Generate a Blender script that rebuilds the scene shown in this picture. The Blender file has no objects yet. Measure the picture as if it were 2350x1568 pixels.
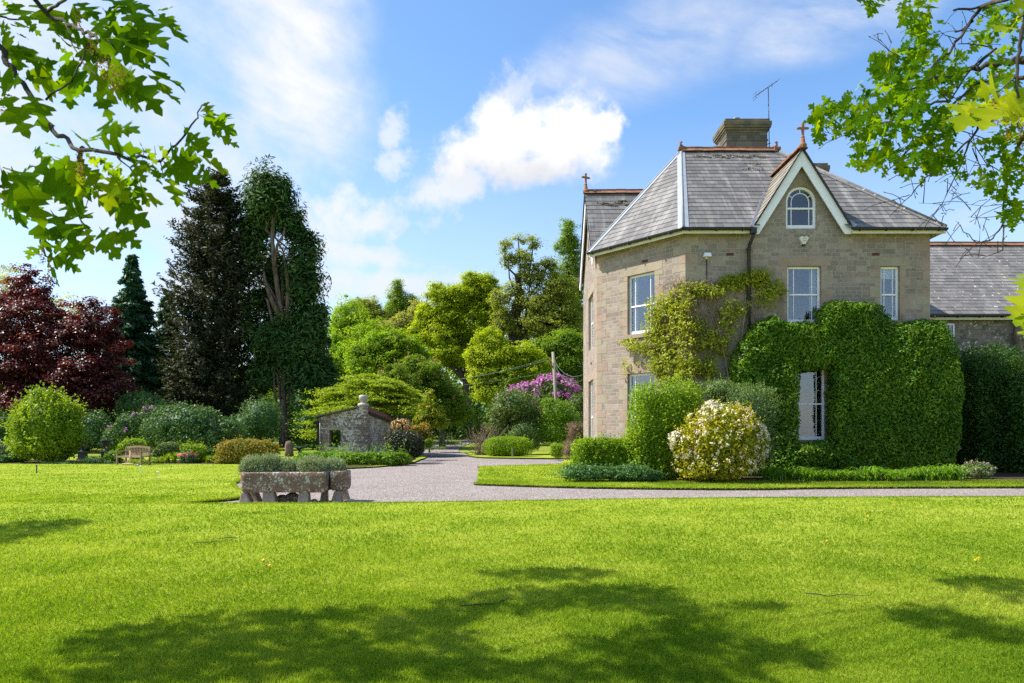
import bpy, math, random
import numpy as np
from mathutils import Vector, Matrix
from mathutils.geometry import tessellate_polygon

random.seed(7)
RNG = np.random.default_rng(7)
SC = bpy.context.scene
COL = SC.collection
F = 1567.0          # focal length of the photograph, in units of a 2350 wide picture
CAMZ = 1.6
HY = 990.0          # the horizon's row
R = math.radians

def rise(y):        # the park climbs gently beyond the garden
    return 0.0175 * max(0.0, min(y, 170.0) - 45.0)

def P(px, py, Y):   # the place at distance Y that the photograph shows at (px, py)
    return Vector(((px - 1175.0) * Y / F, Y, CAMZ + (HY - py) * Y / F))

def GP(px, py):     # the spot on the ground seen at (px, py)
    Y = CAMZ * F / (py - HY)
    if Y > 45: Y = (CAMZ + 0.0175 * 45) / ((py - HY) / F + 0.0175)
    return ((px - 1175.0) * Y / F, Y)

# ------------------------------------------------------------------ objects
def tag(o, label=None, cat=None, group=None, kind=None):
    if label: o['label'] = label
    if cat: o['category'] = cat
    if group: o['group'] = group
    if kind: o['kind'] = kind
    return o

def thing(name, label, cat, loc, group=None):
    o = bpy.data.objects.new(name, None)
    o.empty_display_size = 0.2
    COL.objects.link(o)
    o.location = loc
    return tag(o, label, cat, group)

def world_of(o):
    v = Vector((0, 0, 0))
    while o is not None:
        v = v + Vector(o.location); o = o.parent
    return v

def link_mesh(name, me, parent, origin=None):
    o = bpy.data.objects.new(name, me)
    COL.objects.link(o)
    if parent is not None: o.parent = parent
    elif origin is not None: o.location = origin
    return o

def copy_tree(o, parent=None):
    c = o.copy(); COL.objects.link(c)
    if parent is not None: c.parent = parent
    for ch in list(o.children): copy_tree(ch, c)
    return c

class G:
    """collects hard faces and links them as one mesh"""
    def __init__(s):
        s.v = []; s.f = []; s.m = []; s.uv = []; s.sm = []
    def face(s, pts, m=0, uv=None, smooth=False):
        b = len(s.v)
        s.v.extend([tuple(p) for p in pts])
        s.f.append(tuple(range(b, b + len(pts)))); s.m.append(m); s.uv.append(uv); s.sm.append(smooth)
    def add(s, verts, faces, m=0, smooth=False):
        b = len(s.v); s.v.extend([tuple(p) for p in verts])
        for f in faces:
            s.f.append(tuple(b + i for i in f)); s.m.append(m); s.uv.append(None); s.sm.append(smooth)
    def hexa(s, b4, t4, m=0):        # bottom ring, top ring (counter-clockwise from above)
        s.add(list(b4) + list(t4), [(3, 2, 1, 0), (4, 5, 6, 7), (0, 1, 5, 4), (1, 2, 6, 5), (2, 3, 7, 6), (3, 0, 4, 7)], m)
    def box(s, x0, x1, y0, y1, z0, z1, m=0):
        s.hexa([(x0, y0, z0), (x1, y0, z0), (x1, y1, z0), (x0, y1, z0)], [(x0, y0, z1), (x1, y0, z1), (x1, y1, z1), (x0, y1, z1)], m)
    def obox(s, o, u, w, n, a0, a1, b0, b1, c0, c1, m=0):   # box in the frame o + a u + b w + c n
        q = lambda a, b, c: o + u * a + w * b + n * c
        s.hexa([q(a0, b0, c0), q(a1, b0, c0), q(a1, b1, c0), q(a0, b1, c0)], [q(a0, b0, c1), q(a1, b0, c1), q(a1, b1, c1), q(a0, b1, c1)], m)
    def beam(s, p, q, w, h, up=Vector((0, 0, 1)), m=0):
        p = Vector(p); q = Vector(q); d = (q - p).normalized()
        x = d.cross(up)
        if x.length < 1e-4: x = d.cross(Vector((1, 0, 0)))
        x.normalize(); z = x.cross(d)
        x *= w / 2; z *= h / 2
        s.hexa([p - x - z, p + x - z, q + x - z, q - x - z], [p - x + z, p + x + z, q + x + z, q - x + z], m)
    def tube(s, pts, rad, n=6, m=0, smooth=True, caps=True):
        pts = [Vector(p) for p in pts]
        if not hasattr(rad, '__len__'): rad = [rad] * len(pts)
        b = len(s.v); ref = Vector((0.31, 0.17, 0.93))
        for i, p in enumerate(pts):
            d = (pts[min(i + 1, len(pts) - 1)] - pts[max(i - 1, 0)])
            if d.length < 1e-6: d = Vector((0, 0, 1))
            d.normalize()
            x = d.cross(ref)
            if x.length < 1e-3: x = d.cross(Vector((1, 0, 0)))
            x.normalize(); y = d.cross(x)
            for k in range(n):
                a = 2 * math.pi * k / n
                s.v.append(tuple(p + (x * math.cos(a) + y * math.sin(a)) * rad[i]))
        for i in range(len(pts) - 1):
            for k in range(n):
                k2 = (k + 1) % n
                s.f.append((b + i * n + k, b + i * n + k2, b + (i + 1) * n + k2, b + (i + 1) * n + k)); s.m.append(m); s.uv.append(None); s.sm.append(smooth)
        if caps:
            s.f.append(tuple(b + k for k in range(n))[::-1]); s.m.append(m); s.uv.append(None); s.sm.append(False)
            e = b + (len(pts) - 1) * n
            s.f.append(tuple(e + k for k in range(n))); s.m.append(m); s.uv.append(None); s.sm.append(False)
    def lathe(s, c, prof, n=16, m=0, smooth=True, sq=1.0):
        b = len(s.v); c = Vector(c)
        for r, z in prof:
            for k in range(n):
                a = 2 * math.pi * k / n
                s.v.append((c.x + r * math.cos(a), c.y + r * math.sin(a) * sq, c.z + z))
        for i in range(len(prof) - 1):
            for k in range(n):
                k2 = (k + 1) % n
                s.f.append((b + i * n + k, b + i * n + k2, b + (i + 1) * n + k2, b + (i + 1) * n + k)); s.m.append(m); s.uv.append(None); s.sm.append(smooth)
        e = b + (len(prof) - 1) * n
        s.f.append(tuple(e + k for k in range(n))); s.m.append(m); s.uv.append(None); s.sm.append(False)
        s.f.append(tuple(b + k for k in range(n))[::-1]); s.m.append(m); s.uv.append(None); s.sm.append(False)
    def build(s, name, mat, parent=None, origin=None, bevel=0.0):
        mats = mat if isinstance(mat, (list, tuple)) else [mat]
        if parent is not None: origin = world_of(parent)
        origin = Vector(origin) if origin is not None else Vector((0, 0, 0))
        V = [Vector(p) for p in s.v]
        me = bpy.data.meshes.new(name)
        me.from_pydata([tuple(p - origin) for p in V], [], s.f)
        for mm in mats: me.materials.append(mm)
        me.polygons.foreach_set('material_index', s.m)
        me.polygons.foreach_set('use_smooth', s.sm)
        uvl = me.uv_layers.new(name='UVMap')
        buf = []
        for f, uv in zip(s.f, s.uv):
            if uv is not None:
                for a in uv: buf += [a[0], a[1]]
                continue
            n = Vector((0, 0, 0)); k = len(f)
            for i in range(k):
                n += V[f[i]].cross(V[f[(i + 1) % k]]) if False else (V[f[i]] - V[f[0]]).cross(V[f[(i + 1) % k]] - V[f[0]])
            if n.length > 0: n.normalize()
            if abs(n.z) < 0.95 and n.length > 0:
                t = Vector((0, 0, 1)).cross(n).normalized(); b = n.cross(t)
            else:
                t = Vector((1, 0, 0)); b = Vector((0, 1, 0))
            for i in f: buf += [V[i].dot(t), V[i].dot(b)]
        uvl.data.foreach_set('uv', buf)
        me.update()
        o = link_mesh(name, me, parent, origin)
        if bevel:
            md = o.modifiers.new('Bevel', 'BEVEL'); md.width = bevel; md.segments = 2; md.limit_method = 'ANGLE'
        return o

# ------------------------------------------------------------------ numpy leaves
def unit(a): return a / np.maximum(np.linalg.norm(a, axis=1, keepdims=True), 1e-9)

class Leaves:
    """collects many small leaf faces (kites folded along the midrib) and links them as one mesh"""
    def __init__(s): s.v = []; s.r = []
    def add(s, pos, nrm, L, W, dirs=None, rnd=None, fold=0.18, rng=RNG):
        n = len(pos)
        if n == 0: return
        nrm = unit(nrm)
        if dirs is None: dirs = rng.normal(size=(n, 3))
        t = dirs - nrm * np.sum(dirs * nrm, axis=1, keepdims=True); t = unit(t)
        b = np.cross(nrm, t)
        L = (np.asarray(L) * np.ones(n))[:, None] * rng.uniform(0.7, 1.3, (n, 1))
        W = (np.asarray(W) * np.ones(n))[:, None] * rng.uniform(0.75, 1.25, (n, 1))
        a = pos - t * L * 0.5
        c = pos + t * L * 0.5
        l = pos - t * L * 0.05 + b * W * 0.5 + nrm * W * fold
        r_ = pos - t * L * 0.05 - b * W * 0.5 + nrm * W * fold
        s.v.append(np.stack([a, l, c, r_], axis=1).reshape(-1, 3))
        s.r.append(rng.uniform(0, 1, n) if rnd is None else rnd)
    def build(s, name, mat, parent=None, extra=None):
        v = np.concatenate(s.v); r = np.concatenate(s.r); nf = len(r)
        org = np.array(world_of(parent)) if parent is not None else np.zeros(3)
        faces4 = np.arange(nf * 4).reshape(-1, 4)
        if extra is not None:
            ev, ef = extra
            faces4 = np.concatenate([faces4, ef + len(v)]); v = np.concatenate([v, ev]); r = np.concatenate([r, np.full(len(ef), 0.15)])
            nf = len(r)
        me = bpy.data.meshes.new(name)
        me.vertices.add(len(v)); me.vertices.foreach_set('co', (v - org).astype(np.float32).ravel())
        me.loops.add(nf * 4); me.loops.foreach_set('vertex_index', faces4.astype(np.int32).ravel())
        me.polygons.add(nf); me.polygons.foreach_set('loop_start', np.arange(0, nf * 4, 4, dtype=np.int32))
        at = me.attributes.new('rnd', 'FLOAT', 'FACE'); at.data.foreach_set('value', r.astype(np.float32))
        me.materials.append(mat)
        me.update(calc_edges=True)
        return link_mesh(name, me, parent)

def lump(p, seed, freq):          # cheap smooth noise about -1..1
    g = np.random.default_rng(seed); out = np.zeros(len(p))
    for k in range(7):
        d = g.normal(size=3); d /= np.linalg.norm(d)
        f = freq * g.uniform(0.6, 1.9)
        out += np.sin(p @ d * f + g.uniform(0, 6.28)) / (0.7 + f / freq)
    return out / 3.2

# ------------------------------------------------------------------ materials
class NT:
    def __init__(s, name):
        s.mat = bpy.data.materials.new(name); s.mat.use_nodes = True
        s.t = s.mat.node_tree; s.t.nodes.clear()
        s.out = s.t.nodes.new('ShaderNodeOutputMaterial')
    def n(s, typ, ins=None, **kw):
        nd = s.t.nodes.new(typ)
        for k, v in kw.items(): setattr(nd, k, v)
        for k, v in (ins or {}).items():
            i = nd.inputs[k]
            if isinstance(v, bpy.types.NodeSocket): s.t.links.new(v, i)
            else: i.default_value = v
        return nd
    def math(s, op, a, b=0.0, c=None):
        d = {0: a, 1: b}
        if c is not None: d[2] = c
        return s.n('ShaderNodeMath', d, operation=op).outputs[0]
    def mix(s, fac, a, b, blend='MIX'):
        nd = s.n('ShaderNodeMix', data_type='RGBA', blend_type=blend)
        for i, v in ((0, fac), (6, a), (7, b)):
            if isinstance(v, bpy.types.NodeSocket): s.t.links.new(v, nd.inputs[i])
            else: nd.inputs[i].default_value = c4(v) if i else v
        return nd.outputs[2]
    def ramp(s, fac, stops, interp='LINEAR'):
        nd = s.n('ShaderNodeValToRGB', {0: fac}); cr = nd.color_ramp; cr.interpolation = interp
        while len(cr.elements) < len(stops): cr.elements.new(0.5)
        for e, (p, c) in zip(cr.elements, stops): e.position = p; e.color = c4(c)
        return nd.outputs[0]
    def noise(s, vec, scale, detail=4, rough=0.55, dist=0.0):
        return s.n('ShaderNodeTexNoise', {'Vector': vec, 'Scale': scale, 'Detail': detail, 'Roughness': rough, 'Distortion': dist}).outputs[0]
    def mapr(s, v, a, b, c=0.0, d=1.0, smooth=False):
        nd = s.n('ShaderNodeMapRange', {0: v, 1: a, 2: b, 3: c, 4: d})
        if smooth: nd.interpolation_type = 'SMOOTHSTEP'
        return nd.outputs[0]
    def obj(s): return s.n('ShaderNodeTexCoord').outputs['Object']
    def uv(s): return s.n('ShaderNodeTexCoord').outputs['UV']
    def bsdf(s, col, rough=0.8, spec=0.3, bump=None, bstr=0.4, bdist=0.02, **kw):
        ins = {'Base Color': c4(col) if not isinstance(col, bpy.types.NodeSocket) else col, 'Roughness': rough, 'Specular IOR Level': spec}
        if bump is not None: ins['Normal'] = s.n('ShaderNodeBump', {'Height': bump, 'Strength': bstr, 'Distance': bdist}).outputs[0]
        ins.update(kw)
        p = s.n('ShaderNodeBsdfPrincipled', ins)
        s.t.links.new(p.outputs[0], s.out.inputs[0]); return s.mat
def c4(c): return (c[0], c[1], c[2], 1.0) if len(c) == 3 else tuple(c)

def plain(name, col, rough=0.6, spec=0.3, var=0.15, scale=9.0, metallic=0.0):
    n = NT(name); k = n.noise(n.obj(), scale)
    c = n.mix(n.mapr(k, 0.3, 0.7), [x * (1 - var) for x in col], [min(1, x * (1 + var)) for x in col])
    return n.bsdf(c, rough, spec, k, 0.15, 0.01, Metallic=metallic)

def leaf_mat(name, dark, mid, light, trans=0.35, rough=0.5, spec=0.25, clump=0.5, tcol=None):
    """leaf colours differ from leaf to leaf and from branch to branch"""
    n = NT(name)
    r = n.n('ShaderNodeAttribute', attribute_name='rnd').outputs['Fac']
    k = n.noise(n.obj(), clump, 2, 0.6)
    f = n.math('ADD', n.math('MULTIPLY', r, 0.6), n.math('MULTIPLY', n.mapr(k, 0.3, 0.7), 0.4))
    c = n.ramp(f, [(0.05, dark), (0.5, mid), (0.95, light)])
    p = n.n('ShaderNodeBsdfPrincipled', {'Base Color': c, 'Roughness': rough, 'Specular IOR Level': spec})
    if tcol is None: tcol = (1.5, 1.45, 0.45)
    tc = n.mix(1.0, c, tcol, 'MULTIPLY')
    t = n.n('ShaderNodeBsdfTranslucent', {'Color': tc})
    m = n.n('ShaderNodeMixShader', {0: trans, 1: p.outputs[0], 2: t.outputs[0]})
    n.t.links.new(m.outputs[0], n.out.inputs[0])
    return n.mat
M = {}
def stone(name, cols, mortar, lichen=0.0, rough_face=0.5, soot=0.0, warp=0.03, small=(0.32, 0.138), big=(0.52, 0.207), lichcol=(0.56, 0.51, 0.44), blotch=None):
    """squared rubble: small and large courses laid in random patches"""
    n = NT(name); uv = n.uv(); ob = n.obj()
    w = n.n('ShaderNodeTexNoise', {'Vector': uv, 'Scale': 2.2, 'Detail': 3.0}).outputs[1]
    w = n.n('ShaderNodeVectorMath', {0: w, 1: (0.5, 0.5, 0.5)}, operation='SUBTRACT').outputs[0]
    w = n.n('ShaderNodeVectorMath', {0: w, 'Scale': warp}, operation='SCALE').outputs[0]
    vec = n.n('ShaderNodeVectorMath', {0: uv, 1: w}, operation='ADD').outputs[0]
    sep = n.n('ShaderNodeSeparateXYZ', {0: vec})
    cu = n.math('FLOOR', n.math('DIVIDE', sep.outputs[0], small[0] * 3.2))
    cv = n.math('FLOOR', n.math('DIVIDE', sep.outputs[1], small[1] * 3))
    cell = n.n('ShaderNodeCombineXYZ', {0: cu, 1: cv})
    pick = n.n('ShaderNodeTexWhiteNoise', {'Vector': cell.outputs[0]}, noise_dimensions='2D').outputs[0]
    def brick(bw, rh, off, sq, fr):
        b = n.n('ShaderNodeTexBrick', {'Vector': vec, 'Color1': (0, 0, 0, 1), 'Color2': (1, 1, 1, 1), 'Mortar': (0.5, 0.5, 0.5, 1), 'Scale': 1.0, 'Mortar Size': 0.012, 'Mortar Smooth': 0.4, 'Bias': 0.0, 'Brick Width': bw, 'Row Height': rh})
        b.offset = off; b.squash = sq; b.squash_frequency = fr; b.offset_frequency = 2
        return b
    b1 = brick(small[0], small[1], 0.42, 0.62, 3); b2 = brick(big[0], big[1], 0.37, 0.7, 2)
    sel = n.math('GREATER_THAN', pick, 0.62)
    tone = n.mix(sel, b1.outputs[0], b2.outputs[0])
    mort = n.n('ShaderNodeMix', {0: sel, 2: b1.outputs[1], 3: b2.outputs[1]}, data_type='FLOAT').outputs[0]
    st = n.ramp(tone, [((i + 0.0) / len(cols), c) for i, c in enumerate(cols)], 'CONSTANT')
    fine = n.noise(ob, 26, 6, 0.65); mid = n.noise(ob, 1.3, 4, 0.6)
    st = n.mix(0.75, st, n.ramp(fine, [(0.28, (0.55, 0.53, 0.5)), (0.5, (1, 1, 1)), (0.75, (1.3, 1.27, 1.2))]), 'MULTIPLY')
    st = n.mix(n.mapr(mid, 0.42, 0.68, 0, 0.55), st, n.mix(1.0, st, (0.80, 0.78, 0.75), 'MULTIPLY'))
    if soot: st = n.mix(n.mapr(n.noise(ob, 0.7, 5, 0.65), 0.46, 0.64, 0, soot), st, (0.125, 0.115, 0.092))
    c = n.mix(n.math('MULTIPLY', mort, 0.8), st, mortar)
    if lichen:
        l = n.noise(ob, 7.0, 6, 0.7, 0.6); l2 = n.noise(ob, 1.1, 2)
        lm = n.mapr(n.math('ADD', l, n.math('MULTIPLY', n.math('SUBTRACT', l2, 0.5), 0.35)), 0.66 - 0.14 * lichen, 0.69 - 0.14 * lichen)
        c = n.mix(n.math('MULTIPLY', lm, 0.85), c, n.mix(fine, lichcol, [x * 1.35 for x in lichcol]))
    h = n.math('SUBTRACT', n.math('MULTIPLY', fine, rough_face), n.math('MULTIPLY', mort, 1.0))
    h = n.math('ADD', h, n.math('MULTIPLY', tone, 0.25))
    return n.bsdf(c, 0.9, 0.2, h, 0.75, 0.02)
M['stone'] = stone('squared_sandstone', [(0.285, 0.225, 0.188), (0.32, 0.245, 0.208), (0.255, 0.205, 0.173), (0.345, 0.282, 0.238), (0.305, 0.225, 0.195), (0.28, 0.23, 0.192), (0.33, 0.272, 0.228), (0.255, 0.2, 0.172)], (0.41, 0.365, 0.318), soot=0.42)
M['stone_grey'] = stone('grey_rubble', [(0.16, 0.14, 0.115), (0.22, 0.18, 0.15), (0.12, 0.11, 0.09), (0.25, 0.215, 0.18), (0.2, 0.15, 0.13)], (0.2, 0.18, 0.15), lichen=0.35, warp=0.09, rough_face=0.9)
M['stone_hut'] = stone('lichened_rubble', [(0.23, 0.175, 0.13), (0.29, 0.21, 0.16), (0.18, 0.14, 0.105), (0.33, 0.25, 0.19)], (0.13, 0.11, 0.09), lichen=1.0, warp=0.08, rough_face=0.9, small=(0.42, 0.13), big=(0.7, 0.195))

def dressed(name, cols, lich=0.0, sc=1.0):
    n = NT(name); ob = n.obj(); uv = n.uv()
    a = n.noise(ob, 2.2 * sc, 5, 0.6); f = n.noise(ob, 40, 5, 0.7)
    c = n.ramp(a, [(0.25, cols[0]), (0.5, cols[1]), (0.75, cols[2])])
    c = n.mix(0.6, c, n.ramp(f, [(0.3, (0.68, 0.66, 0.62)), (0.6, (1.1, 1.1, 1.1))]), 'MULTIPLY')
    if lich:
        v = n.n('ShaderNodeTexVoronoi', {'Vector': n.n('ShaderNodeVectorMath', {0: ob, 1: n.n('ShaderNodeTexNoise', {'Vector': ob, 'Scale': 9.0}).outputs[1]}, operation='ADD').outputs[0], 'Scale': 4.2}, feature='F1')
        l = n.mapr(n.math('SUBTRACT', v.outputs['Distance'], n.math('MULTIPLY', n.noise(ob, 3.1, 3), 0.72)), -0.02, -0.05)
        l2 = n.mapr(n.noise(ob, 11, 6, 0.75), 0.58, 0.62)
        l = n.math('MAXIMUM', l, n.math('MULTIPLY', l2, 0.75))
        c = n.mix(n.math('MULTIPLY', l, lich), c, n.mix(f, (0.36, 0.35, 0.3), (0.62, 0.61, 0.54)))
    return n.bsdf(c, 0.92, 0.2, n.math('ADD', f, n.math('MULTIPLY', a, 2.0)), 0.6, 0.015)
M['dressed'] = dressed('dressed_sandstone', [(0.22, 0.18, 0.13), (0.29, 0.23, 0.17), (0.34, 0.265, 0.2)])
M['quoin_a'] = dressed('pink_sandstone', [(0.265, 0.185, 0.145), (0.33, 0.24, 0.19), (0.36, 0.275, 0.215)])
M['quoin_b'] = dressed('buff_sandstone', [(0.25, 0.205, 0.15), (0.32, 0.265, 0.2), (0.35, 0.3, 0.23)])
M['trough'] = dressed('weathered_trough_stone', [(0.14, 0.085, 0.058), (0.21, 0.13, 0.09), (0.29, 0.2, 0.15)], 1.0, 1.4)
M['staddle'] = dressed('pale_staddle_stone', [(0.23, 0.175, 0.13), (0.31, 0.245, 0.185), (0.36, 0.3, 0.24)], 0.2)
M['finial_stone'] = dressed('lichened_finial_stone', [(0.3, 0.26, 0.22), (0.42, 0.37, 0.32), (0.5, 0.46, 0.4)], 0.5)
M['chimney'] = stone('sooty_chimney_stone', [(0.12, 0.105, 0.088), (0.155, 0.13, 0.11), (0.095, 0.085, 0.072), (0.18, 0.155, 0.13)], (0.11, 0.1, 0.085), warp=0.01, small=(0.5, 0.25), big=(0.75, 0.375), soot=0.5)
M['chimney_cap'] = dressed('mossy_chimney_cap', [(0.085, 0.075, 0.058), (0.14, 0.12, 0.092), (0.24, 0.185, 0.09)])

def slate(name, base, row=0.30, streak=1.2, lich=0.0):
    n = NT(name); uv = n.uv(); ob = n.obj()
    b = n.n('ShaderNodeTexBrick', {'Vector': uv, 'Color1': (0, 0, 0, 1), 'Color2': (1, 1, 1, 1), 'Mortar': (0.3, 0.3, 0.3, 1), 'Scale': 1.0, 'Mortar Size': 0.005, 'Mortar Smooth': 0.1, 'Brick Width': 0.34, 'Row Height': row})
    b.offset = 0.5
    st = n.n('ShaderNodeVectorMath', {0: uv, 1: (1.3, 0.16, 1)}, operation='MULTIPLY').outputs[0]
    s1 = n.noise(st, 1.6, 5, 0.6); s2 = n.noise(st, 0.6, 3, 0.5); f = n.noise(ob, 30, 5, 0.7); p = n.noise(ob, 3.2, 4, 0.6)
    c = n.ramp(b.outputs[0], [(0.0, [x * 0.78 for x in base]), (0.5, base), (1.0, [x * 1.24 for x in base])])
    c = n.mix(n.mapr(s1, 0.53, 0.68, 0, 0.5 * streak), c, (0.36, 0.345, 0.32))
    c = n.mix(n.mapr(s2, 0.58, 0.70, 0, 0.35 * streak), c, (0.43, 0.38, 0.31))
    c = n.mix(n.mapr(p, 0.56, 0.72, 0, 0.5), c, (0.12, 0.11, 0.105))
    if lich:
        l = n.mapr(n.noise(ob, 6.5, 3, 0.5), 0.67, 0.69, 0, lich); c = n.mix(l, c, (0.62, 0.6, 0.54))
    c = n.mix(0.5, c, n.ramp(f, [(0.3, (0.75, 0.75, 0.75)), (0.65, (1.12, 1.12, 1.12))]), 'MULTIPLY')
    c = n.mix(n.math('MULTIPLY', b.outputs[1], 0.7), c, (0.03, 0.03, 0.032))
    h = n.math('SUBTRACT', n.math('ADD', n.math('MULTIPLY', f, 0.3), n.math('MULTIPLY', b.outputs[0], 0.5)), b.outputs[1])
    return n.bsdf(c, 0.7, 0.22, h, 0.55, 0.012)
M['slate'] = slate('welsh_slate', (0.15, 0.143, 0.14))
M['slate_mossy'] = slate('brown_weathered_slate', (0.20, 0.175, 0.135), streak=1.2)
M['slate_wing'] = slate('lichened_slate', (0.17, 0.16, 0.155), streak=0.6, lich=0.9)
M['lead'] = plain('lead_flashing', (0.25, 0.275, 0.31), 0.55, 0.4, 0.12, 3)
def terracotta():
    n = NT('mossy_terracotta'); ob = n.obj()
    a = n.noise(ob, 3.0, 5, 0.65); c = n.ramp(a, [(0.3, (0.09, 0.075, 0.05)), (0.45, (0.23, 0.11, 0.065)), (0.62, (0.31, 0.14, 0.08)), (0.75, (0.2, 0.14, 0.075))])
    return n.bsdf(c, 0.85, 0.2, a, 0.3, 0.02)
M['terracotta'] = terracotta()
M['redtile'] = plain('dark_red_tile', (0.17, 0.055, 0.045), 0.7, 0.3, 0.35, 5)
M['white'] = plain('white_gloss_paint', (0.80, 0.775, 0.84), 0.45, 0.4, 0.05, 5)
M['cream'] = plain('cream_paint', (0.66, 0.60, 0.50), 0.5, 0.35, 0.08, 4)
M['iron'] = plain('black_cast_iron', (0.012, 0.012, 0.014), 0.4, 0.5, 0.3, 6)
M['rustvent'] = plain('dark_red_vent', (0.10, 0.025, 0.02), 0.7, 0.3, 0.3, 20)
M['metal'] = plain('dull_grey_metal', (0.22, 0.21, 0.2), 0.5, 0.5, 0.3, 12, 0.5)
M['curtain'] = plain('white_curtain_cloth', (0.62, 0.6, 0.57), 0.9, 0.1, 0.1, 4)
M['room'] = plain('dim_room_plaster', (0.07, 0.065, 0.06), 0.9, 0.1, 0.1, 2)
def pane():
    n = NT('old_window_glass')
    nz = n.noise(n.obj(), 2.2, 2)
    bp = n.n('ShaderNodeBump', {'Height': nz, 'Strength': 0.04, 'Distance': 0.05}).outputs[0]
    g = n.n('ShaderNodeBsdfGlossy', {'Color': (0.9, 0.92, 1, 1), 'Roughness': 0.02, 'Normal': bp})
    t = n.n('ShaderNodeBsdfTransparent', {'Color': (0.86, 0.9, 0.9, 1)})
    m = n.n('ShaderNodeMixShader', {0: 0.11, 1: t.outputs[0], 2: g.outputs[0]})
    n.t.links.new(m.outputs[0], n.out.inputs[0]); return n.mat
M['pane'] = pane()
def timber(name, a, b):
    n = NT(name); ob = n.obj()
    st = n.n('ShaderNodeVectorMath', {0: ob, 1: (1, 6, 6)}, operation='MULTIPLY').outputs[0]
    k = n.noise(st, 6, 4, 0.6); return n.bsdf(n.mix(n.mapr(k, 0.3, 0.7), a, b), 0.8, 0.2, k, 0.3, 0.01)
M['teak'] = timber('weathered_teak', (0.17, 0.115, 0.07), (0.33, 0.235, 0.155))
M['tar_timber'] = timber('tarred_timber', (0.018, 0.015, 0.013), (0.04, 0.032, 0.026))
M['pole'] = timber('grey_pole_timber', (0.2, 0.165, 0.125), (0.36, 0.31, 0.25))
M['palewood'] = timber('pale_ash_wood', (0.46, 0.33, 0.17), (0.6, 0.45, 0.26))
def bark(name, a, b, c):
    n = NT(name); ob = n.obj()
    st = n.n('ShaderNodeVectorMath', {0: ob, 1: (5, 5, 0.7)}, operation='MULTIPLY').outputs[0]
    k = n.noise(st, 1.6, 6, 0.65, 0.4); return n.bsdf(n.ramp(k, [(0.3, a), (0.5, b), (0.7, c)]), 0.95, 0.1, k, 0.8, 0.06)
M['bark'] = bark('rough_bark', (0.05, 0.04, 0.03), (0.11, 0.09, 0.065), (0.19, 0.16, 0.115))
M['bark_pale'] = bark('fibrous_red_bark', (0.07, 0.045, 0.032), (0.16, 0.11, 0.085), (0.28, 0.21, 0.17))
M['bark_dark'] = bark('dark_bark', (0.02, 0.016, 0.013), (0.05, 0.04, 0.03), (0.09, 0.07, 0.05))
M['stem'] = bark('dry_vine_stem', (0.14, 0.10, 0.07), (0.27, 0.2, 0.145), (0.4, 0.31, 0.23))
M['twig'] = bark('lichened_twig', (0.025, 0.02, 0.016), (0.06, 0.05, 0.038), (0.13, 0.115, 0.085))
M['darkstone'] = plain('dark_lead_urn', (0.03, 0.035, 0.045), 0.6, 0.4, 0.3, 8)

def gravel():
    n = NT('pale_gravel'); ob = n.obj()
    v = n.n('ShaderNodeTexVoronoi', {'Vector': ob, 'Scale': 42.0}); v2 = n.n('ShaderNodeTexVoronoi', {'Vector': ob, 'Scale': 17.0})
    cr = n.n('ShaderNodeSeparateColor', {0: v.outputs['Color']}).outputs[0]
    cr2 = n.n('ShaderNodeSeparateColor', {0: v2.outputs['Color']}).outputs[1]
    c = n.ramp(cr, [(0.0, (0.09, 0.078, 0.074)), (0.25, (0.2, 0.175, 0.163)), (0.6, (0.3, 0.26, 0.24)), (0.85, (0.4, 0.35, 0.32)), (1.0, (0.52, 0.47, 0.43))])
    c = n.mix(0.35, c, n.ramp(cr2, [(0, (0.55, 0.52, 0.5)), (1, (1.35, 1.3, 1.28))]), 'MULTIPLY')
    big = n.noise(ob, 0.55, 5, 0.65)
    c = n.mix(n.mapr(big, 0.38, 0.66, 0, 0.5), c, n.mix(1.0, c, (0.74, 0.70, 0.67), 'MULTIPLY'))
    litter = n.mapr(n.noise(ob, 9.0, 3, 0.6), 0.66, 0.7, 0, 0.6); c = n.mix(litter, c, (0.13, 0.09, 0.06))
    moss = n.mapr(n.noise(ob, 0.9, 6, 0.7), 0.6, 0.72, 0, 0.35); c = n.mix(moss, c, (0.16, 0.15, 0.09))
    return n.bsdf(c, 0.95, 0.2, n.math('SUBTRACT', 1.0, v.outputs['Distance']), 0.8, 0.025)
M['gravel'] = gravel()
def turf(name, k=1.0):
    n = NT(name); ob = n.obj()
    a = n.noise(ob, 0.35, 5, 0.6); b = n.noise(ob, 3.5, 5, 0.65); f = n.noise(ob, 55, 4, 0.75)
    c = n.ramp(a, [(0.3, (0.2 * k, 0.27 * k, 0.02)), (0.5, (0.27 * k, 0.335 * k, 0.03)), (0.7, (0.36 * k, 0.39 * k, 0.06))])
    c = n.mix(n.mapr(b, 0.5, 0.75, 0, 0.55), c, (0.38 * k, 0.37 * k, 0.09))
    c = n.mix(n.mapr(b, 0.45, 0.25, 0, 0.5), c, (0.14 * k, 0.235 * k, 0.015))
    c = n.mix(0.8, c, n.ramp(f, [(0.3, (0.5, 0.55, 0.45)), (0.6, (1.2, 1.2, 1.1))]), 'MULTIPLY')
    return n.bsdf(c, 0.9, 0.03, f, 0.8, 0.03)
M['turf'] = turf('mown_turf')
M['ground'] = turf('rough_grassland', 0.7)
M['soil'] = plain('dark_bed_soil', (0.05, 0.035, 0.022), 0.95, 0.1, 0.4, 7)
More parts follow.
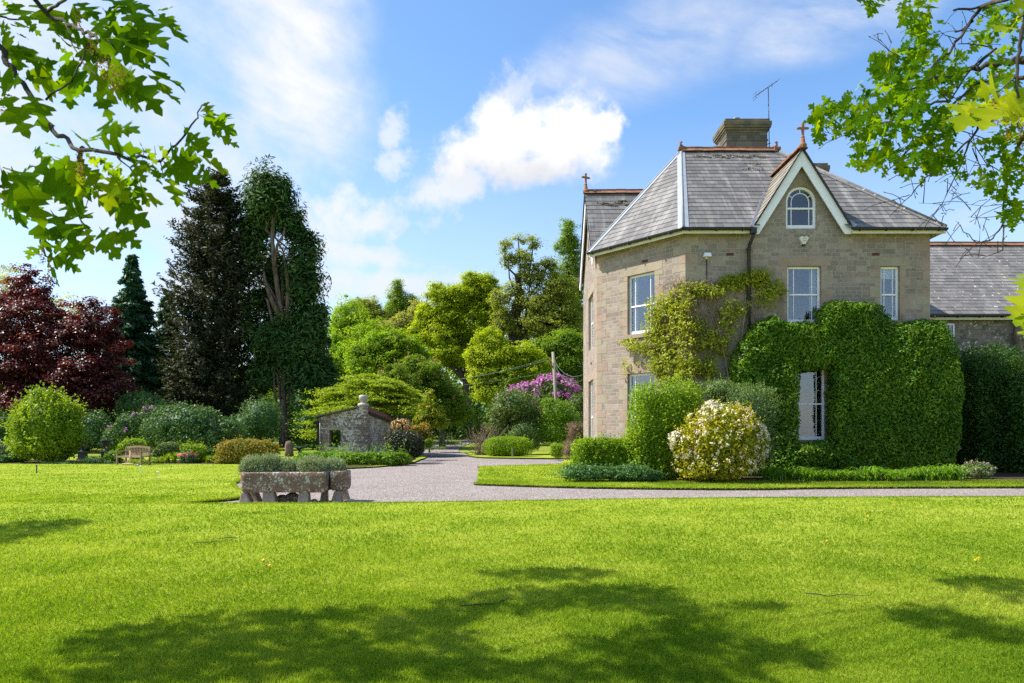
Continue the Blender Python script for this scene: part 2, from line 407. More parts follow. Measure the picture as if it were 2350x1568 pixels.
# leaves
M['grass'] = leaf_mat('grass_blades', (0.085, 0.18, 0.010), (0.225, 0.322, 0.022), (0.45, 0.475, 0.085), 0.45, 0.6, 0.05, 0.7)
M['oak'] = leaf_mat('red_oak_leaf', (0.028, 0.085, 0.004), (0.058, 0.138, 0.006), (0.14, 0.21, 0.008), 0.55, 0.8, 0.0, 1.5, (3.2, 2.4, 0.3))
M['oak_young'] = leaf_mat('young_oak_leaf', (0.17, 0.25, 0.010), (0.27, 0.34, 0.014), (0.42, 0.42, 0.02), 0.5, 0.7, 0.03, 1.5, (1.7, 1.55, 0.4))
M['hedge'] = leaf_mat('glossy_hedge_leaf', (0.035, 0.10, 0.006), (0.095, 0.205, 0.010), (0.25, 0.365, 0.022), 0.32, 0.45, 0.25, 0.8)
M['darkhedge'] = leaf_mat('dark_yew_leaf', (0.022, 0.07, 0.010), (0.045, 0.11, 0.014), (0.09, 0.17, 0.018), 0.25, 0.5, 0.2, 0.8)
M['lime'] = leaf_mat('fresh_lime_leaf', (0.12, 0.22, 0.008), (0.20, 0.32, 0.012), (0.33, 0.42, 0.018), 0.4, 0.5, 0.2, 0.9)
M['privet'] = leaf_mat('privet_leaf', (0.085, 0.18, 0.01), (0.145, 0.26, 0.014), (0.24, 0.35, 0.02), 0.36, 0.45, 0.25, 0.9)
M['grey_green'] = leaf_mat('grey_green_leaf', (0.072, 0.125, 0.028), (0.135, 0.205, 0.058), (0.24, 0.31, 0.11), 0.25, 0.5, 0.2, 0.9)
M['rhodo'] = leaf_mat('rhododendron_leaf', (0.03, 0.08, 0.02), (0.078, 0.155, 0.038), (0.18, 0.27, 0.09), 0.18, 0.5, 0.18, 0.7)
M['rhodo_warm'] = leaf_mat('green_rhododendron_leaf', (0.05, 0.10, 0.015), (0.12, 0.18, 0.035), (0.25, 0.28, 0.08), 0.25, 0.45, 0.3, 0.7)
M['copper'] = leaf_mat('copper_leaf', (0.028, 0.010, 0.012), (0.080, 0.018, 0.017), (0.23, 0.045, 0.028), 0.32, 0.4, 0.35, 0.5, (2.0, 0.9, 0.6))
M['acer'] = leaf_mat('golden_maple_leaf', (0.12, 0.23, 0.012), (0.21, 0.32, 0.018), (0.38, 0.41, 0.022), 0.4, 0.5, 0.2, 0.7)
M['conifer'] = leaf_mat('blue_green_spray', (0.018, 0.06, 0.026), (0.038, 0.11, 0.045), (0.09, 0.17, 0.065), 0.18, 0.55, 0.2, 0.4)
M['conifer_brown'] = leaf_mat('brown_green_spray', (0.018, 0.028, 0.011), (0.036, 0.046, 0.019), (0.095, 0.085, 0.036), 0.15, 0.6, 0.12, 0.25)
M['cypress'] = leaf_mat('dark_cypress_spray', (0.02, 0.06, 0.014), (0.052, 0.115, 0.026), (0.135, 0.20, 0.045), 0.22, 0.6, 0.1, 0.3)
M['sycamore'] = leaf_mat('yellow_green_sycamore_leaf', (0.17, 0.235, 0.010), (0.285, 0.355, 0.014), (0.44, 0.475, 0.025), 0.5, 0.6, 0.1, 0.22, (1.75, 1.75, 0.55))
M['chestnut'] = leaf_mat('bright_chestnut_leaf', (0.12, 0.21, 0.012), (0.20, 0.31, 0.018), (0.32, 0.41, 0.03), 0.5, 0.6, 0.1, 0.25, (1.75, 1.75, 0.55))
M['olive'] = leaf_mat('olive_oak_leaf', (0.15, 0.175, 0.025), (0.235, 0.265, 0.04), (0.36, 0.38, 0.08), 0.48, 0.6, 0.1, 0.22, (1.7, 1.75, 0.65))
M['midgreen'] = leaf_mat('mid_green_leaf', (0.075, 0.15, 0.014), (0.14, 0.225, 0.02), (0.23, 0.31, 0.03), 0.5, 0.6, 0.1, 0.25, (1.95, 1.85, 0.5))
M['pale'] = leaf_mat('pale_spring_leaf', (0.15, 0.18, 0.05), (0.25, 0.27, 0.08), (0.36, 0.36, 0.12), 0.5, 0.6, 0.1, 0.3, (1.95, 1.85, 0.5))
M['tier'] = leaf_mat('tiered_dogwood_leaf', (0.13, 0.205, 0.012), (0.225, 0.31, 0.02), (0.38, 0.44, 0.05), 0.38, 0.55, 0.15, 0.6)
M['orange_tip'] = leaf_mat('bronze_tipped_leaf', (0.13, 0.18, 0.02), (0.25, 0.23, 0.025), (0.48, 0.29, 0.04), 0.35, 0.5, 0.2, 1.2, (1.4, 1.1, 0.5))
M['wisteria'] = leaf_mat('yellow_vine_leaf', (0.16, 0.21, 0.012), (0.28, 0.32, 0.016), (0.44, 0.43, 0.03), 0.4, 0.5, 0.2, 1.0)
M['lavender'] = leaf_mat('lavender_leaf', (0.15, 0.19, 0.10), (0.25, 0.31, 0.17), (0.38, 0.43, 0.28), 0.25, 0.7, 0.15, 3.0)
M['strap'] = leaf_mat('daylily_leaf', (0.07, 0.18, 0.012), (0.14, 0.28, 0.02), (0.27, 0.40, 0.035), 0.45, 0.45, 0.3, 1.2)
M['bluecover'] = leaf_mat('blue_green_groundcover_leaf', (0.045, 0.12, 0.035), (0.085, 0.185, 0.055), (0.16, 0.27, 0.095), 0.3, 0.5, 0.2, 2.0)
M['bronze'] = leaf_mat('dark_azalea_leaf', (0.02, 0.03, 0.012), (0.04, 0.05, 0.02), (0.09, 0.085, 0.03), 0.2, 0.45, 0.35, 0.9)
M['dry'] = leaf_mat('dry_bud_leaf', (0.13, 0.09, 0.055), (0.21, 0.15, 0.095), (0.27, 0.2, 0.1), 0.25, 0.7, 0.1, 1.5, (1.2, 1.1, 0.8))
M['meadow'] = leaf_mat('meadow_grass_leaf', (0.07, 0.14, 0.02), (0.13, 0.21, 0.03), (0.22, 0.28, 0.07), 0.35, 0.6, 0.2, 0.6)
M['choisya'] = leaf_mat('golden_choisya_leaf', (0.14, 0.21, 0.012), (0.33, 0.34, 0.014), (0.68, 0.54, 0.02), 0.35, 0.45, 0.3, 1.1, (1.4, 1.2, 0.4))
def bloom(name, a, b): return leaf_mat(name, a, [(x + y) / 2 for x, y in zip(a, b)], b, 0.3, 0.6, 0.2, 2.0, (1.2, 1.1, 1.1))
M['purple'] = bloom('purple_petal', (0.40, 0.085, 0.33), (0.68, 0.28, 0.58))
M['pinkred'] = bloom('chestnut_blossom', (0.50, 0.13, 0.10), (0.6, 0.28, 0.2))
M['magenta'] = bloom('magenta_petal', (0.60, 0.02, 0.12), (0.75, 0.10, 0.30))
M['whiteflower'] = bloom('cream_white_petal', (0.70, 0.62, 0.40), (0.80, 0.75, 0.60))
M['yellow'] = bloom('yellow_petal', (0.65, 0.42, 0.01), (0.8, 0.6, 0.03))
M['peach'] = bloom('peach_petal', (0.62, 0.36, 0.12), (0.75, 0.52, 0.25))
M['palepink'] = bloom('pale_pink_petal', (0.42, 0.25, 0.25), (0.6, 0.42, 0.4))
M['bluebell'] = bloom('blue_petal', (0.2, 0.22, 0.5), (0.4, 0.4, 0.68))
# ================================================================== SETTING
EX = P
def flat_sheet(name, poly, z, mat, skirt=0.0, skirt_mat=None, use_rise=False):
    g = G()
    v3 = [Vector((x, y, 0)) for x, y in poly]
    area = sum(poly[i][0] * poly[(i + 1) % len(poly)][1] - poly[(i + 1) % len(poly)][0] * poly[i][1] for i in range(len(poly)))
    zz = [z + (rise(y) if use_rise else 0) for x, y in poly]
    for t in tessellate_polygon([v3]):
        a, b, c = [Vector((poly[i][0], poly[i][1], zz[i])) for i in t]
        if (b - a).cross(c - a).z < 0: b, c = c, b
        g.face([a, b, c], 0)
    if skirt:
        n = len(poly); order = range(n) if area > 0 else range(n - 1, -1, -1); order = list(order)
        for k in range(n):
            i = order[k]; j = order[(k + 1) % n]
            a = Vector((*poly[i], zz[i])); b = Vector((*poly[j], zz[j]))
            g.face([a - Vector((0, 0, skirt)), b - Vector((0, 0, skirt)), b, a], 1)
    o = g.build(name, [mat, skirt_mat or mat])
    return tag(o, kind='structure')

# ground: one sheet out to the horizon
g = G()
ys = [-60, -20, 0, 20, 45] + list(range(60, 175, 15)) + [170.1, 300, 900]
ys = sorted(set(ys)); xs = [-900, -300, -100, -40, 0, 40, 100, 300, 900]
for j in range(len(ys) - 1):
    for i in range(len(xs) - 1):
        q = [(xs[i], ys[j]), (xs[i + 1], ys[j]), (xs[i + 1], ys[j + 1]), (xs[i], ys[j + 1])]
        g.face([(x, y, rise(y) - 0.084) for x, y in q])
tag(g.build('ground', M['ground']), kind='structure')

def smooth_line(pts, k=6, jit=0.0, seed=1):
    """Catmull-Rom through the points, with a slightly ragged spade edge"""
    rr = random.Random(seed); out = []
    for i in range(len(pts) - 1):
        p0 = pts[max(i - 1, 0)]; p1 = pts[i]; p2 = pts[i + 1]; p3 = pts[min(i + 2, len(pts) - 1)]
        for s in range(k):
            t = s / k
            q = [0.5 * (2 * p1[c] + (p2[c] - p0[c]) * t + (2 * p0[c] - 5 * p1[c] + 4 * p2[c] - p3[c]) * t * t + (3 * p1[c] - p0[c] - 3 * p2[c] + p3[c]) * t ** 3) for c in (0, 1)]
            out.append((q[0] + rr.uniform(-jit, jit), q[1] + rr.uniform(-jit, jit)))
    out.append(tuple(pts[-1])); return out

near_edge = smooth_line([(-7.55, 15.1), (-5.8, 15.15), (-3.6, 15.18), (-1.0, 15.5), (3.2, 16.15), (8.0, 16.5), (14, 16.7), (40, 17.0)], 14, 0.03, 3)
near_edge = near_edge[::-1]
left_edge = smooth_line([(-7.55, 15.1), (-7.3, 15.55), (-6.6, 17.2), (-7.9, 19.5), (-9.0, 22.5), (-8.8, 26), (-7.6, 29.6)], 10, 0.03, 4)[1:]
lawn_poly = [(-140, -40), (60, -40), (60, 17.2)] + near_edge + left_edge + [(-6.2, 31.2), (-5.1, 34.5), (-5.3, 42.5), (-6.0, 44.9), (-140, 44.9)]
M['lawn_edge'] = plain('cut_turf_edge', (0.035, 0.045, 0.014), 0.95, 0.1, 0.4, 25)
flat_sheet('lawn', lawn_poly, 0.0, M['turf'], 0.09, M['lawn_edge'])
# gravel drive: forecourt plus the lane that climbs away
court = [(-9.6, 14.6), (62, 14.6), (62, 36), (4, 44), (-1, 46), (-9.6, 46)]
flat_sheet('gravel_drive', court, -0.07, M['gravel'])
g = G()
L_ = [(-6.0, 45.2), (-7.2, 52), (-7.6, 60), (-7.0, 72), (-5.2, 84), (-1.0, 96)]
R_ = [(-2.6, 45.2), (-4.1, 52), (-4.5, 60), (-4.2, 72), (-2.4, 84), (1.5, 96)]
for i in range(5):
    q = [L_[i], R_[i], R_[i + 1], L_[i + 1]]
    g.face([(x, y, rise(y) - 0.04) for x, y in q])
tag(g.build('lane', M['gravel']), kind='structure')
# the turf verge in front of the house
isl = smooth_line([(-1.08, 21.4), (-1.0, 21.0), (0.8, 20.25), (2.9, 19.65), (6.6, 19.3), (14, 19.9), (50, 20.2)], 12, 0.025, 5)
verge_poly = isl + [(50, 40), (3.2, 40), (2.4, 34.0)] + smooth_line([(2.0, 33.2), (0.2, 32.4), (-1.4, 31.2), (-1.5, 30.6), (-1.08, 21.4)], 6, 0.02, 6)[:-1]
flat_sheet('verge', verge_poly, 0.0, M['turf'], 0.09, M['lawn_edge'])
# the turf under the shrubs beyond the drive
pl = smooth_line([(-3.0, 53), (-3.1, 47), (-2.6, 43.8), (-1.6, 41.8), (0.5, 40.9), (3.2, 40.3)], 8, 0.04, 7)
flat_sheet('shrub_lawn', pl + [(40, 40.3), (40, 53)], 0.02, M['turf'], 0.2, M['lawn_edge'])
pl = smooth_line([(-6.4, 42.5), (-6.7, 46), (-7.7, 52), (-8.1, 60), (-7.6, 72)], 6, 0.05, 8)
flat_sheet('meadow', [(-30, 72)] + [(-30, 42.5)] + pl, 0.03, M['ground'], 0.25, M['lawn_edge'], True)
# planting beds
flat_sheet('flower_bed', smooth_line([(4.2, 20.9), (6.5, 20.35), (10, 20.5), (16, 20.75), (26, 21.0)], 10, 0.03, 9) + [(26, 31), (4.2, 31)], 0.006, M['soil'])
flat_sheet('flower_bed', smooth_line([(-30, 33.8), (-24, 33.6), (-18, 33.2), (-12, 33.4), (-10.6, 34.4)], 8, 0.08, 10) + [(-10.6, 38), (-30, 38)], 0.006, M['soil'])
flat_sheet('flower_bed', smooth_line([(-8.9, 30.3), (-7.6, 29.9), (-6.4, 31.4), (-5.3, 34.4), (-5.6, 40)], 6, 0.03, 11) + [(-9.2, 40)], 0.006, M['soil'])

# ------------------------------------------------------------------ daylight
SUN_EL = 51.0; SUN_AZ = 3.5           # degrees above the horizon; degrees behind the plane of the house front
sd = Vector((-math.cos(R(SUN_EL)) * math.cos(R(SUN_AZ)), math.cos(R(SUN_EL)) * math.sin(R(SUN_AZ)), math.sin(R(SUN_EL))))
sl = bpy.data.lights.new('sun', 'SUN'); sl.energy = 4.7; sl.angle = R(0.53); sl.color = (1.0, 0.95, 0.86)
so = bpy.data.objects.new('sun', sl); COL.objects.link(so); so.rotation_euler = (-sd).to_track_quat('-Z', 'Y').to_euler()
so.location = (-30, 0, 40)

W = bpy.data.worlds.new('World'); SC.world = W; W.use_nodes = True
wt = W.node_tree; wt.nodes.clear()
class WN(NT):
    def __init__(s): s.t = wt
w = WN()
sky = w.n('ShaderNodeTexSky', sky_type='NISHITA', sun_disc=False, sun_elevation=R(SUN_EL), sun_rotation=R(270 + SUN_AZ), altitude=100, air_density=1.0, dust_density=0.6, ozone_density=2.0)
SKY_STR = 0.14
skyc = w.n('ShaderNodeVectorMath', {0: sky.outputs[0], 'Scale': SKY_STR}, operation='SCALE').outputs[0]
# clouds: bearings and heights are given in degrees round the viewer's hilltop
d = w.n('ShaderNodeTexCoord').outputs['Generated']
sp = w.n('ShaderNodeSeparateXYZ', {0: d})
az = w.math('MULTIPLY', w.math('ARCTAN2', sp.outputs[0], sp.outputs[1]), 57.2958)
el = w.math('MULTIPLY', w.math('ARCSINE', sp.outputs[2]), 57.2958)
def sky_pt(px, py):
    x = (px - 1175) / F; z = (HY - py) / F
    return math.degrees(math.atan(x)), math.degrees(math.atan(z / math.sqrt(1 + x * x)))
n3 = w.noise(d, 34.0, 6, 0.62); n1 = w.noise(d, 4.2, 7, 0.58); n2 = w.noise(d, 13.0, 6, 0.6); nb = w.noise(d, 2.0, 3, 0.5)
str_ = w.n('ShaderNodeCombineXYZ', {0: w.math('ADD', w.math('MULTIPLY', az, 0.030), w.math('MULTIPLY', el, -0.035)), 1: w.math('ADD', w.math('MULTIPLY', el, 0.12), w.math('MULTIPLY', az, 0.045))}).outputs[0]
ns = w.noise(str_, 2.2, 7, 0.62, 0.3)
wrp = w.math('SUBTRACT', n1, 0.5); wrp2 = w.math('SUBTRACT', n2, 0.5)
def blob(px, py, rx, ry, ang=0.0, wob=1.0, heap=False):
    """soft ellipse about a bearing; 1 in the middle, 0 at the rim, below 0 outside"""
    a0, e0 = sky_pt(px, py); k = math.degrees(1 / F)
    k *= 0.9
    c, s_ = math.cos(R(ang)), math.sin(R(ang))
    da = w.math('SUBTRACT', az, a0); de = w.math('SUBTRACT', el, e0)
    u = w.math('ADD', w.math('MULTIPLY', da, c / (rx * k)), w.math('MULTIPLY', de, s_ / (rx * k)))
    v = w.math('ADD', w.math('MULTIPLY', da, -s_ / (ry * k)), w.math('MULTIPLY', de, c / (ry * k)))
    r = w.math('SQRT', w.math('ADD', w.math('MULTIPLY', u, u), w.math('MULTIPLY', v, v)))
    q = w.math('SUBTRACT', 1.0, r)
    if heap: return w.math('ADD', w.math('ADD', q, w.math('MULTIPLY', wrp2, 2.6 * wob)), w.math('MULTIPLY', w.math('SUBTRACT', n3, 0.5), 1.5 * wob))
    q = w.math('ADD', q, w.math('MULTIPLY', wrp, 2.2 * wob))
    return w.math('ADD', q, w.math('MULTIPLY', wrp2, 1.1 * wob))
def mx(*a):
    o = a[0]
    for b in a[1:]: o = w.math('MAXIMUM', o, b)
    return o
# bright heaped cloud over the wood
cum = mx(blob(1305, 315, 135, 110, 0, 0.55, True), blob(1180, 325, 190, 95, 10, 0.6, True), blob(1240, 385, 170, 50, 8, 0.6, True), blob(1090, 350, 110, 60, 20, .7, True), blob(1390, 290, 60, 50, 0, .9, True))
cum_m = w.mapr(cum, -0.15, 0.6, 0, 1, True)
puff = w.math('MULTIPLY', w.mapr(mx(blob(890, 315, 75, 70, -20, 1.1, True), blob(905, 370, 70, 60, 0, 1.1, True), blob(1180, 225, 150, 60, 35, .9, True)), 0.0, 0.9, 0, 1, True), 0.7)
# ragged trail and the low bank
trail = mx(blob(1030, 430, 190, 55, 24, 0.9, True), blob(860, 520, 170, 60, 10, 0.9, True), blob(850, 590, 260, 48, -6, 0.8, True), blob(900, 650, 280, 60, 0, 0.8, True), blob(760, 500, 140, 80, 0, .9, True))
trail_m = w.math('MULTIPLY', w.mapr(trail, -0.3, 0.9, 0, 1, True), 0.9)
# broad veil on the left
veil = mx(blob(230, 330, 620, 560, 0, 0.5), blob(640, 130, 260, 330, 35, 0.5), blob(520, 640, 460, 200, 0, 0.6))
veil_m = w.math('MULTIPLY', w.mapr(veil, -0.05, 0.75, 0, 1, True), w.mapr(w.math('ADD', w.math('MULTIPLY', n1, 0.45), w.math('ADD', w.math('MULTIPLY', ns, 0.75), w.math('MULTIPLY', n2, 0.3))), 0.55, 0.88, 0.28, 1.0))
# high streaks, upper right
cir = mx(blob(1480, 120, 460, 130, 12, 0.5), blob(1250, 190, 200, 90, 40, 0.6), blob(1900, 40, 330, 90, 5, 0.5), blob(2190, 505, 140, 40, 10, 0.7))
cir_m = w.math('MULTIPLY', w.mapr(cir, -0.1, 0.8, 0, 1, True), w.mapr(ns, 0.32, 0.72, 0.05, 0.75))
# weather elsewhere: scattered cloud behind the viewer, so that windows have something to reflect
beh = w.math('MULTIPLY', w.mapr(sp.outputs[1], 0.25, -0.1, 0, 1), w.mapr(n1, 0.48, 0.66, 0.0, 0.45))
hz = w.mapr(el, 0, 24, 0.62, 0.0)
soft = mx(trail_m, veil_m, cir_m, beh, hz, puff)
shade = w.mapr(nb, 0.35, 0.65, 0.0, 1.0)
c_soft = w.mix(shade, (0.74, 0.80, 0.90), (0.95, 0.97, 1.0))
# heaped cloud: grey-mauve under, white above
a0, e0 = sky_pt(1230, 395)
under = w.mapr(w.math('ADD', w.math('SUBTRACT', el, e0), w.math('MULTIPLY', wrp2, 6.0)), -1.0, 2.6, 0, 1, True)
c_cum = w.mix(under, (0.80, 0.82, 0.87), (1.12, 1.11, 1.1))
CL = 0.53           # brightness of cloud relative to the exposure below
sc_ = lambda c: w.n('ShaderNodeVectorMath', {0: c, 'Scale': CL}, operation='SCALE').outputs[0]
# a deeper blue overhead, as in the photograph's clear air
blue = w.n('ShaderNodeHueSaturation', {'Color': skyc, 'Saturation': 1.15, 'Value': 1.0}).outputs[0]
col = w.mix(soft, blue, sc_(c_soft))
col = w.mix(cum_m, col, sc_(c_cum))
bg = w.n('ShaderNodeBackground', {'Color': col, 'Strength': 1.0})
wo = wt.nodes.new('ShaderNodeOutputWorld'); wt.links.new(bg.outputs[0], wo.inputs[0])

SC.view_settings.view_transform = 'Standard'; SC.view_settings.look = 'None'
SC.view_settings.exposure = 0.95; SC.view_settings.gamma = 1.0
cam = bpy.data.cameras.new('camera'); co = bpy.data.objects.new('camera', cam); COL.objects.link(co)
co.location = (0, 0, CAMZ); co.rotation_euler = (R(90), 0, 0)
cam.sensor_width = 36; cam.lens = 36 * F / 2350; cam.shift_y = (HY - 784) / 2350
cam.clip_start = 0.05; cam.clip_end = 3000
cam.dof.use_dof = True; cam.dof.focus_distance = 24; cam.dof.aperture_fstop = 9
SC.camera = co
SC.cycles.use_denoising = False
SC.cycles.max_bounces = 6; SC.cycles.diffuse_bounces = 3; SC.cycles.transmission_bounces = 4; SC.cycles.transparent_max_bounces = 8
SC.cycles.caustics_reflective = False; SC.cycles.caustics_refractive = False
# ================================================================== HOUSE
UP = Vector((0, 0, 1))
def V2(x, y, z=0): return Vector((x, y, z))
A_ = V2(6.35, 25); B_ = V2(3.51, 28.2); C_ = V2(3.51, 33.6); R0 = V2(15.3, 25)
WT = 8.9
house = thing('country_house', 'sandstone country house with slate hipped roof, steep white gable and canted left corner', 'house', (9.4, 29.3, 0))

def wall(o, u, outline, holes, depth=0.2):
    g = G(); n = u.cross(UP)
    rings = [outline] + holes
    flat = [p for r_ in rings for p in r_]
    q = lambda p, c=0.0: o + u * p[0] + UP * p[1] + n * c
    for t in tessellate_polygon([[Vector((p[0], p[1], 0)) for p in r_] for r_ in rings]):
        a, b, c = [q(flat[i]) for i in t]
        if (b - a).cross(c - a).dot(n) < 0: b, c = c, b
        g.face([a, b, c])
    for h in holes:
        k = len(h)
        for i in range(k):
            a, b = h[i], h[(i + 1) % k]
            pts = [q(a), q(b), q(b, -depth), q(a, -depth)]
            cen = sum((q(p) for p in h), Vector()) / k
            nn = (pts[1] - pts[0]).cross(pts[3] - pts[0])
            if nn.dot(cen - pts[0]) < 0: pts = pts[::-1]
            g.face(pts, 1)
    return g

def rect(a0, a1, z0, z1): return [(a0, z0), (a1, z0), (a1, z1), (a0, z1)]

def sash(par, o, u, a0, a1, z0, z1, rail=None, margins=(0.2, 0.2), curt=(), set_in=0.12, label=None, blind=0.0, body=True):
    """a sliding sash: box frame, meeting rail and margin bars in one mesh; pane, curtains and the room behind as pieces of it"""
    n = u.cross(UP); g = G(); fw = 0.085
    c0, c1 = -set_in - 0.09, -set_in
    ob = lambda *a: g.obox(o, u, UP, n, *a)
    rail = rail or (z0 + z1) / 2
    ob(a0, a0 + fw, z0, z1, c0, c1); ob(a1 - fw, a1, z0, z1, c0, c1)
    ob(a0 + fw, a1 - fw, z1 - fw, z1, c0, c1); ob(a0 + fw, a1 - fw, z0, z0 + 0.13, c0, c1)
    ob(a0 + fw, a1 - fw, rail - 0.03, rail + 0.03, c0 + 0.01, c1 + 0.012)
    for s, mgn in ((0, margins[0]), (1, margins[1])):
        if mgn:
            x = a0 + fw + mgn if s == 0 else a1 - fw - mgn
            ob(x - 0.015, x + 0.015, z0 + 0.13, rail - 0.03, c0 + 0.03, c1 - 0.02)
            ob(x - 0.015, x + 0.015, rail + 0.03, z1 - fw, c0 + 0.03, c1 - 0.02)
    f = g.build('window', M['white'], par, bevel=0.006)
    if label: f['label'] = label
    g = G(); c = c0 + 0.045
    for b0, b1 in ((z0 + 0.13, rail - 0.03), (rail + 0.03, z1 - fw)):
        g.obox(o, u, UP, n, a0 + fw, a1 - fw, b0, b1, c, c + 0.004)
    g.build('pane', M['pane'], f)
    curtains(f, o, u, a0, a1, z0, z1, c0, curt, blind)
    return f

def curtains(f, o, u, a0, a1, z0, z1, c0, curt, blind, m_=0.35):
    n = u.cross(UP)
    for (x0, x1) in curt:
        g = G(); k = 16
        pt = lambda i: (x0 + (x1 - x0) * i / k, c0 - 0.12 - 0.03 * math.sin(i * 1.9))
        for i in range(k):
            p, q = pt(i), pt(i + 1)
            g.face([o + u * p[0] + n * p[1] + UP * z0, o + u * q[0] + n * q[1] + UP * z0, o + u * q[0] + n * q[1] + UP * z1, o + u * p[0] + n * p[1] + UP * z1], smooth=True)
        g.build('curtain', M['curtain'], f)
    if blind:
        g = G(); g.obox(o, u, UP, n, a0 + 0.05, a1 - 0.05, z1 - blind, z1 - 0.05, c0 - 0.05, c0 - 0.035); g.build('blind', M['curtain'], f)
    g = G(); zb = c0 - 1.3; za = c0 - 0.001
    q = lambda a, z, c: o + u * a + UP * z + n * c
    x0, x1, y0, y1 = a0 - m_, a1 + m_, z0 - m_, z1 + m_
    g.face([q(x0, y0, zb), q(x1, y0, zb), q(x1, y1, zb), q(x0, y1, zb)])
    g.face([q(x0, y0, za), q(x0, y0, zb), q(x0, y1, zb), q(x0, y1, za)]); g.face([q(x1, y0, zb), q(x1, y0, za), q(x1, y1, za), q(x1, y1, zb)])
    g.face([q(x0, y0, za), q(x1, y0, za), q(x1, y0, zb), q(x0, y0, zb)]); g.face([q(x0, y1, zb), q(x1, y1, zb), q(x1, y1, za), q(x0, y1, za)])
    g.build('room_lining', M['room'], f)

def surround(f, o, u, a0, a1, z0, z1, sill=True, lintel=0.34, seed=1):
    """dressed blocks round an opening, a few millimetres proud of the rubble"""
    rr = random.Random(seed); n = u.cross(UP); g = G()
    ob = lambda x0, x1, b0, b1, c1, m: g.obox(o, u, UP, n, x0, x1, b0 + 0.004, b1 - 0.004, -0.03, c1, m)
    ob(a0 - 0.36, a1 + 0.36, z1 + 0.002, z1 + lintel, 0.008, rr.randint(0, 1))
    z = z0; i = rr.randint(0, 1)
    while z < z1 - 0.05:
        h = min(rr.choice([0.31, 0.36, 0.42]), z1 - z)
        for s in (0, 1):
            wd = (0.42 if (i + s) % 2 else 0.2) + rr.uniform(-0.03, 0.03)
            if s == 0: ob(a0 - wd, a0 - 0.003, z, z + h, 0.006 + rr.uniform(0, 0.003), rr.randint(0, 1))
            else: ob(a1 + 0.003, a1 + wd, z, z + h, 0.006 + rr.uniform(0, 0.003), rr.randint(0, 1))
        z += h; i += 1
    g.build('surround', [M['quoin_a'], M['quoin_b']], f, bevel=0.006)
    if sill:
        g = G(); g.obox(o, u, UP, n, a0 - 0.14, a1 + 0.14, z0 - 0.17, z0 - 0.003, -0.2, 0.075); g.build('sill', M['dressed'], f, bevel=0.012)

def quoins(par, corner, dirs, z1, seed):
    rr = random.Random(seed); g = G(); z = 0.0; i = 0
    while z < z1 - 0.05:
        h = min(rr.choice([0.28, 0.31, 0.36]), z1 - z); m = rr.randint(0, 1)
        for k, (u, n) in enumerate(dirs):
            wd = (0.52 if (i + k) % 2 else 0.27) + rr.uniform(-0.05, 0.05)
            g.obox(corner, u, UP, n, 0.0, wd, z + 0.004, z + h - 0.004, -0.03, 0.007, m)
        z += h; i += 1
    g.build('quoin', [M['quoin_a'], M['quoin_b']], par, bevel=0.006)

uF = V2(1, 0); uA = (A_ - B_).normalized(); uL = V2(0, -1); uR = V2(0, 1)
lenA = (A_ - B_).length
XC = 10.52
# --- front wall with its gable, one arched attic window and three sashes
ax0, ax1, az0, azs = 10.03, 11.15, 9.02, 10.02      # arched window: sides, sill, spring line
acx, ar = (ax0 + ax1) / 2, (ax1 - ax0) / 2
arch = [(ax0, az0), (ax1, az0)] + [(acx + ar * math.cos(t), azs + ar * math.sin(t)) for t in [math.pi * i / 16 for i in range(17)]]
fo = V2(0, 25)
outl = [(A_.x, 0), (R0.x, 0), (R0.x, WT), (XC + 1.72, WT), (XC, 11.6), (XC - 1.72, WT), (A_.x, WT)]
win_up = (10.08, 11.32, 5.58, 7.65); win_sm = (13.5, 14.2, 5.66, 7.65); win_lo = (10.2, 11.46, 1.28, 3.95)
wall(fo, uF, outl, [arch, rect(*win_up), rect(*win_sm), rect(*win_lo)]).build('wall', [M['stone'], M['dressed']], house)
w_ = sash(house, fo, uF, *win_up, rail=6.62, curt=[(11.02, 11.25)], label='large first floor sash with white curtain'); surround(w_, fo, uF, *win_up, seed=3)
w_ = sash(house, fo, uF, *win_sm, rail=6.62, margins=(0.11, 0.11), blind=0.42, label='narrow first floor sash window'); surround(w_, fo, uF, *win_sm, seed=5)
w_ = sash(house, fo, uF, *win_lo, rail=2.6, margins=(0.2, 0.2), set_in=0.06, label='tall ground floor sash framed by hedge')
# --- canted corner wall
wa = (1.60, 2.90, 5.40, 7.72); wb = (1.60, 2.90, 0.55, 3.85)
wall(B_, uA, rect(0, lenA, 0, WT), [rect(*wa), rect(*wb)]).build('wall', [M['stone'], M['dressed']], house)
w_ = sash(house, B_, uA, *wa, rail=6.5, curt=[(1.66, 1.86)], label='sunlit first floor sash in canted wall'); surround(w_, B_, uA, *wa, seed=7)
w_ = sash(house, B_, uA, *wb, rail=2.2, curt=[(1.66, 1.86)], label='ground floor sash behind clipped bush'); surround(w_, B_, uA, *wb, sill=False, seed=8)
# --- left wall with its own gable
wc = (2.3, 4.1, 5.25, 7.65); wd_ = (2.3, 4.1, 0.6, 3.85); we = (2.2, 3.0, 9.4, 10.5)
lo = C_
gy = 33.6 - 31.0
wall(lo, uL, [(0, 0), (5.4, 0), (5.4, WT), (gy + 2.4, WT), (gy, 12.0), (gy - 2.4, WT), (0, WT)], [rect(*wc), rect(*wd_), rect(*we)]).build('wall', [M['stone'], M['dressed']], house)
for q in (wc, wd_, we):
    w_ = sash(house, lo, uL, *q); surround(w_, lo, uL, *q, sill=False, seed=int(q[2] * 10))
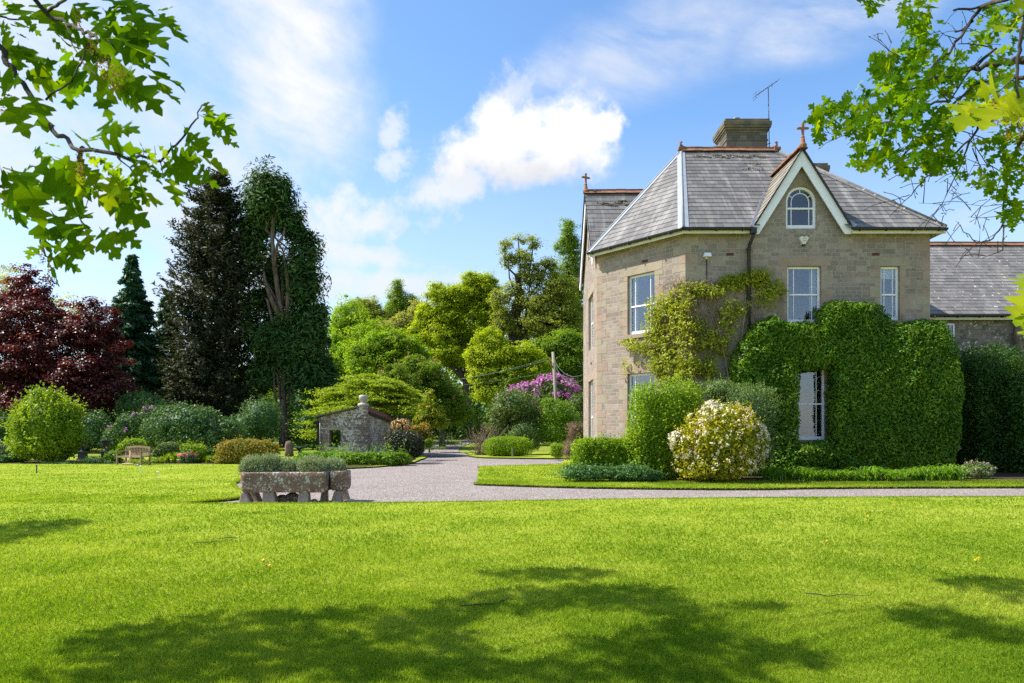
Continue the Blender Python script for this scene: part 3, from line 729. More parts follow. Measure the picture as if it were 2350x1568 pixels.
# --- right and back walls
wall(R0, uR, rect(0, 8.6, 0, WT), []).build('wall', [M['stone'], M['dressed']], house)
wall(V2(15.3, 33.6), V2(-1, 0), rect(0, 11.79, 0, WT), []).build('wall', [M['stone'], M['dressed']], house)
nF, nA, nL, nR = [x.cross(UP) for x in (uF, uA, uL, uR)]
quoins(house, A_, [(uF, nF), (-uA, nA)], 8.75, 11)
quoins(house, B_, [(uA, nA), (-uL, nL)], 8.75, 12)
quoins(house, R0, [(-uF, nF), (uR, nR)], 8.75, 13)

# arched attic sash
g = G(); o = fo; n = nF
ob = lambda *a: g.obox(o, uF, UP, n, *a)
def ring(cx, cz, r0, r1, a0, a1, c0, c1, k=20):
    for i in range(k):
        t0, t1 = a0 + (a1 - a0) * i / k, a0 + (a1 - a0) * (i + 1) / k
        q = lambda r_, t, c: o + uF * (cx + r_ * math.cos(t)) + UP * (cz + r_ * math.sin(t)) + n * c
        g.hexa([q(r1, t0, c0), q(r1, t0, c1), q(r0, t0, c1), q(r0, t0, c0)], [q(r1, t1, c0), q(r1, t1, c1), q(r0, t1, c1), q(r0, t1, c0)])
c0, c1 = -0.19, -0.09
ob(ax0, ax0 + 0.09, az0, azs, c0, c1); ob(ax1 - 0.09, ax1, az0, azs, c0, c1); ob(ax0 + 0.09, ax1 - 0.09, az0, az0 + 0.15, c0, c1)
ring(acx, azs, ar - 0.09, ar, 0, math.pi, c0, c1)
rl = azs - 0.24
ob(ax0 + 0.09, ax1 - 0.09, rl - 0.03, rl + 0.03, c0 + 0.01, c1 + 0.015)
for s in (-1, 1):
    ob(acx + s * (ar - 0.235) - 0.013, acx + s * (ar - 0.235) + 0.013, az0 + 0.15, rl - 0.03, c0 + 0.03, c1 - 0.02)
    ob(acx + s * (ar - 0.235) - 0.013, acx + s * (ar - 0.235) + 0.013, rl + 0.03, azs, c0 + 0.03, c1 - 0.02)
ring(acx, azs, ar - 0.248, ar - 0.222, 0, math.pi, c0 + 0.03, c1 - 0.02)
for t in (R(32), R(90), R(148)):
    e = uF * math.cos(t) + UP * math.sin(t); cc = o + uF * acx + UP * azs + n * ((c0 + c1) / 2)
    g.beam(cc + e * (ar - 0.225), cc + e * (ar - 0.085), 0.026, 0.03, up=n)
aw = g.build('window', M['white'], house); aw['label'] = 'round arched attic sash under the gable'
g = G(); cp = c0 + 0.04
pts = [o + uF * a + UP * z + n * cp for a, z in [(ax0 + 0.05, az0 + 0.1), (ax1 - 0.05, az0 + 0.1)] + [(acx + (ar - 0.05) * math.cos(t), azs + (ar - 0.05) * math.sin(t)) for t in [math.pi * i / 16 for i in range(17)]]]
g.face(pts); g.build('pane', M['pane'], aw)
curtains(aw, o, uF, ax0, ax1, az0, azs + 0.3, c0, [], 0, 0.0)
g = G()
for i in range(9):      # voussoirs
    t0, t1 = R(10 + i * 160 / 9 + 0.6), R(10 + (i + 1) * 160 / 9 - 0.6)
    rr = 0.34 if i == 4 else 0.24
    q = lambda r_, t, c: o + uF * (acx + r_ * math.cos(t)) + UP * (azs + r_ * math.sin(t)) + n * c
    g.hexa([q(ar + rr, t0, -0.02), q(ar + rr, t0, 0.007), q(ar + 0.004, t0, 0.007), q(ar + 0.004, t0, -0.02)], [q(ar + rr, t1, -0.02), q(ar + rr, t1, 0.007), q(ar + 0.004, t1, 0.007), q(ar + 0.004, t1, -0.02)])
g.build('surround', M['dressed'], aw)

# --- roof
def courses(g, e0, e1, t1, t0, row=0.30, th=0.015, cut=None, m=0):
    """slates laid in courses, each lapping the one below; e0-e1 the eave seen left to right from outside"""
    nrm = (e1 - e0).cross(t0 - e0).normalized(); ed = (e1 - e0).normalized()
    ln = max(((t0 - e0) - ed * (t0 - e0).dot(ed)).length, 0.01); k = max(1, round(ln / row))
    for i in range(k):
        v0, v1 = i / k, (i + 1) / k
        a, b = e0.lerp(t0, v0), e1.lerp(t1, v0); c, d = e1.lerp(t1, v1), e0.lerp(t0, v1)
        segs = [(a, b, c, d)]
        if cut:
            x0, x1 = cut(a.z); y0, y1 = cut(d.z)
            if x1 > x0:
                at = lambda p, q, x: p.lerp(q, (x - p.x) / (q.x - p.x))
                if y1 <= y0: y0 = y1 = (x0 + x1) / 2
                segs = [(a, at(a, b, x0), at(d, c, y0), d), (at(a, b, x1), b, c, at(d, c, y1))]
        for (a, b, c, d) in segs:
            uv = [(a.dot(ed), i * row), (b.dot(ed), i * row), (c.dot(ed), (i + 1) * row), (d.dot(ed), (i + 1) * row)]
            g.face([a + nrm * th, b + nrm * th, c, d], m, uv)
            g.face([a, b, b + nrm * th, a + nrm * th], m, [(uv[0][0], i * row), (uv[1][0], i * row), uv[1], uv[0]])
EZ = 8.95
E_f0, E_f1 = V2(6.17, 24.6, EZ), V2(15.65, 24.6, EZ)
E_a0 = V2(3.11, 28.05, EZ); E_b0, E_b1 = V2(3.11, 33.6, EZ), V2(15.65, 33.6, EZ)
LR, RR = V2(7.2, 29.1, 13.54), V2(11.27, 29.1, 13.54)
GZ, GE, GH = 11.86, 8.86, 1.90      # gable roof: ridge height, eave height, half width
def gcut(z):
    h = GH * (GZ - z) / (GZ - GE) - 0.22
    return (XC - h, XC + h) if h > 0 else (1, 0)
g = G()
courses(g, E_f0, E_f1, RR, LR, cut=gcut)
courses(g, E_a0, E_f0, LR, LR)
courses(g, E_b0.lerp(LR, 0.3), E_a0.lerp(LR, 0.3), LR, LR)
courses(g, E_f1, E_b1, RR, RR)
courses(g, E_b1, E_b0, LR, RR)
roof = g.build('roof', M['slate'], house)
# gable roofs
g = G(); yb = 24.68; ridge_y = 24.6 + (GZ - EZ) / 1.02 + 0.1
va = 24.6
courses(g, V2(XC - GH, 28.0, GE), V2(XC - GH, yb, GE), V2(XC, yb, GZ), V2(XC, 28.0, GZ))
courses(g, V2(XC + GH, yb, GE), V2(XC + GH, 28.0, GE), V2(XC, 28.0, GZ), V2(XC, yb, GZ))
g.build('gable_roof', M['slate_mossy'], roof)
LX = 3.30
g = G(); lz = 12.42
courses(g, V2(LX, 28.22, 8.88), V2(8, 28.22, 8.88), V2(8, 31, lz), V2(LX, 31, lz), row=0.33)
courses(g, V2(8, 33.78, 8.88), V2(LX, 33.78, 8.88), V2(LX, 31, lz), V2(8, 31, lz))
g.build('gable_roof', M['slate'], roof)
def strip_on(g, p, q, side, wd, lift, m=0):
    g.face([p + Vector((0, 0, lift)), q + Vector((0, 0, lift)), q + side * wd + Vector((0, 0, lift)), p + side * wd + Vector((0, 0, lift))], m)
# lead hips: a roll and two wings lying on the slates
g = G()
for (e, top, planes) in ((E_f0, LR, ((E_f0, E_f1, LR), (E_a0, E_f0, LR))), (E_a0, LR, ((E_a0, E_f0, LR),))):
    for (p, q, t) in planes:
        nr = (q - p).cross(t - p).normalized(); d = (top - e).normalized()
        s = nr.cross(d)
        mid = (p + q + t) / 3
        if s.dot(mid - e) < 0: s = -s
        off = nr * 0.03; wd = 0.2
        g.face([e + off, e + off + s * wd, top + off + s * wd * 0.8, top + off])
    g.tube([e + UP * 0.03, top + UP * 0.03], 0.045, 8)
g.build('lead_hip', M['lead'], roof)
g = G(); g.tube([E_f1 + UP * 0.03, RR + UP * 0.03], 0.06, 6)
nr = (E_f1 - E_f0).cross(LR - E_f0).normalized(); s = -nr.cross((RR - E_f1).normalized())
if s.x > 0: s = -s
g.face([E_f1 + nr * 0.03, RR + nr * 0.03, RR + nr * 0.03 + s * 0.2, E_f1 + nr * 0.03 + s * 0.2]); g.build('hip_tile', M['slate_wing'], roof)
# valleys beside the gable
g = G()
vb, vt = V2(XC - GH + 0.02, 24.62, EZ + 0.01), V2(XC - 0.02, ridge_y, GZ - 0.02)
for sgn in (-1, 1):
    p = Vector((XC + sgn * (GH - 0.03), 24.6, EZ + 0.035)); q = Vector((XC, ridge_y, GZ + 0.03)); d = (q - p).normalized()
    g.beam(p, q, 0.17, 0.02, up=Vector((sgn * -0.5, -0.6, 0.8)))
g.build('valley', M['lead'], roof)
# terracotta ridges with crested ends
def ridge(p, q, par=roof, tile=0.46):
    g = G(); d = q - p; k = max(1, round(d.length / tile)); rr = random.Random(int(p.x * 10))
    dn = d.normalized(); s = dn.cross(UP).normalized()
    for i in range(k):
        a = p + d * (i / k) + dn * 0.006; b = p + d * ((i + 1) / k) - dn * 0.006; j = UP * rr.uniform(-0.008, 0.008)
        for sg in (-1, 1):
            g.face([a + UP * 0.07 + j, b + UP * 0.07 + j, b + s * sg * 0.17 - UP * 0.10 + j, a + s * sg * 0.17 - UP * 0.10 + j][::sg])
        g.face([a + s * 0.17 - UP * 0.1 + j, a + UP * 0.07 + j, a - s * 0.17 - UP * 0.1 + j]); g.face([b + s * 0.17 - UP * 0.1 + j, b - s * 0.17 - UP * 0.1 + j, b + UP * 0.07 + j])
        g.beam(a + UP * 0.08 + j, b + UP * 0.08 + j, 0.07, 0.06)
    return g.build('ridge_tile', M['terracotta'], par)
ridge(LR + UP * 0.07, RR + UP * 0.07); ridge(V2(XC, 24.62, GZ + 0.06), V2(XC, ridge_y, GZ + 0.06)); ridge(V2(LX - 0.02, 31, lz + 0.06), V2(8, 31, lz + 0.06))
for base, sg in ((LR, -1), (RR, 1)):      # scrolled ridge ends
    g = G(); b = base + UP * 0.12
    pts = [b + Vector((sg * x, 0, z)) for x, z in ((-0.25, 0.0), (-0.08, 0.06), (0.02, 0.14), (0.02, 0.24), (-0.05, 0.28))]
    if sg < 0: pts = [b + Vector((x, 0, z)) for x, z in ((0.25, 0.0), (0.08, 0.06), (-0.02, 0.14), (-0.02, 0.24), (0.05, 0.28))]
    g.tube(pts, [0.05, 0.055, 0.055, 0.06, 0.045], 8); g.beam(b + Vector((-0.12, 0, -0.03)), b + Vector((0.15, 0, -0.03)), 0.25, 0.12)
    g.build('ridge_end', M['terracotta'], roof, bevel=0.01)
def finial(c, along):
    g = G(); c = Vector(c)
    g.lathe(c, [(0.13, -0.12), (0.14, 0.0), (0.09, 0.06), (0.075, 0.2), (0.055, 0.25), (0.075, 0.28), (0.05, 0.31), (0.045, 0.48)], 10)
    top = c + UP * 0.48
    g.beam(top, top + UP * 0.26, 0.085, 0.085, up=Vector((0, 1, 0))); g.beam(top + UP * 0.12 - along * 0.15, top + UP * 0.12 + along * 0.15, 0.075, 0.075)
    for e in (top + UP * 0.27, top + UP * 0.12 + along * 0.17, top + UP * 0.12 - along * 0.17):
        g.lathe(e - UP * 0.045, [(0.02, 0), (0.055, 0.025), (0.055, 0.065), (0.02, 0.09)], 8)
    g.build('finial', M['terracotta'], roof, bevel=0.008)
finial(V2(XC, 24.7, GZ + 0.1), Vector((1, 0, 0))); finial(V2(LX + 0.05, 31, lz + 0.1), Vector((0.9, 0.43, 0)).normalized())
# lumps of moss below the ridge
lv = Leaves(); pts = []
for cx, cz, s in [(7.9 + i * 0.33, 13.2 + random.uniform(-0.12, 0.12), 0.13) for i in range(9)] + [(10.0, 12.66, 0.2), (9.75, 12.3, 0.22)] + [(4.1 + i * 0.22, 11.85 + random.uniform(-.2, .12), 0.12) for i in range(6)]:
    for j in range(28):
        x = cx + random.gauss(0, s); z = cz + random.gauss(0, s * 0.22)
        y = 24.6 + (z - EZ) / 1.02 - 0.03 if cx > 7 else 31 - (lz - z) / 1.273 - 0.03
        pts.append((x, y, z))
pts = np.array(pts); lv.add(pts, np.tile([[0, -0.7, 0.7]], (len(pts), 1)) + RNG.normal(size=(len(pts), 3)) * 0.4, 0.09, 0.07)
M['moss'] = leaf_mat('dry_moss', (0.06, 0.055, 0.04), (0.15, 0.13, 0.10), (0.3, 0.27, 0.22), 0.1, 0.9, 0.1, 3)
tag(lv.build('moss', M['moss'], roof), kind='stuff')
# gable bargeboards
def board(par, poly, o, u, n, c0, c1, mat=M['white'], name='bargeboard'):
    g = G(); q = lambda p, c: o + u * p[0] + UP * p[1] + n * c; k = len(poly)
    fr = [q(p, c1) for p in poly]; bk = [q(p, c0) for p in poly]
    nn = (fr[1] - fr[0]).cross(fr[2] - fr[1])
    if nn.dot(n) < 0: fr = fr[::-1]; bk = bk[::-1]
    g.face(fr); g.face(bk[::-1])
    for i in range(k): g.face([fr[i], bk[i], bk[(i + 1) % k], fr[(i + 1) % k]])
    return g.build(name, mat, par, bevel=0.008)
for sg in (-1, 1):
    board(house, [(XC + sg * 0.002, 11.80), (XC + sg * 1.80, 8.94), (XC + sg * 1.80, 8.76), (XC + sg * 1.56, 8.76), (XC + sg * 0.002, 11.22)], V2(0, 24.76), uF, nF, -0.05, 0.0)
    g = G(); g.beam(V2(XC + sg * 1.86, 24.685, GE - 0.005), V2(XC, 24.685, GZ - 0.02), 0.06, 0.035); g.build('verge', M['iron'], house)
lg = lambda y: 33.6 - y
for sg in (-1, 1):
    board(house, [(gy + sg * 0.002, 12.36), (gy + sg * 2.72, 8.92), (gy + sg * 2.72, 8.6), (gy + sg * 2.5, 8.5), (gy + sg * 0.002, 11.8)], V2(LX + 0.03, 33.6), uL, nL, -0.05, 0.0)
    g = G(); g.beam(V2(LX, 31 + sg * 2.8, 8.8), V2(LX, 31, lz - 0.03), 0.06, 0.05); g.build('verge', M['iron'], house)
# eaves: soffit, cream fascia, black gutter on brackets
ring_ = [E_a0, E_f0, E_f1, E_b1]; inn = [B_ + UP * EZ, A_ + UP * EZ, R0 + UP * EZ, V2(15.3, 33.6, EZ)]
def eave_run(p, q, nrm, caps=True):
    p = p.copy(); q = q.copy()
    g = G(); d = (q - p).normalized()
    g.obox(p, d, UP, nrm, 0, (q - p).length, -0.2, -0.06, -0.1, -0.07); g.obox(p, d, UP, nrm, 0, (q - p).length, -0.075, -0.055, -0.42, -0.1)
    g.build('fascia', M['cream'], house)
    g = G(); k = 9; L = (q - p).length
    prof = [(0.01 + 0.065 * math.cos(t), -0.045 + 0.065 * math.sin(t)) for t in [math.pi + math.pi * i / k for i in range(k + 1)]]
    for i in range(k):
        (c_a, z_a), (c_b, z_b) = prof[i], prof[i + 1]
        g.face([p + nrm * c_a + UP * z_a, p + nrm * c_b + UP * z_b, q + nrm * c_b + UP * z_b, q + nrm * c_a + UP * z_a][::-1], smooth=True)
    g.beam(p + nrm * 0.075 - UP * 0.04, q + nrm * 0.075 - UP * 0.04, 0.02, 0.022)
    for e in (p, q): g.face([e + nrm * c + UP * z for c, z in prof])
    x = 0.25
    while x < L:
        g.obox(p, d, UP, nrm, x - 0.02, x + 0.02, -0.125, -0.02, -0.08, 0.095); x += 0.95
    g.build('gutter', M['iron'], house)
eave_run(E_f0, V2(XC - 1.78, 24.6, EZ), nF); eave_run(V2(XC + 1.78, 24.6, EZ), E_f1 + V2(0.03, 0), nF)
eave_run(E_a0, E_f0, nA); eave_run(E_f1, E_b1, nR)
# downpipe with a swan neck
g = G(); px_ = 8.70
g.box(px_ - 0.11, px_ + 0.09, 24.5, 24.7, 8.72, 8.9)
g.tube([(px_, 24.6, 8.75), (px_, 24.62, 8.62), (px_ - 0.06, 24.82, 8.4), (px_ - 0.06, 24.9, 8.25), (px_ - 0.06, 24.9, 0.1)], 0.062, 10)
for z in (8.2, 6.4, 4.6, 2.8): g.lathe((px_ - 0.06, 24.9, z), [(0.063, 0), (0.085, 0.01), (0.085, 0.09), (0.063, 0.1)], 10)
g.build('downpipe', M['iron'], house)
# air bricks
for pos, u in ((V2(7.98, 25, 8.08), uF), (V2(13.32, 25, 8.08), uF), (B_ + uA * 2.45 + UP * 8.17, uA), (B_ + uA * 2.75 + UP * 4.75, uA), (C_ + uL * 3.4 + UP * 4.6, uL)):
    g = G(); n = u.cross(UP); g.obox(pos, u, UP, n, -0.13, 0.13, -0.045, 0.045, -0.05, 0.012)
    for i in range(5): g.obox(pos, u, UP, n, -0.11 + i * 0.05, -0.085 + i * 0.05, -0.03, 0.03, 0.012, 0.016)
    g.build('air_brick', M['rustvent'], house)
# alarm box: heart shaped shield with a dark lens
g = G(); o = V2(10.66, 25.0, 0); zc = 8.55; s = 0.98
pf = [(-0.19, 0.12), (-0.10, 0.19), (0.0, 0.155), (0.10, 0.19), (0.19, 0.12), (0.05, -0.14), (-0.05, -0.14)]
q = lambda p, c, k=1.0: o + uF * p[0] * s * k + UP * (zc + p[1] * s * k) + nF * c
g.face([q(p, 0.1, 0.92) for p in pf][::-1])
for i in range(7): a, b = pf[i], pf[(i + 1) % 7]; g.face([q(a, 0.0), q(a, 0.1, 0.92), q(b, 0.1, 0.92), q(b, 0.0)])
al = g.build('alarm_box', M['cream'], house, bevel=0.01)
g = G(); g.obox(o, uF, UP, nF, -0.05, 0.05, zc - 0.185, zc - 0.12, 0.0, 0.1); g.build('lens', M['iron'], al)
for sg in (1, -1):
    g = G()
    for i in range(12):
        t0, t1 = R(20 + i * 12), R(28 + i * 12)
        g.beam(V2(10.68 + .075 * math.cos(t0), 24.896, zc + .05 + sg * .053 * math.sin(t0)), V2(10.68 + .075 * math.cos(t1), 24.896, zc + .05 + sg * .053 * math.sin(t1)), 0.008, 0.012)
    g.build('faded_lettering', M['metal'], al)
# floodlight and its cable
g = G(); o = V2(7.12, 25, 8.02)
g.hexa([o + Vector(p) for p in ((-0.14, -0.22, -0.06), (0.14, -0.22, -0.06), (0.14, -0.02, -0.06), (-0.14, -0.02, -0.06))], [o + Vector(p) for p in ((-0.11, -0.17, 0.08), (0.11, -0.17, 0.08), (0.11, -0.02, 0.08), (-0.11, -0.02, 0.08))])
g.obox(o, uF, UP, nF, -0.03, 0.03, -0.12, 0.0, -0.02, 0.03); lamp = g.build('floodlight', M['white'], house, bevel=0.01)
g = G(); g.tube([o + Vector((0, -0.02, -0.1)), o + Vector((0.01, -0.02, -1.4))], 0.014, 6); g.build('cable', M['iron'], lamp)

# --- chimneys
def chimney(x0, x1, y0, y1, zb, zt, pots=True, label=None):
    g = G(); H = zt - zb
    g.box(x0, x1, y0, y1, zb, zt - 0.42)
    c = g.build('chimney', M['chimney'], house, bevel=0.012)
    if label: c['label'] = label
    g = G(); z = zt
    g.box(x0 - 0.03, x1 + 0.03, y0 - 0.03, y1 + 0.03, z - 0.95, z - 0.87)
    for i, (a, b, ov) in enumerate(((0.57, 0.49, 0.03), (0.488, 0.40, 0.08), (0.398, 0.30, 0.13), (0.298, 0.12, 0.15), (0.118, 0.0, 0.08))):
        g.box(x0 - ov, x1 + ov, y0 - ov, y1 + ov, z - a, z - b)
    g.build('cap', M['chimney_cap'], c, bevel=0.02)
    return c
ch = chimney(9.34, 11.13, 29.75, 31.15, 12.4, 15.2, label='broad stone chimney stack on the main ridge')
g = G(); g.lathe((9.95, 30.3, 15.19), [(0.07, 0), (0.06, 0.12), (0.05, 0.13), (0.05, 0.17), (0.16, 0.24), (0.17, 0.27), (0.06, 0.30)], 12); g.build('cowl', M['metal'], ch)
chimney(13.1, 14.05, 30.6, 31.5, 9.5, 13.6, label='second chimney stack, mostly hidden behind the gable')
# aerial
g = G(); mx_, my_ = 11.16, 29.66
g.tube([(mx_ + 0.02, my_, 13.7), (mx_ - 0.03, my_, 16.55)], 0.02, 6)
for z in (14.1, 14.95): g.beam((mx_ - 0.06, my_ + 0.1, z), (mx_ + 0.05, my_ - 0.03, z), 0.03, 0.03)
aer = g.build('aerial_mast', M['iron'], house)
g = G(); b0, b1 = Vector((10.6, my_ - 0.02, 16.18)), Vector((11.68, my_ + 0.3, 17.0)); g.tube([b0, b1], 0.013, 5)
perp = Vector((0.3, -0.94, 0.1)).normalized()
for i in range(11):
    c = b0.lerp(b1, i / 10); l = 0.24 - 0.009 * i
    g.tube([c - perp * l, c + perp * l], 0.008, 4); 
for dz in (0.12, -0.12): g.tube([b0 + perp * 0.2 + UP * dz, b0 - perp * 0.2 + UP * dz], 0.008, 4); g.tube([b0, b0 + UP * dz], 0.01, 4)
g.tube([(mx_ - 0.03, my_, 16.5), b0.lerp(b1, 0.55)], 0.014, 5); g.tube([b0.lerp(b1, 0.72) - UP * 0.1, b0.lerp(b1, 0.72) + UP * 0.08], 0.012, 5)
g.build('aerial_boom', M['iron'], aer)

# ================================================================== WING
wing = thing('house_wing', 'lower stone wing with long lichened slate roof behind the right hedge', 'house', (24, 31, 0))
wo_ = V2(0, 31); wsm = (19.66, 20.12, 5.2, 6.5)
wall(wo_, uF, rect(15.32, 36, 0, 6.8), [rect(*wsm)]).build('wall', [M['stone_grey'], M['dressed']], wing)
w_ = sash(wing, wo_, uF, *wsm, margins=(0, 0), set_in=0.02)
g = G(); courses(g, V2(15.32, 30.65, 6.86), V2(36, 30.65, 6.86), V2(36, 35.2, 11.2), V2(15.32, 35.2, 11.2), row=0.27)
courses(g, V2(36, 39.7, 6.9), V2(15.32, 39.7, 6.9), V2(15.32, 35.2, 11.2), V2(36, 35.2, 11.2), row=0.5)
wr = g.build('roof', M['slate_wing'], wing)
ridge(V2(15.34, 35.2, 11.26), V2(36, 35.2, 11.26), wr)
g = G(); g.box(15.7, 36, 30.74, 30.78, 6.62, 6.78); g.build('fascia', M['cream'], wing)
g = G(); g.tube([(15.5, 30.62, 6.8), (36, 30.62, 6.8)], 0.075, 10); 
for i in range(20): g.box(16 + i, 16.05 + i, 30.54, 30.75, 6.71, 6.86)
g.build('gutter', M['iron'], wing)
wall(V2(15.33, 39), V2(0, -1), [(0, 0), (8, 0), (8, 6.8), (3.8, 11.0), (0, 6.8)], []).build('wall', [M['stone_grey'], M['dressed']], wing)
# ================================================================== PLANTS: tools
def cv(x0, y0, s):            # a detail view of the photograph -> whole picture coordinates
    return lambda x, y: ((x0 + x / s) / 1.3774, (y0 + y / s) / 1.3774)
c8 = cv(500, 500, 1.742); c7 = cv(1000, 700, 1.96); c3 = cv(1800, 740, 1.913); c5 = cv(0, 1200, 2.9375)

def B(px, py, rx, ry, Y, dep=1.0, e=2.0):
    c = P(px, py, Y); k = Y / F
    return (c.x, c.y, c.z, rx * k, rx * k * dep, ry * k, e)
def Bc(cvt, s, lst, Y, dep=1.0, e=2.0):
    return [B(*cvt(x, y), rx / s / 1.3774, ry / s / 1.3774, Y, dep, e) for x, y, rx, ry in lst]

def on_blob(b, n, rng, depth=(0.78, 1.0), amp=0.12, freq=2.0, seed=1):
    cx, cy, cz, a, bb, c, e = b
    ar = np.array([bb * c, a * c, a * bb]); ar /= ar.sum()
    ax = rng.choice(3, n, p=ar); p = rng.uniform(-1, 1, (n, 3))
    p[np.arange(n), ax] = rng.choice([-1.0, 1.0], n)
    q = (np.abs(p) ** e).sum(1) ** (1 / e); p = p / q[:, None]
    nr = np.sign(p) * np.abs(p) ** (e - 1) / np.array([a, bb, c]); nr = unit(nr)
    w = p * np.array([a, bb, c]) + np.array([cx, cy, cz])
    sc = 1 + amp * lump(w, seed, freq) + amp * .55 * lump(w, seed + 3, freq * 3.1)
    sc = sc * rng.uniform(depth[0], depth[1], n)
    return p * np.array([a, bb, c]) * sc[:, None] + np.array([cx, cy, cz]), nr

def inside(pts, b, k=0.8):
    cx, cy, cz, a, bb, c, e = b
    q = (np.abs(pts - np.array([cx, cy, cz])) / (np.array([a, bb, c]) * k)) ** e
    return q.sum(1) < 1

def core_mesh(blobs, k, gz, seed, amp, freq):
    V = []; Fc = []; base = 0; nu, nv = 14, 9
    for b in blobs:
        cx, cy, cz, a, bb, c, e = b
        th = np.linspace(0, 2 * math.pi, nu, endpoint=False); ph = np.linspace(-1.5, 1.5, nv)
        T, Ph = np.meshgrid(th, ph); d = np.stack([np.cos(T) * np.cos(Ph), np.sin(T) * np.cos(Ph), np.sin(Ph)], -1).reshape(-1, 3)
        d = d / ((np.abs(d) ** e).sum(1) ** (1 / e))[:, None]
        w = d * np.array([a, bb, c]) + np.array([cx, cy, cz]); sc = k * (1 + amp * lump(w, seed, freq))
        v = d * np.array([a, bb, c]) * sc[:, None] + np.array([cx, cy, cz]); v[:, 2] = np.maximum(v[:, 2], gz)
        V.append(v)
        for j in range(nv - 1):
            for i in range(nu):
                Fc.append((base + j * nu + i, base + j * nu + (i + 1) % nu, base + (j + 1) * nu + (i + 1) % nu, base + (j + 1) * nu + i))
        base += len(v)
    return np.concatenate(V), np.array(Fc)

SEED = [100]
def nseed(): SEED[0] += 1; return SEED[0]

def foliage(blobs, n, L, W, gz=0.0, amp=0.12, freq=2.0, depth=(0.7, 1.03), outw=0.6, up=0.35, jit=0.6, droop=0.0, sprig=0.016):
    s = nseed(); rng = np.random.default_rng(s); lv = Leaves()
    area = np.array([(b[3] * b[4] + b[3] * b[5] + b[4] * b[5]) for b in blobs]); area = area / area.sum()
    for b, w in zip(blobs, area):
        p, nr = on_blob(b, max(int(n * w), 10), rng, depth, amp, freq, s)
        keep = p[:, 2] > gz + 0.02
        for o in blobs:
            if o is not b: keep &= ~inside(p, o, 0.78)
        p, nr = p[keep], nr[keep]
        nn = nr * outw + np.array([0, 0, up]) + rng.normal(size=p.shape) * jit
        dirs = rng.normal(size=p.shape) + nr * 0.8 - np.array([0, 0, droop])
        lv.add(p, nn, L, W, dirs, rng=rng)
        k = max(3, int(len(p) * sprig))         # shoots that have grown out of the outline
        i = rng.choice(len(p), min(k, len(p)), replace=False); q = p[i]; d = unit(nr[i] + np.array([0, 0, .7]) + rng.normal(size=q.shape) * .35); ln = rng.uniform(1.0, 3.6, (len(q), 1)) * L
        for j in range(6):
            lv.add(q + d * ln * j / 5 + rng.normal(size=q.shape) * L * .22, rng.normal(size=q.shape) + np.array([0, 0, .5]), L * .85, W * .9, d + rng.normal(size=q.shape) * .7, rng=rng)
    return lv, s

def shrub(name, label, cat, blobs, mat, n, L=0.07, W=0.045, amp=0.14, freq=2.0, core=0.7, group=None, bloom=None, gz=None, part='foliage', **kw):
    c = blobs[0]; gz = rise(c[1]) if gz is None else gz
    t = thing(name, label, cat, (c[0], c[1], gz), group)
    lv, s = foliage(blobs, n, L, W, gz, amp, freq, **kw)
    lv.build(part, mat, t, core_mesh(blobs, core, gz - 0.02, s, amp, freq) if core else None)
    if bloom:
        bm, bn, bs, zlo, head = bloom
        rng = np.random.default_rng(s + 5); fl = Leaves()
        for b in blobs:
            p, nr = on_blob(b, bn, rng, (0.98, 1.06), amp, freq, s)
            keep = (p[:, 2] > zlo) & (nr[:, 1] < 0.5)
            for o in blobs:
                if o is not b: keep &= ~inside(p, o, 0.95)
            p, nr = p[keep], nr[keep]
            for k in range(head):
                off = rng.normal(size=p.shape) * bs * 0.8
                fl.add(p + off, nr + off / bs * 0.8 + rng.normal(size=p.shape) * 0.3, bs * 1.5, bs * 1.3, rng=rng)
        o = fl.build('blossom', bm, t); tag(o, kind='stuff')
    return t

def wob(p, q, k, amt, rr):
    p, q = Vector(p), Vector(q); L = (q - p).length; out = []
    for i in range(k + 1):
        t = i / k; f = math.sin(math.pi * t)
        out.append(p.lerp(q, t) + Vector((rr.gauss(0, 1), rr.gauss(0, 1), rr.gauss(0, 0.6))) * amt * L * f)
    return out

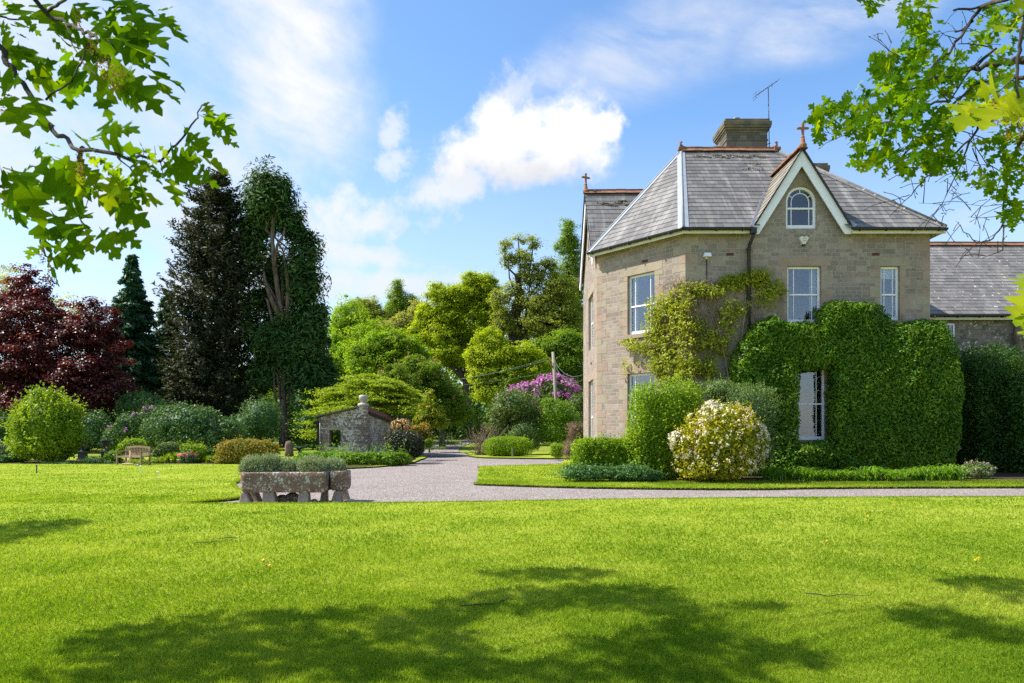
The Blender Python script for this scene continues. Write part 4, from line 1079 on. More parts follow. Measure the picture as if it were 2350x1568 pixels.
def broadleaf(name, label, cat, base, blobs, mat, clumps, per, cr, L, W, trunk_r, barkm=None, fork=0.35, group=None, bloom=None, trunk_path=None, branches=60, flat=0.6, shell=0.55, thin=1.0):
    """tapered trunk, limbs to every bough, twigs to leaf clumps"""
    clumps = int(clumps * 1.9); per = int(per * .95); cr *= .74; L *= .68; W *= .68
    s = nseed(); rng = np.random.default_rng(s); rr = random.Random(s)
    t = thing(name, label, cat, base, group); barkm = barkm or M['bark']
    vol = np.array([(b[3] * b[4] * b[5]) ** (2 / 3) for b in blobs]); vol /= vol.sum()
    ks = rng.choice(len(blobs), clumps, p=vol); cen = []; nrm = []
    for i in range(clumps):
        b = blobs[ks[i]]; d = rng.normal(size=3); d /= np.linalg.norm(d)
        r_ = rng.uniform(shell, 1.0) ** 0.8
        c = np.array(b[:3]) + d * r_ * np.array(b[3:6]) * (1 + 0.17 * float(np.clip(rng.normal(), -2, 1.8))); cen.append(c); nrm.append(d)
    cen = np.array(cen); nrm = np.array(nrm); lv = Leaves()
    gz = base[2]
    keep = cen[:, 2] > gz + 0.8; cen, nrm, ks = cen[keep], nrm[keep], ks[keep]
    m = len(cen); sz = rng.uniform(0.4, 1.45, m)
    off = rng.normal(size=(m, per, 3)); off *= .56; off /= np.maximum(np.linalg.norm(off, axis=2, keepdims=True) / 1.05, 1)
    off *= np.array([1, 1, flat]) * cr * sz[:, None, None]
    pos = (cen[:, None, :] + off).reshape(-1, 3)
    nn = (off / cr * 0.7 + nrm[:, None, :] * 0.35 + np.array([-.15, 0, 0.75])).reshape(-1, 3) + rng.normal(size=(m * per, 3)) * 0.42
    tone = np.repeat(rng.uniform(-0.22, 0.22, m), per)
    lv.add(pos, nn, L, W, rng=rng, rnd=np.clip(rng.uniform(0.15, 0.85, m * per) + tone, 0, 1))
    lv.build('crown', mat, t)
    g = G(); zc = max(b[2] for b in blobs)
    fk = Vector(trunk_path[-1]) if trunk_path else Vector((base[0], base[1], gz + (zc - gz) * fork))
    path = [Vector(p) for p in trunk_path] if trunk_path else wob(base, fk, 5, 0.02, rr)
    path[0] = path[0] - Vector((0, 0, 0.3))
    rads = [trunk_r * (1.35 if i == 0 else 1.0 - 0.55 * i / (len(path) - 1)) for i in range(len(path))]
    g.tube(path, rads, 8)
    limb = []
    for b in blobs:
        st = min(path[1:], key=lambda p: abs(p.z - (gz + (b[2] - gz) * 0.55)))
        lp = wob(st, b[:3], 5, 0.06, rr); limb.append(lp)
        r0 = trunk_r * 0.45; g.tube(lp, [r0 * (1 - 0.75 * i / 5) for i in range(6)], 6)
    for i in rng.permutation(m)[:branches]:
        lp = limb[ks[i]]; c = Vector(cen[i]); st = min(lp[2:], key=lambda p: (p - c).length)
        bp = wob(st, c, 4, 0.08, rr); r0 = trunk_r * 0.13; g.tube(bp, [r0 * (1 - 0.7 * j / 4) for j in range(5)], 4, caps=False)
    g.build('trunk', barkm, t)
    if bloom:
        bm, bn, bs = bloom; fl = Leaves(); k = rng.permutation(m)[:bn]
        top = cen[k] + np.array([0, 0, 1.0]) * cr * 0.6 + nrm[k] * cr * 0.5
        for j in range(7):
            fl.add(top + rng.normal(size=top.shape) * np.array([bs * .5, bs * .5, bs]), rng.normal(size=top.shape), bs * 1.2, bs * 0.7, rng=rng)
        tag(fl.build('blossom', bm, t), kind='stuff')
    return t

def conifer(name, label, base, H, prof, mat, nb, per, L, W, trunk_r=0.3, droop=0.25, tip=0.0, barkm=None, spread=0.2, zmin=0.03, lean=(0, 0), trunks=None, cat='tree', group=None, rag=0.25, nrm_up=0.7, az_bias=None, cut=None):
    s = nseed(); rng = np.random.default_rng(s)
    t = thing(name, label, cat, base, group)
    tt = rng.uniform(zmin, 1.0, nb * 3); pr = np.interp(tt, [p[0] for p in prof], [p[1] for p in prof])
    w = (pr + 0.15); pick = rng.choice(len(tt), nb, p=w / w.sum()); tt, pr = tt[pick], pr[pick]
    a = rng.uniform(0, 2 * math.pi, nb); ln = pr * rng.uniform(1 - rag * 2, 1 + rag * 0.5, nb)
    u = rng.uniform(0.15, 1, (nb, per)) ** 0.7
    r_ = ln[:, None] * u
    lat = rng.normal(size=(nb, per)) * (spread * (0.25 + 0.75 * np.sin(np.clip(u, 0, 1) * 2.6)))
    z = tt[:, None] * H - droop * r_ + tip * ln[:, None] * u ** 3 + rng.normal(size=(nb, per)) * 0.10
    ca, sa = np.cos(a)[:, None], np.sin(a)[:, None]
    x = base[0] + ca * r_ - sa * lat + lean[0] * tt[:, None]; y = base[1] + sa * r_ + ca * lat + lean[1] * tt[:, None]
    pos = np.stack([x, y, base[2] + z], -1).reshape(-1, 3)
    dirs = np.stack([ca * np.ones_like(r_), sa * np.ones_like(r_), -droop * 1.6 + tip * 2.2 * u ** 2 + np.zeros_like(r_)], -1).reshape(-1, 3) + rng.normal(size=(nb * per, 3)) * 0.45
    nn = np.stack([ca * 0.5 * np.ones_like(r_), sa * 0.5 * np.ones_like(r_), np.full_like(r_, nrm_up)], -1).reshape(-1, 3) + rng.normal(size=(nb * per, 3)) * 0.55
    tone = np.repeat(rng.uniform(-0.25, 0.25, nb), per)
    keep = pos[:, 2] > base[2] + 0.1
    lv = Leaves(); lv.add(pos[keep], nn[keep], L, W, dirs[keep], rnd=np.clip(rng.uniform(0.15, 0.85, nb * per) + tone, 0, 1)[keep], rng=rng)
    lv.build('crown', mat, t)
    g = G(); rr = random.Random(s)
    top = Vector((base[0] + lean[0], base[1] + lean[1], base[2] + H * 0.97))
    g.tube(wob(Vector(base) - Vector((0, 0, 0.3)), top, 8, 0.004, rr), [trunk_r * (1.3 if i == 0 else 1 - 0.92 * i / 8) for i in range(9)], 8)
    for i in range(0, nb, 6):
        p = Vector((base[0] + lean[0] * tt[i], base[1] + lean[1] * tt[i], base[2] + tt[i] * H)); e = p + Vector((math.cos(a[i]) * ln[i] * 0.8, math.sin(a[i]) * ln[i] * 0.8, -droop * ln[i] * 0.8 + tip * ln[i] * 0.4))
        g.tube([p, p.lerp(e, 0.5) - Vector((0, 0, 0.05)), e], [0.05, 0.035, 0.015], 4, caps=False)
    g.build('trunk', barkm or M['bark_dark'], t)
    return t

def tuft(name, label, cat, loc, mat, n, h, spread, wid, group=None, arch=0.5, part=None, seg=4):
    """strap leaves arching out of one crown"""
    s = nseed(); rng = np.random.default_rng(s); V = []; Fc = []; rnd = []; b = 0
    for i in range(n):
        a = rng.uniform(0, 6.283); hh = h * rng.uniform(0.6, 1.15); out = spread * rng.uniform(0.25, 1.1); w = wid * rng.uniform(0.7, 1.3)
        ca, sa = math.cos(a), math.sin(a); x0, y0 = rng.normal(0, spread * 0.18, 2)
        for j in range(seg + 1):
            u = j / seg; r_ = out * u ** 1.5; z = hh * (u * 1.0 - arch * u ** 3 * 0.9); ww = w * (1 - u ** 3) * 0.5 + 0.001
            V.append((loc[0] + x0 + ca * r_ - sa * ww, loc[1] + y0 + sa * r_ + ca * ww, loc[2] + z)); V.append((loc[0] + x0 + ca * r_ + sa * ww, loc[1] + y0 + sa * r_ - ca * ww, loc[2] + z))
        for j in range(seg): Fc.append((b + 2 * j, b + 2 * j + 1, b + 2 * j + 3, b + 2 * j + 2)); 
        rnd += [rng.uniform(0, 1)] * seg; b += 2 * (seg + 1)
    v = np.array(V); nf = len(Fc); me = bpy.data.meshes.new(name)
    me.vertices.add(len(v)); me.vertices.foreach_set('co', (v - np.array(loc)).astype(np.float32).ravel())
    me.loops.add(nf * 4); me.loops.foreach_set('vertex_index', np.array(Fc, dtype=np.int32).ravel())
    me.polygons.add(nf); me.polygons.foreach_set('loop_start', np.arange(0, nf * 4, 4, dtype=np.int32))
    at = me.attributes.new('rnd', 'FLOAT', 'FACE'); at.data.foreach_set('value', np.array(rnd, dtype=np.float32))
    me.materials.append(mat); me.update(calc_edges=True)
    o = link_mesh(name, me, None, loc); return tag(o, label, cat, group)
# ================================================================== TREES
def gb(px, Y): return ((px - 1175) * Y / F, Y, rise(Y))
broadleaf('copper_beech', 'wide dark copper beech with purple red leaves at the left edge', 'tree', gb(95, 52),
    [B(72, 655, 42, 55, 52, .9), B(62, 735, 105, 70, 52, .9), B(205, 755, 62, 62, 51, .9), B(150, 825, 130, 90, 52, .85), B(10, 865, 110, 105, 52, .85), B(205, 895, 82, 70, 50, .9), B(95, 935, 120, 55, 51, .9), B(-90, 800, 80, 120, 53, .9)],
    M['copper'], 1150, 74, 0.72, 0.27, 0.19, 0.38, M['bark_dark'], branches=120, flat=.55)
broadleaf('pale_spring_tree', 'pale yellowish tree seen over the copper beech', 'tree', gb(20, 92),
    [B(10, 680, 60, 65, 92), B(-60, 720, 70, 80, 92), B(150, 725, 70, 40, 94)], M['pale'], 170, 60, 1.2, 0.34, 0.22, 0.35, branches=70)
conifer('conifer_tree', 'blue green pointed conifer beside the copper beech', gb(303, 62), 17.2, [(0, 3.6), (.25, 3.5), (.5, 2.75), (.75, 1.7), (.92, .75), (1, .1)], M['conifer'], 760, 56, 0.5, 0.2, 0.28, .35, .12)
conifer('conifer_tree', 'smaller blue green conifer half behind the tall brown one', gb(384, 67), 15.0, [(0, 3.9), (.3, 3.4), (.6, 2.2), (.85, 1.0), (1, .1)], M['conifer'], 560, 46, 0.5, 0.2, 0.25, .35, .12)
conifer('conifer_tree', 'tall broad brownish conifer with upswept ragged branch tips', gb(497, 60), 24.0,
    [(0, 3.6), (.15, 4.4), (.35, 4.6), (.55, 4.4), (.72, 3.9), (.85, 3.0), (.94, 2.1), (1, .9)], M['conifer_brown'], 1150, 56, 0.42, 0.14, 0.42, .1, .34, spread=.24, rag=.3)
conifer('conifer_tree', 'drooping dark green conifer right of the bare trunked cypress', gb(712, 67), 17.6, [(0, 3.4), (.2, 3.2), (.5, 2.3), (.75, 1.35), (.92, .6), (1, .15)], M['cypress'], 560, 48, 0.5, 0.2, 0.3, .5, .05)
# the old cypress: boles bare between foliage
def cblobs(lst, Y): return Bc(c8, 1.742, lst, Y, 0.95)
cyb = cblobs([(615, 160, 80, 85), (620, 250, 118, 105), (545, 400, 75, 120), (520, 560, 60, 100), (735, 360, 45, 80), (790, 520, 65, 110), (790, 680, 85, 120), (560, 800, 70, 55), (590, 960, 95, 90), (690, 1030, 120, 120), (810, 900, 110, 150), (800, 1120, 120, 170), (600, 1150, 80, 110), (860, 1250, 110, 150)], 60)
tp = [P(*c8(x, y), 59.2) for x, y in [(690, 1640), (692, 1470), (688, 1330), (690, 1180), (690, 1020), (686, 880), (660, 740), (642, 600), (628, 460), (632, 330), (628, 200)]]
tp[0] = Vector((tp[0].x, 59.2, rise(59)))
cyb += cblobs([(655, 600, 45, 90), (640, 740, 70, 90)], 63)
cy = broadleaf('cypress_tree', 'tall old cypress with pale bare trunk showing between dark foliage', 'tree', tuple(tp[0]), cyb, M['cypress'], 330, 110, 1.35, 0.75, 0.2, 0.32, M['bark_pale'], trunk_path=tp, branches=50, flat=.95, shell=.6)
g = G()
for pth, r0 in (([(668, 870), (628, 790), (590, 690), (582, 630)], .32), ([(705, 900), (716, 760), (712, 650), (690, 520)], .3), ([(640, 600), (655, 480), (690, 420), (700, 380)], .2), ([(655, 1400), (640, 1260), (636, 1190), (640, 1120)], .16), ([(715, 1340), (735, 1240), (750, 1150), (752, 1080)], .2), ([(672, 1330), (660, 1230), (655, 1160), (660, 1090)], .14)):
    g.tube([P(*c8(x, y), 58.9) for x, y in pth], [r0 * .75, r0 * .62, r0 * .5, r0 * .3], 7)
g.build('limb', M['bark_pale'], cy)
# woodland across the drive
def w7(lst, Y, dep=1.0, e=2.0): return Bc(c7, 1.96, lst, Y, dep, e)
def b7(x, Y): return gb(c7(x, 0)[0], Y)
broadleaf('dark_green_tree', 'mid green leafy tree just right of the dark conifers', 'tree', b7(170, 88), w7([(150, 600, 55, 70), (170, 680, 90, 90), (190, 790, 100, 110), (140, 880, 90, 90), (230, 720, 60, 80)], 88) + [B(800, 740, 45, 50, 90), B(845, 790, 50, 60, 86), B(775, 830, 40, 70, 84)], M['chestnut'], 400, 62, 1.1, 0.34, 0.24, .3)
broadleaf('sparse_tree', 'thin leaved tree on the skyline left of the pointed one', 'tree', b7(310, 106), w7([(260, 520, 60, 50), (330, 540, 70, 60), (310, 600, 100, 80), (270, 680, 80, 70), (390, 620, 60, 80)], 106), M['olive'], 230, 44, 1.1, 0.36, 0.24, .3, branches=130)
broadleaf('pointed_tree', 'slender pointed grey green tree rising on the skyline', 'tree', b7(500, 110), w7([(500, 410, 28, 50), (500, 480, 55, 70), (500, 570, 80, 80), (440, 620, 70, 70), (590, 520, 50, 70), (610, 590, 60, 80)], 110), M['midgreen'], 330, 50, 1.1, 0.36, 0.2, .35, branches=120)
broadleaf('chestnut_tree', 'bright green leafy tree behind the pink flowered chestnut', 'tree', b7(420, 74), w7([(270, 850, 85, 85), (380, 780, 95, 85), (480, 740, 90, 70), (560, 790, 90, 100), (350, 900, 140, 90), (500, 880, 140, 90)], 74) + w7([(600, 860, 120, 90), (200, 830, 60, 70), (440, 830, 150, 90)], 76), M['chestnut'], 680, 66, .85, 0.3, 0.22, .35)
syt = [P(*c7(x, y), 82) for x, y in [(935, 1200), (930, 1000), (935, 860), (945, 720), (975, 640)]]; syt[0].z = rise(82)
broadleaf('sycamore_tree', 'large domed yellow green sycamore in middle of the wood', 'tree', tuple(syt[0]),
    w7([(770, 450, 90, 60), (960, 370, 62, 55), (900, 480, 110, 80), (680, 590, 60, 80), (800, 580, 120, 90), (1040, 410, 80, 85), (1060, 540, 90, 90), (640, 690, 60, 70), (780, 720, 140, 90), (960, 640, 120, 100), (860, 830, 160, 80), (1040, 740, 100, 90)], 82),
    M['sycamore'], 900, 66, .9, 0.32, 0.24, .55, trunk_path=syt, branches=160)
oat = [P(*c7(x, y), 75) for x, y in [(1208, 1200), (1208, 980), (1215, 780), (1238, 620), (1258, 470), (1240, 330)]]; oat[0].z = rise(75)
broadleaf('tall_oak', 'tall open oak with dark twisting boughs above the wood', 'tree', tuple(oat[0]),
    w7([(1170, 150, 42, 45), (1250, 110, 60, 28), (1340, 130, 50, 48), (1190, 240, 52, 45), (1280, 230, 60, 60), (1330, 330, 90, 70), (1430, 290, 75, 60), (1460, 400, 100, 70), (1230, 460, 80, 90), (1370, 500, 120, 80), (1520, 540, 120, 90), (1150, 590, 70, 90), (1420, 640, 150, 70), (1260, 640, 100, 80), (1560, 680, 100, 80), (1540, 430, 90, 80), (1600, 600, 70, 90), (1130, 480, 60, 60), (1480, 720, 140, 60)], 75),
    M['olive'], 620, 40, .85, 0.3, 0.2, .48, M['bark_dark'], trunk_path=oat, branches=520)
broadleaf('lower_maple', 'yellow green maple standing below the tall oak', 'tree', b7(1200, 65),
    w7([(1080, 740, 80, 70), (1000, 840, 70, 70), (1130, 840, 120, 90), (1290, 830, 95, 75), (1050, 960, 95, 75), (1200, 960, 140, 90), (1360, 930, 110, 80), (1120, 1060, 130, 60)], 65),
    M['sycamore'], 640, 66, .75, 0.27, 0.2, .42, branches=110)
broadleaf('shaded_tree', 'deep green tree between the tall oak and the house', 'tree', b7(1560, 70), w7([(1560, 780, 120, 100), (1500, 880, 120, 90), (1600, 940, 90, 120), (1540, 1010, 120, 70), (1420, 800, 90, 60)], 70), M['midgreen'], 430, 62, .9, 0.3, 0.22, .4)
broadleaf('poplar_tree', 'upright green tree rising against the left gable', 'tree', b7(1570, 90), w7([(1565, 60, 50, 70), (1560, 150, 70, 70), (1590, 250, 65, 90), (1530, 330, 60, 60), (1600, 400, 80, 110), (1560, 520, 70, 110), (1610, 620, 80, 110)], 90), M['midgreen'], 250, 52, 1.0, 0.32, 0.22, .4, branches=140)
broadleaf('red_chestnut', 'rounded tree dotted with coral pink flower candles', 'tree', b7(780, 57), w7([(610, 880, 80, 50), (540, 940, 110, 70), (680, 950, 120, 80), (460, 1000, 110, 70), (760, 1020, 90, 80), (600, 1050, 160, 90), (820, 1120, 100, 90), (880, 1180, 80, 70), (700, 1150, 150, 80)], 57), M['midgreen'], 620, 66, .62, 0.22, 0.16, .3, bloom=(M['pinkred'], 300, 0.1))
broadleaf('young_sapling', 'slender pale green sapling beside the lane', 'tree', b7(700, 50), w7([(700, 1090, 28, 45), (680, 1160, 50, 50), (730, 1200, 60, 50), (670, 1230, 60, 40), (760, 1250, 60, 30)], 50), M['wisteria'], 150, 34, .35, 0.17, 0.12, .07, branches=60)
broadleaf('back_tree', 'soft green tree filling the gap behind the tall oak', 'tree', b7(1420, 98), w7([(1250, 700, 110, 100), (1380, 560, 100, 110), (1500, 440, 90, 110), (1120, 640, 90, 90), (1560, 560, 90, 140), (1460, 740, 120, 100)], 98), M['olive'], 420, 50, 1.0, 0.34, 0.24, .4, branches=160)
broadleaf('back_tree', 'pale green tree filling the gap left of the sycamore', 'tree', b7(560, 96), w7([(560, 640, 90, 70), (640, 560, 60, 60), (470, 680, 110, 60), (400, 700, 90, 70)], 96), M['pale'], 280, 46, 1.0, 0.34, 0.22, .4, branches=120)
# wood closing the view, one mass
lv = Leaves(); s = nseed(); rng = np.random.default_rng(s)
for i in range(64):
    px = -160 + i * 24 + rng.uniform(-12, 12); Y = rng.uniform(94, 116); top = rng.uniform(815, 880)
    b = B(px, (top + 1010) / 2, rng.uniform(45, 75), (1010 - top) / 2 + 10, Y)
    p, nr = on_blob(b, 900, rng, (0.6, 1.0), .2, .5, s); lv.add(p, nr + np.array([0, 0, .5]) + rng.normal(size=p.shape) * .6, .6, .45, rng=rng)
    V_, F_ = core_mesh([b], .78, 0, s, .2, .5)
tag(lv.build('woodland', M['midgreen']), kind='stuff')
lv = Leaves()
for i in range(44):
    px = -160 + i * 35 + rng.uniform(-12, 12); Y = rng.uniform(70, 90); top = rng.uniform(900, 950)
    b = B(px, (top + 1012) / 2, rng.uniform(35, 60), (1012 - top) / 2 + 8, Y)
    p, nr = on_blob(b, 800, rng, (0.6, 1.0), .2, .5, s); lv.add(p, nr + np.array([0, 0, .5]) + rng.normal(size=p.shape) * .6, .4, .3, rng=rng)
tag(lv.build('undergrowth', M['darkhedge']), kind='stuff')
# tiered dogwood behind the shelter
rng = np.random.default_rng(nseed()); lv = Leaves(); g = G(); Yd = 46; rr = random.Random(4)
bx, by = c7(330, 1400); tier = thing('tiered_dogwood', 'spreading dogwood with flat layered yellow green branches behind the shelter', 'tree', gb(bx, Yd))
bs_ = Vector(gb(bx, Yd)); g.tube(wob(bs_ - Vector((0, 0, .2)), bs_ + Vector((0, 0, 3.6)), 5, .03, rr), [.16, .14, .12, .09, .06, .03], 7)
for i in range(270):
    u = rng.uniform(-1, 1); v = rng.uniform(0, 1); w_ = rng.uniform(-1, 1)
    if u * u + v * v + w_ * w_ > 1.0 or u * u + v * v + w_ * w_ < .3: continue
    px, py = c7(330 + u * 300, 1190 - v * 250); c = P(px, py, Yd + w_ * 3.2); k = 260
    ex = rng.uniform(.7, 1.35); p = np.stack([rng.normal(0, .42 * ex, k), rng.normal(0, .42, k), rng.normal(0, .05, k)], 1); p[:, 2] -= 0.12 * (p[:, 0] ** 2 + p[:, 1] ** 2)
    lv.add(p + np.array(c), np.array([0, 0, 1.0]) + rng.normal(size=p.shape) * .45, .17, .10, rng=rng)
    if i % 2: g.tube(wob(bs_ + Vector((0, 0, max(.6, c.z - .4 - rise(Yd)))), c, 3, .05, rr), [.05, .04, .025, .01], 4, caps=False)
for (x, y) in ((30, 1120), (10, 1190), (60, 1060), (-15, 1250), (0, 1330), (-10, 1300), (590, 1110), (560, 1180)):
    c = P(*c7(x, y), Yd); p = np.stack([rng.normal(0, .6, 400), rng.normal(0, .5, 400), rng.normal(0, .10, 400)], 1)
    lv.add(p + np.array(c), np.array([0, 0, 1.0]) + rng.normal(size=p.shape) * .45, .17, .10, rng=rng)
lv.build('crown', M['tier'], tier); g.build('trunk', M['bark'], tier)
# ================================================================== SHRUBS AND BEDS
def s5(lst, Y, dep=1.0, e=2.0): return Bc(c5, 2.9375, lst, Y, dep, e)
def s3(lst, Y, dep=1.0, e=2.0): return Bc(c3, 1.913, lst, Y, dep, e)
# left garden
shrub('golden_maple', 'round golden green maple bush left of the bench', 'shrub', s5([(450, 450, 285, 300), (400, 200, 150, 110), (470, 640, 230, 140), (300, 330, 130, 130), (590, 300, 130, 110), (370, 150, 70, 70), (260, 560, 130, 150), (640, 520, 120, 160)], 35), M['acer'], 17000, .15, .085, .26, 1.7, sprig=.06)
shrub('box_hedge', 'low dull green hedge left of the golden maple', 'hedge', s5([(60, 670, 190, 90), (-160, 660, 150, 90)], 37, .5, 3), M['grey_green'], 4000, .09, .06)
shrub('dark_laurel', 'dark evergreen in the shade under the copper beech', 'shrub', s5([(20, 480, 200, 180), (-150, 470, 200, 190)], 44, .7), M['darkhedge'], 5000, .15, .08)
rb = dict(L=.19, W=.075, amp=.19, freq=1.6, up=.2, outw=.7)
shrub('rhododendron_bush', 'pale topped rhododendron behind the purple flecked one', 'shrub', s5([(1300, 240, 185, 130), (1420, 300, 150, 130), (1210, 330, 120, 150)], 50), M['rhodo'], 6500, **rb)
shrub('rhododendron_bush', 'shaded rhododendron under the copper beech', 'shrub', s5([(880, 480, 150, 190), (760, 560, 120, 140), (1000, 560, 110, 120)], 47), M['rhodo'], 6000, **rb)
shrub('rhododendron_bush', 'rhododendron flecked with purple flowers behind the bench', 'shrub', s5([(1220, 460, 170, 170), (1080, 540, 120, 130), (1330, 560, 130, 120), (1420, 330, 120, 100)], 44), M['rhodo'], 6500, bloom=(M['purple'], 7, .10, 1.0, 8), **rb)
shrub('rhododendron_bush', 'large domed rhododendron in front of the brown conifer', 'shrub', s5([(1740, 420, 390, 185), (1500, 500, 200, 170), (2050, 480, 240, 150), (1850, 560, 400, 130), (1620, 320, 150, 90)], 41, .75), M['rhodo'], 15000, **rb)
shrub('laurel_bush', 'dark bush at the foot of the brown conifer', 'shrub', [B(600, 965, 50, 60, 52), B(560, 985, 40, 40, 51)], M['rhodo'], 3500, **rb)
shrub('laurel_bush', 'dark bush between the bare trunk and the shelter', 'shrub', [B(705, 985, 36, 48, 53), B(690, 950, 30, 60, 56), B(745, 990, 40, 50, 56)], M['darkhedge'], 4500, .2, .1)
shrub('bronze_hedge', 'clipped hedge with orange bronze tips behind the trough', 'hedge', s5([(2290, 690, 285, 135), (2130, 700, 110, 120), (2480, 690, 110, 120)], 33.8, .45, 3.2), M['orange_tip'], 9000, .11, .065, .08, 2.2)
for lb, lst, mt, Y, n, kw in (
    ('bright lime leafed plant behind the bench', [(1240, 610, 115, 65), (1160, 640, 70, 70)], 'lime', 35.6, 2200, {}),
    ('mid green clump left of the bench', [(1050, 720, 85, 65), (980, 760, 60, 40)], 'privet', 34.6, 1600, {}),
    ('pale leafed plant right of the bench', [(1560, 640, 95, 60), (1480, 680, 60, 50)], 'grey_green', 35.4, 1700, {}),
    ('yellow green leafy plant behind the magenta flowers', [(1800, 680, 110, 90), (1730, 640, 60, 50), (1870, 720, 60, 60)], 'acer', 35.2, 2600, {}),
    ('grey green mound right of the yellow green plant', [(1970, 690, 60, 50)], 'bluecover', 35.6, 900, {}),
    ('low yellow green planting under the bench', [(1300, 770, 130, 28), (1450, 760, 80, 40)], 'acer', 34.2, 1300, {}),
    ('leafy clump beside the low left hedge', [(150, 730, 70, 60), (230, 700, 60, 60)], 'privet', 35.2, 1500, {}),
    ('low dark perennial left of the golden maple', [(20, 740, 90, 40)], 'bluecover', 34.6, 1000, {})):
    shrub('border_plant', lb, 'plant', s5(lst, Y), M[mt], n, .1, .065, .16, 3, group='border plants')
shrub('peony_bush', 'low bush covered in magenta flowers right of the bench', 'plant', s5([(1750, 740, 80, 55)], 34.2), M['bluecover'], 1500, .1, .06, bloom=(M['magenta'], 34, .075, .35, 10))
shrub('peony_bush', 'few magenta flowers behind the bench slats', 'plant', s5([(1270, 730, 60, 45)], 34.6), M['privet'], 900, .1, .06, bloom=(M['magenta'], 10, .07, .3, 9))
tag(shrub('groundcover', None, None, s5([(620, 785, 270, 26), (860, 760, 130, 45), (1000, 780, 70, 30)], 33.9, .5), M['bluecover'], 4200, .07, .045, .2, 4), kind='stuff')
for i, (x, y, h) in enumerate(((1560, 770, .62), (1620, 775, .7), (1500, 770, .45), (1930, 775, .5), (1980, 778, .5))):
    p = c5(x, y); w3 = gb(p[0], 34.3)
    tuft('iris_clump', ['upright iris leaves nearest the magenta flowers on their left', 'iris leaves, middle of the three clumps right of the bench', 'short iris leaves closest to the bench', 'iris clump right of the magenta flowers', 'iris clump beside the bronze hedge'][(1, 0, 2, 3, 4)[i]], 'plant', w3, M['lime'], 70, h, .22, .03, 'iris clumps in the border', .25)
# beside the shelter
c6b = cv(960, 1220, 5.1087)
def s6(lst, Y, dep=1.0, e=2.0): return Bc(c6b, 5.1087, lst, Y, dep, e)
shrub('azalea_bush', 'dark bronze leafed bush at the drive edge beside the shelter', 'shrub', s6([(1640, 950, 290, 240), (1460, 930, 130, 250), (1830, 960, 130, 180)], 35.2, .9), M['bronze'], 9000, .11, .05, .1, 2, bloom=None)
shrub('azalea_bush', 'peach flowered azalea beside the shelter roof', 'shrub', s6([(1580, 640, 130, 85), (1490, 660, 60, 90)], 37.2), M['bronze'], 1800, .1, .05, .3, 2.2, sprig=.06, bloom=(M['peach'], 120, .06, 1.2, 7))
shrub('azalea_bush', 'dull green shrub behind the peach azalea', 'shrub', s6([(1800, 760, 160, 130), (1950, 720, 110, 130), (2010, 850, 90, 130), (1750, 860, 140, 130)], 39.5), M['orange_tip'], 5500, .11, .06, .16, 2, bloom=(M['peach'], 5, .07, .8, 8))
shrub('azalea_bush', 'small fresh green shrub at the lane corner', 'shrub', s6([(2010, 930, 70, 70)], 38.5), M['privet'], 1100, .1, .06)
for i, (x, y, r_) in enumerate(((100, 1130, 110), (300, 1140, 130), (640, 1170, 140), (800, 1210, 150), (1000, 1230, 160), (1180, 1200, 150), (1330, 1200, 130), (1500, 1140, 130), (480, 1130, 120))):
    px, py = c6b(x, y + 60); w3 = gb(px, 33.4 if x > 600 else 34.4); w3 = (w3[0], w3[1] - (0.6 if 700 < x < 1400 else 0), 0)
    shrub('leafy_perennial', ['green perennial clump under the shelter post', 'green perennial clump under the shelter opening', 'glossy perennial clump behind the trough end', 'glossy perennial clump below the shelter corner', 'large glossy perennial clump at the gravel edge', 'arching perennial clump under the side wall', 'perennial clump against the dark bush', 'low perennial clump at the drive edge', 'perennial clump under the shelter wall'][i], 'plant', [(w3[0], w3[1], .22, .75, .6, .36, 2.0)], M['privet'] if i % 2 else M['strap'], 1500, .2, .05, .14, 3, group='perennials along the shelter', droop=.5)
# beyond the drive
shrub('rhododendron_bush', 'round green rhododendron in front of the purple one', 'shrub', w7([(1220, 1150, 165, 110), (1150, 1240, 100, 100), (1290, 1230, 110, 100), (1180, 1300, 100, 60)], 47, .8), M['rhodo_warm'], 9000, **rb)
shrub('rhododendron_bush', 'rhododendron massed with purple flowers by the pole', 'shrub', w7([(1330, 1050, 130, 45), (1470, 1040, 140, 75), (1540, 1090, 100, 90), (1400, 1110, 190, 90), (1500, 1010, 60, 55), (1260, 1060, 80, 40)], 54, .7), M['rhodo_warm'], 8000, bloom=(M['purple'], 70, .15, 2.4, 10), **rb)
shrub('green_shrub', 'tall fresh green shrub left of the house corner', 'shrub', w7([(1490, 1190, 115, 90), (1480, 1300, 120, 100), (1560, 1280, 90, 120), (1440, 1130, 60, 40)], 46.5, .8), M['privet'], 9000, .12, .07, .16, 1.6)
shrub('green_shrub', 'small olive shrub behind the clipped lime dome', 'shrub', w7([(1290, 1310, 95, 75), (1340, 1370, 60, 60), (1230, 1340, 60, 60)], 46, .7), M['grey_green'], 3500, .1, .06, .16, 2)
shrub('clipped_dome', 'clipped bright green dome beside the wooden post', 'shrub', w7([(1185, 1395, 160, 64)], 43.6, .6, 2.6), M['lime'], 8500, .09, .05, .05, 3)
shrub('dark_rhododendron', 'dark evergreen behind the left corner of the house', 'shrub', w7([(1640, 1130, 80, 70), (1650, 1230, 80, 120)], 50), M['rhodo_warm'], 4500, **rb)
shrub('spirea_bush', 'small yellow green bush at the gravel edge by the house', 'shrub', w7([(1490, 1420, 48, 46)], 38.8), M['lime'], 1500, .08, .05, .15, 3)
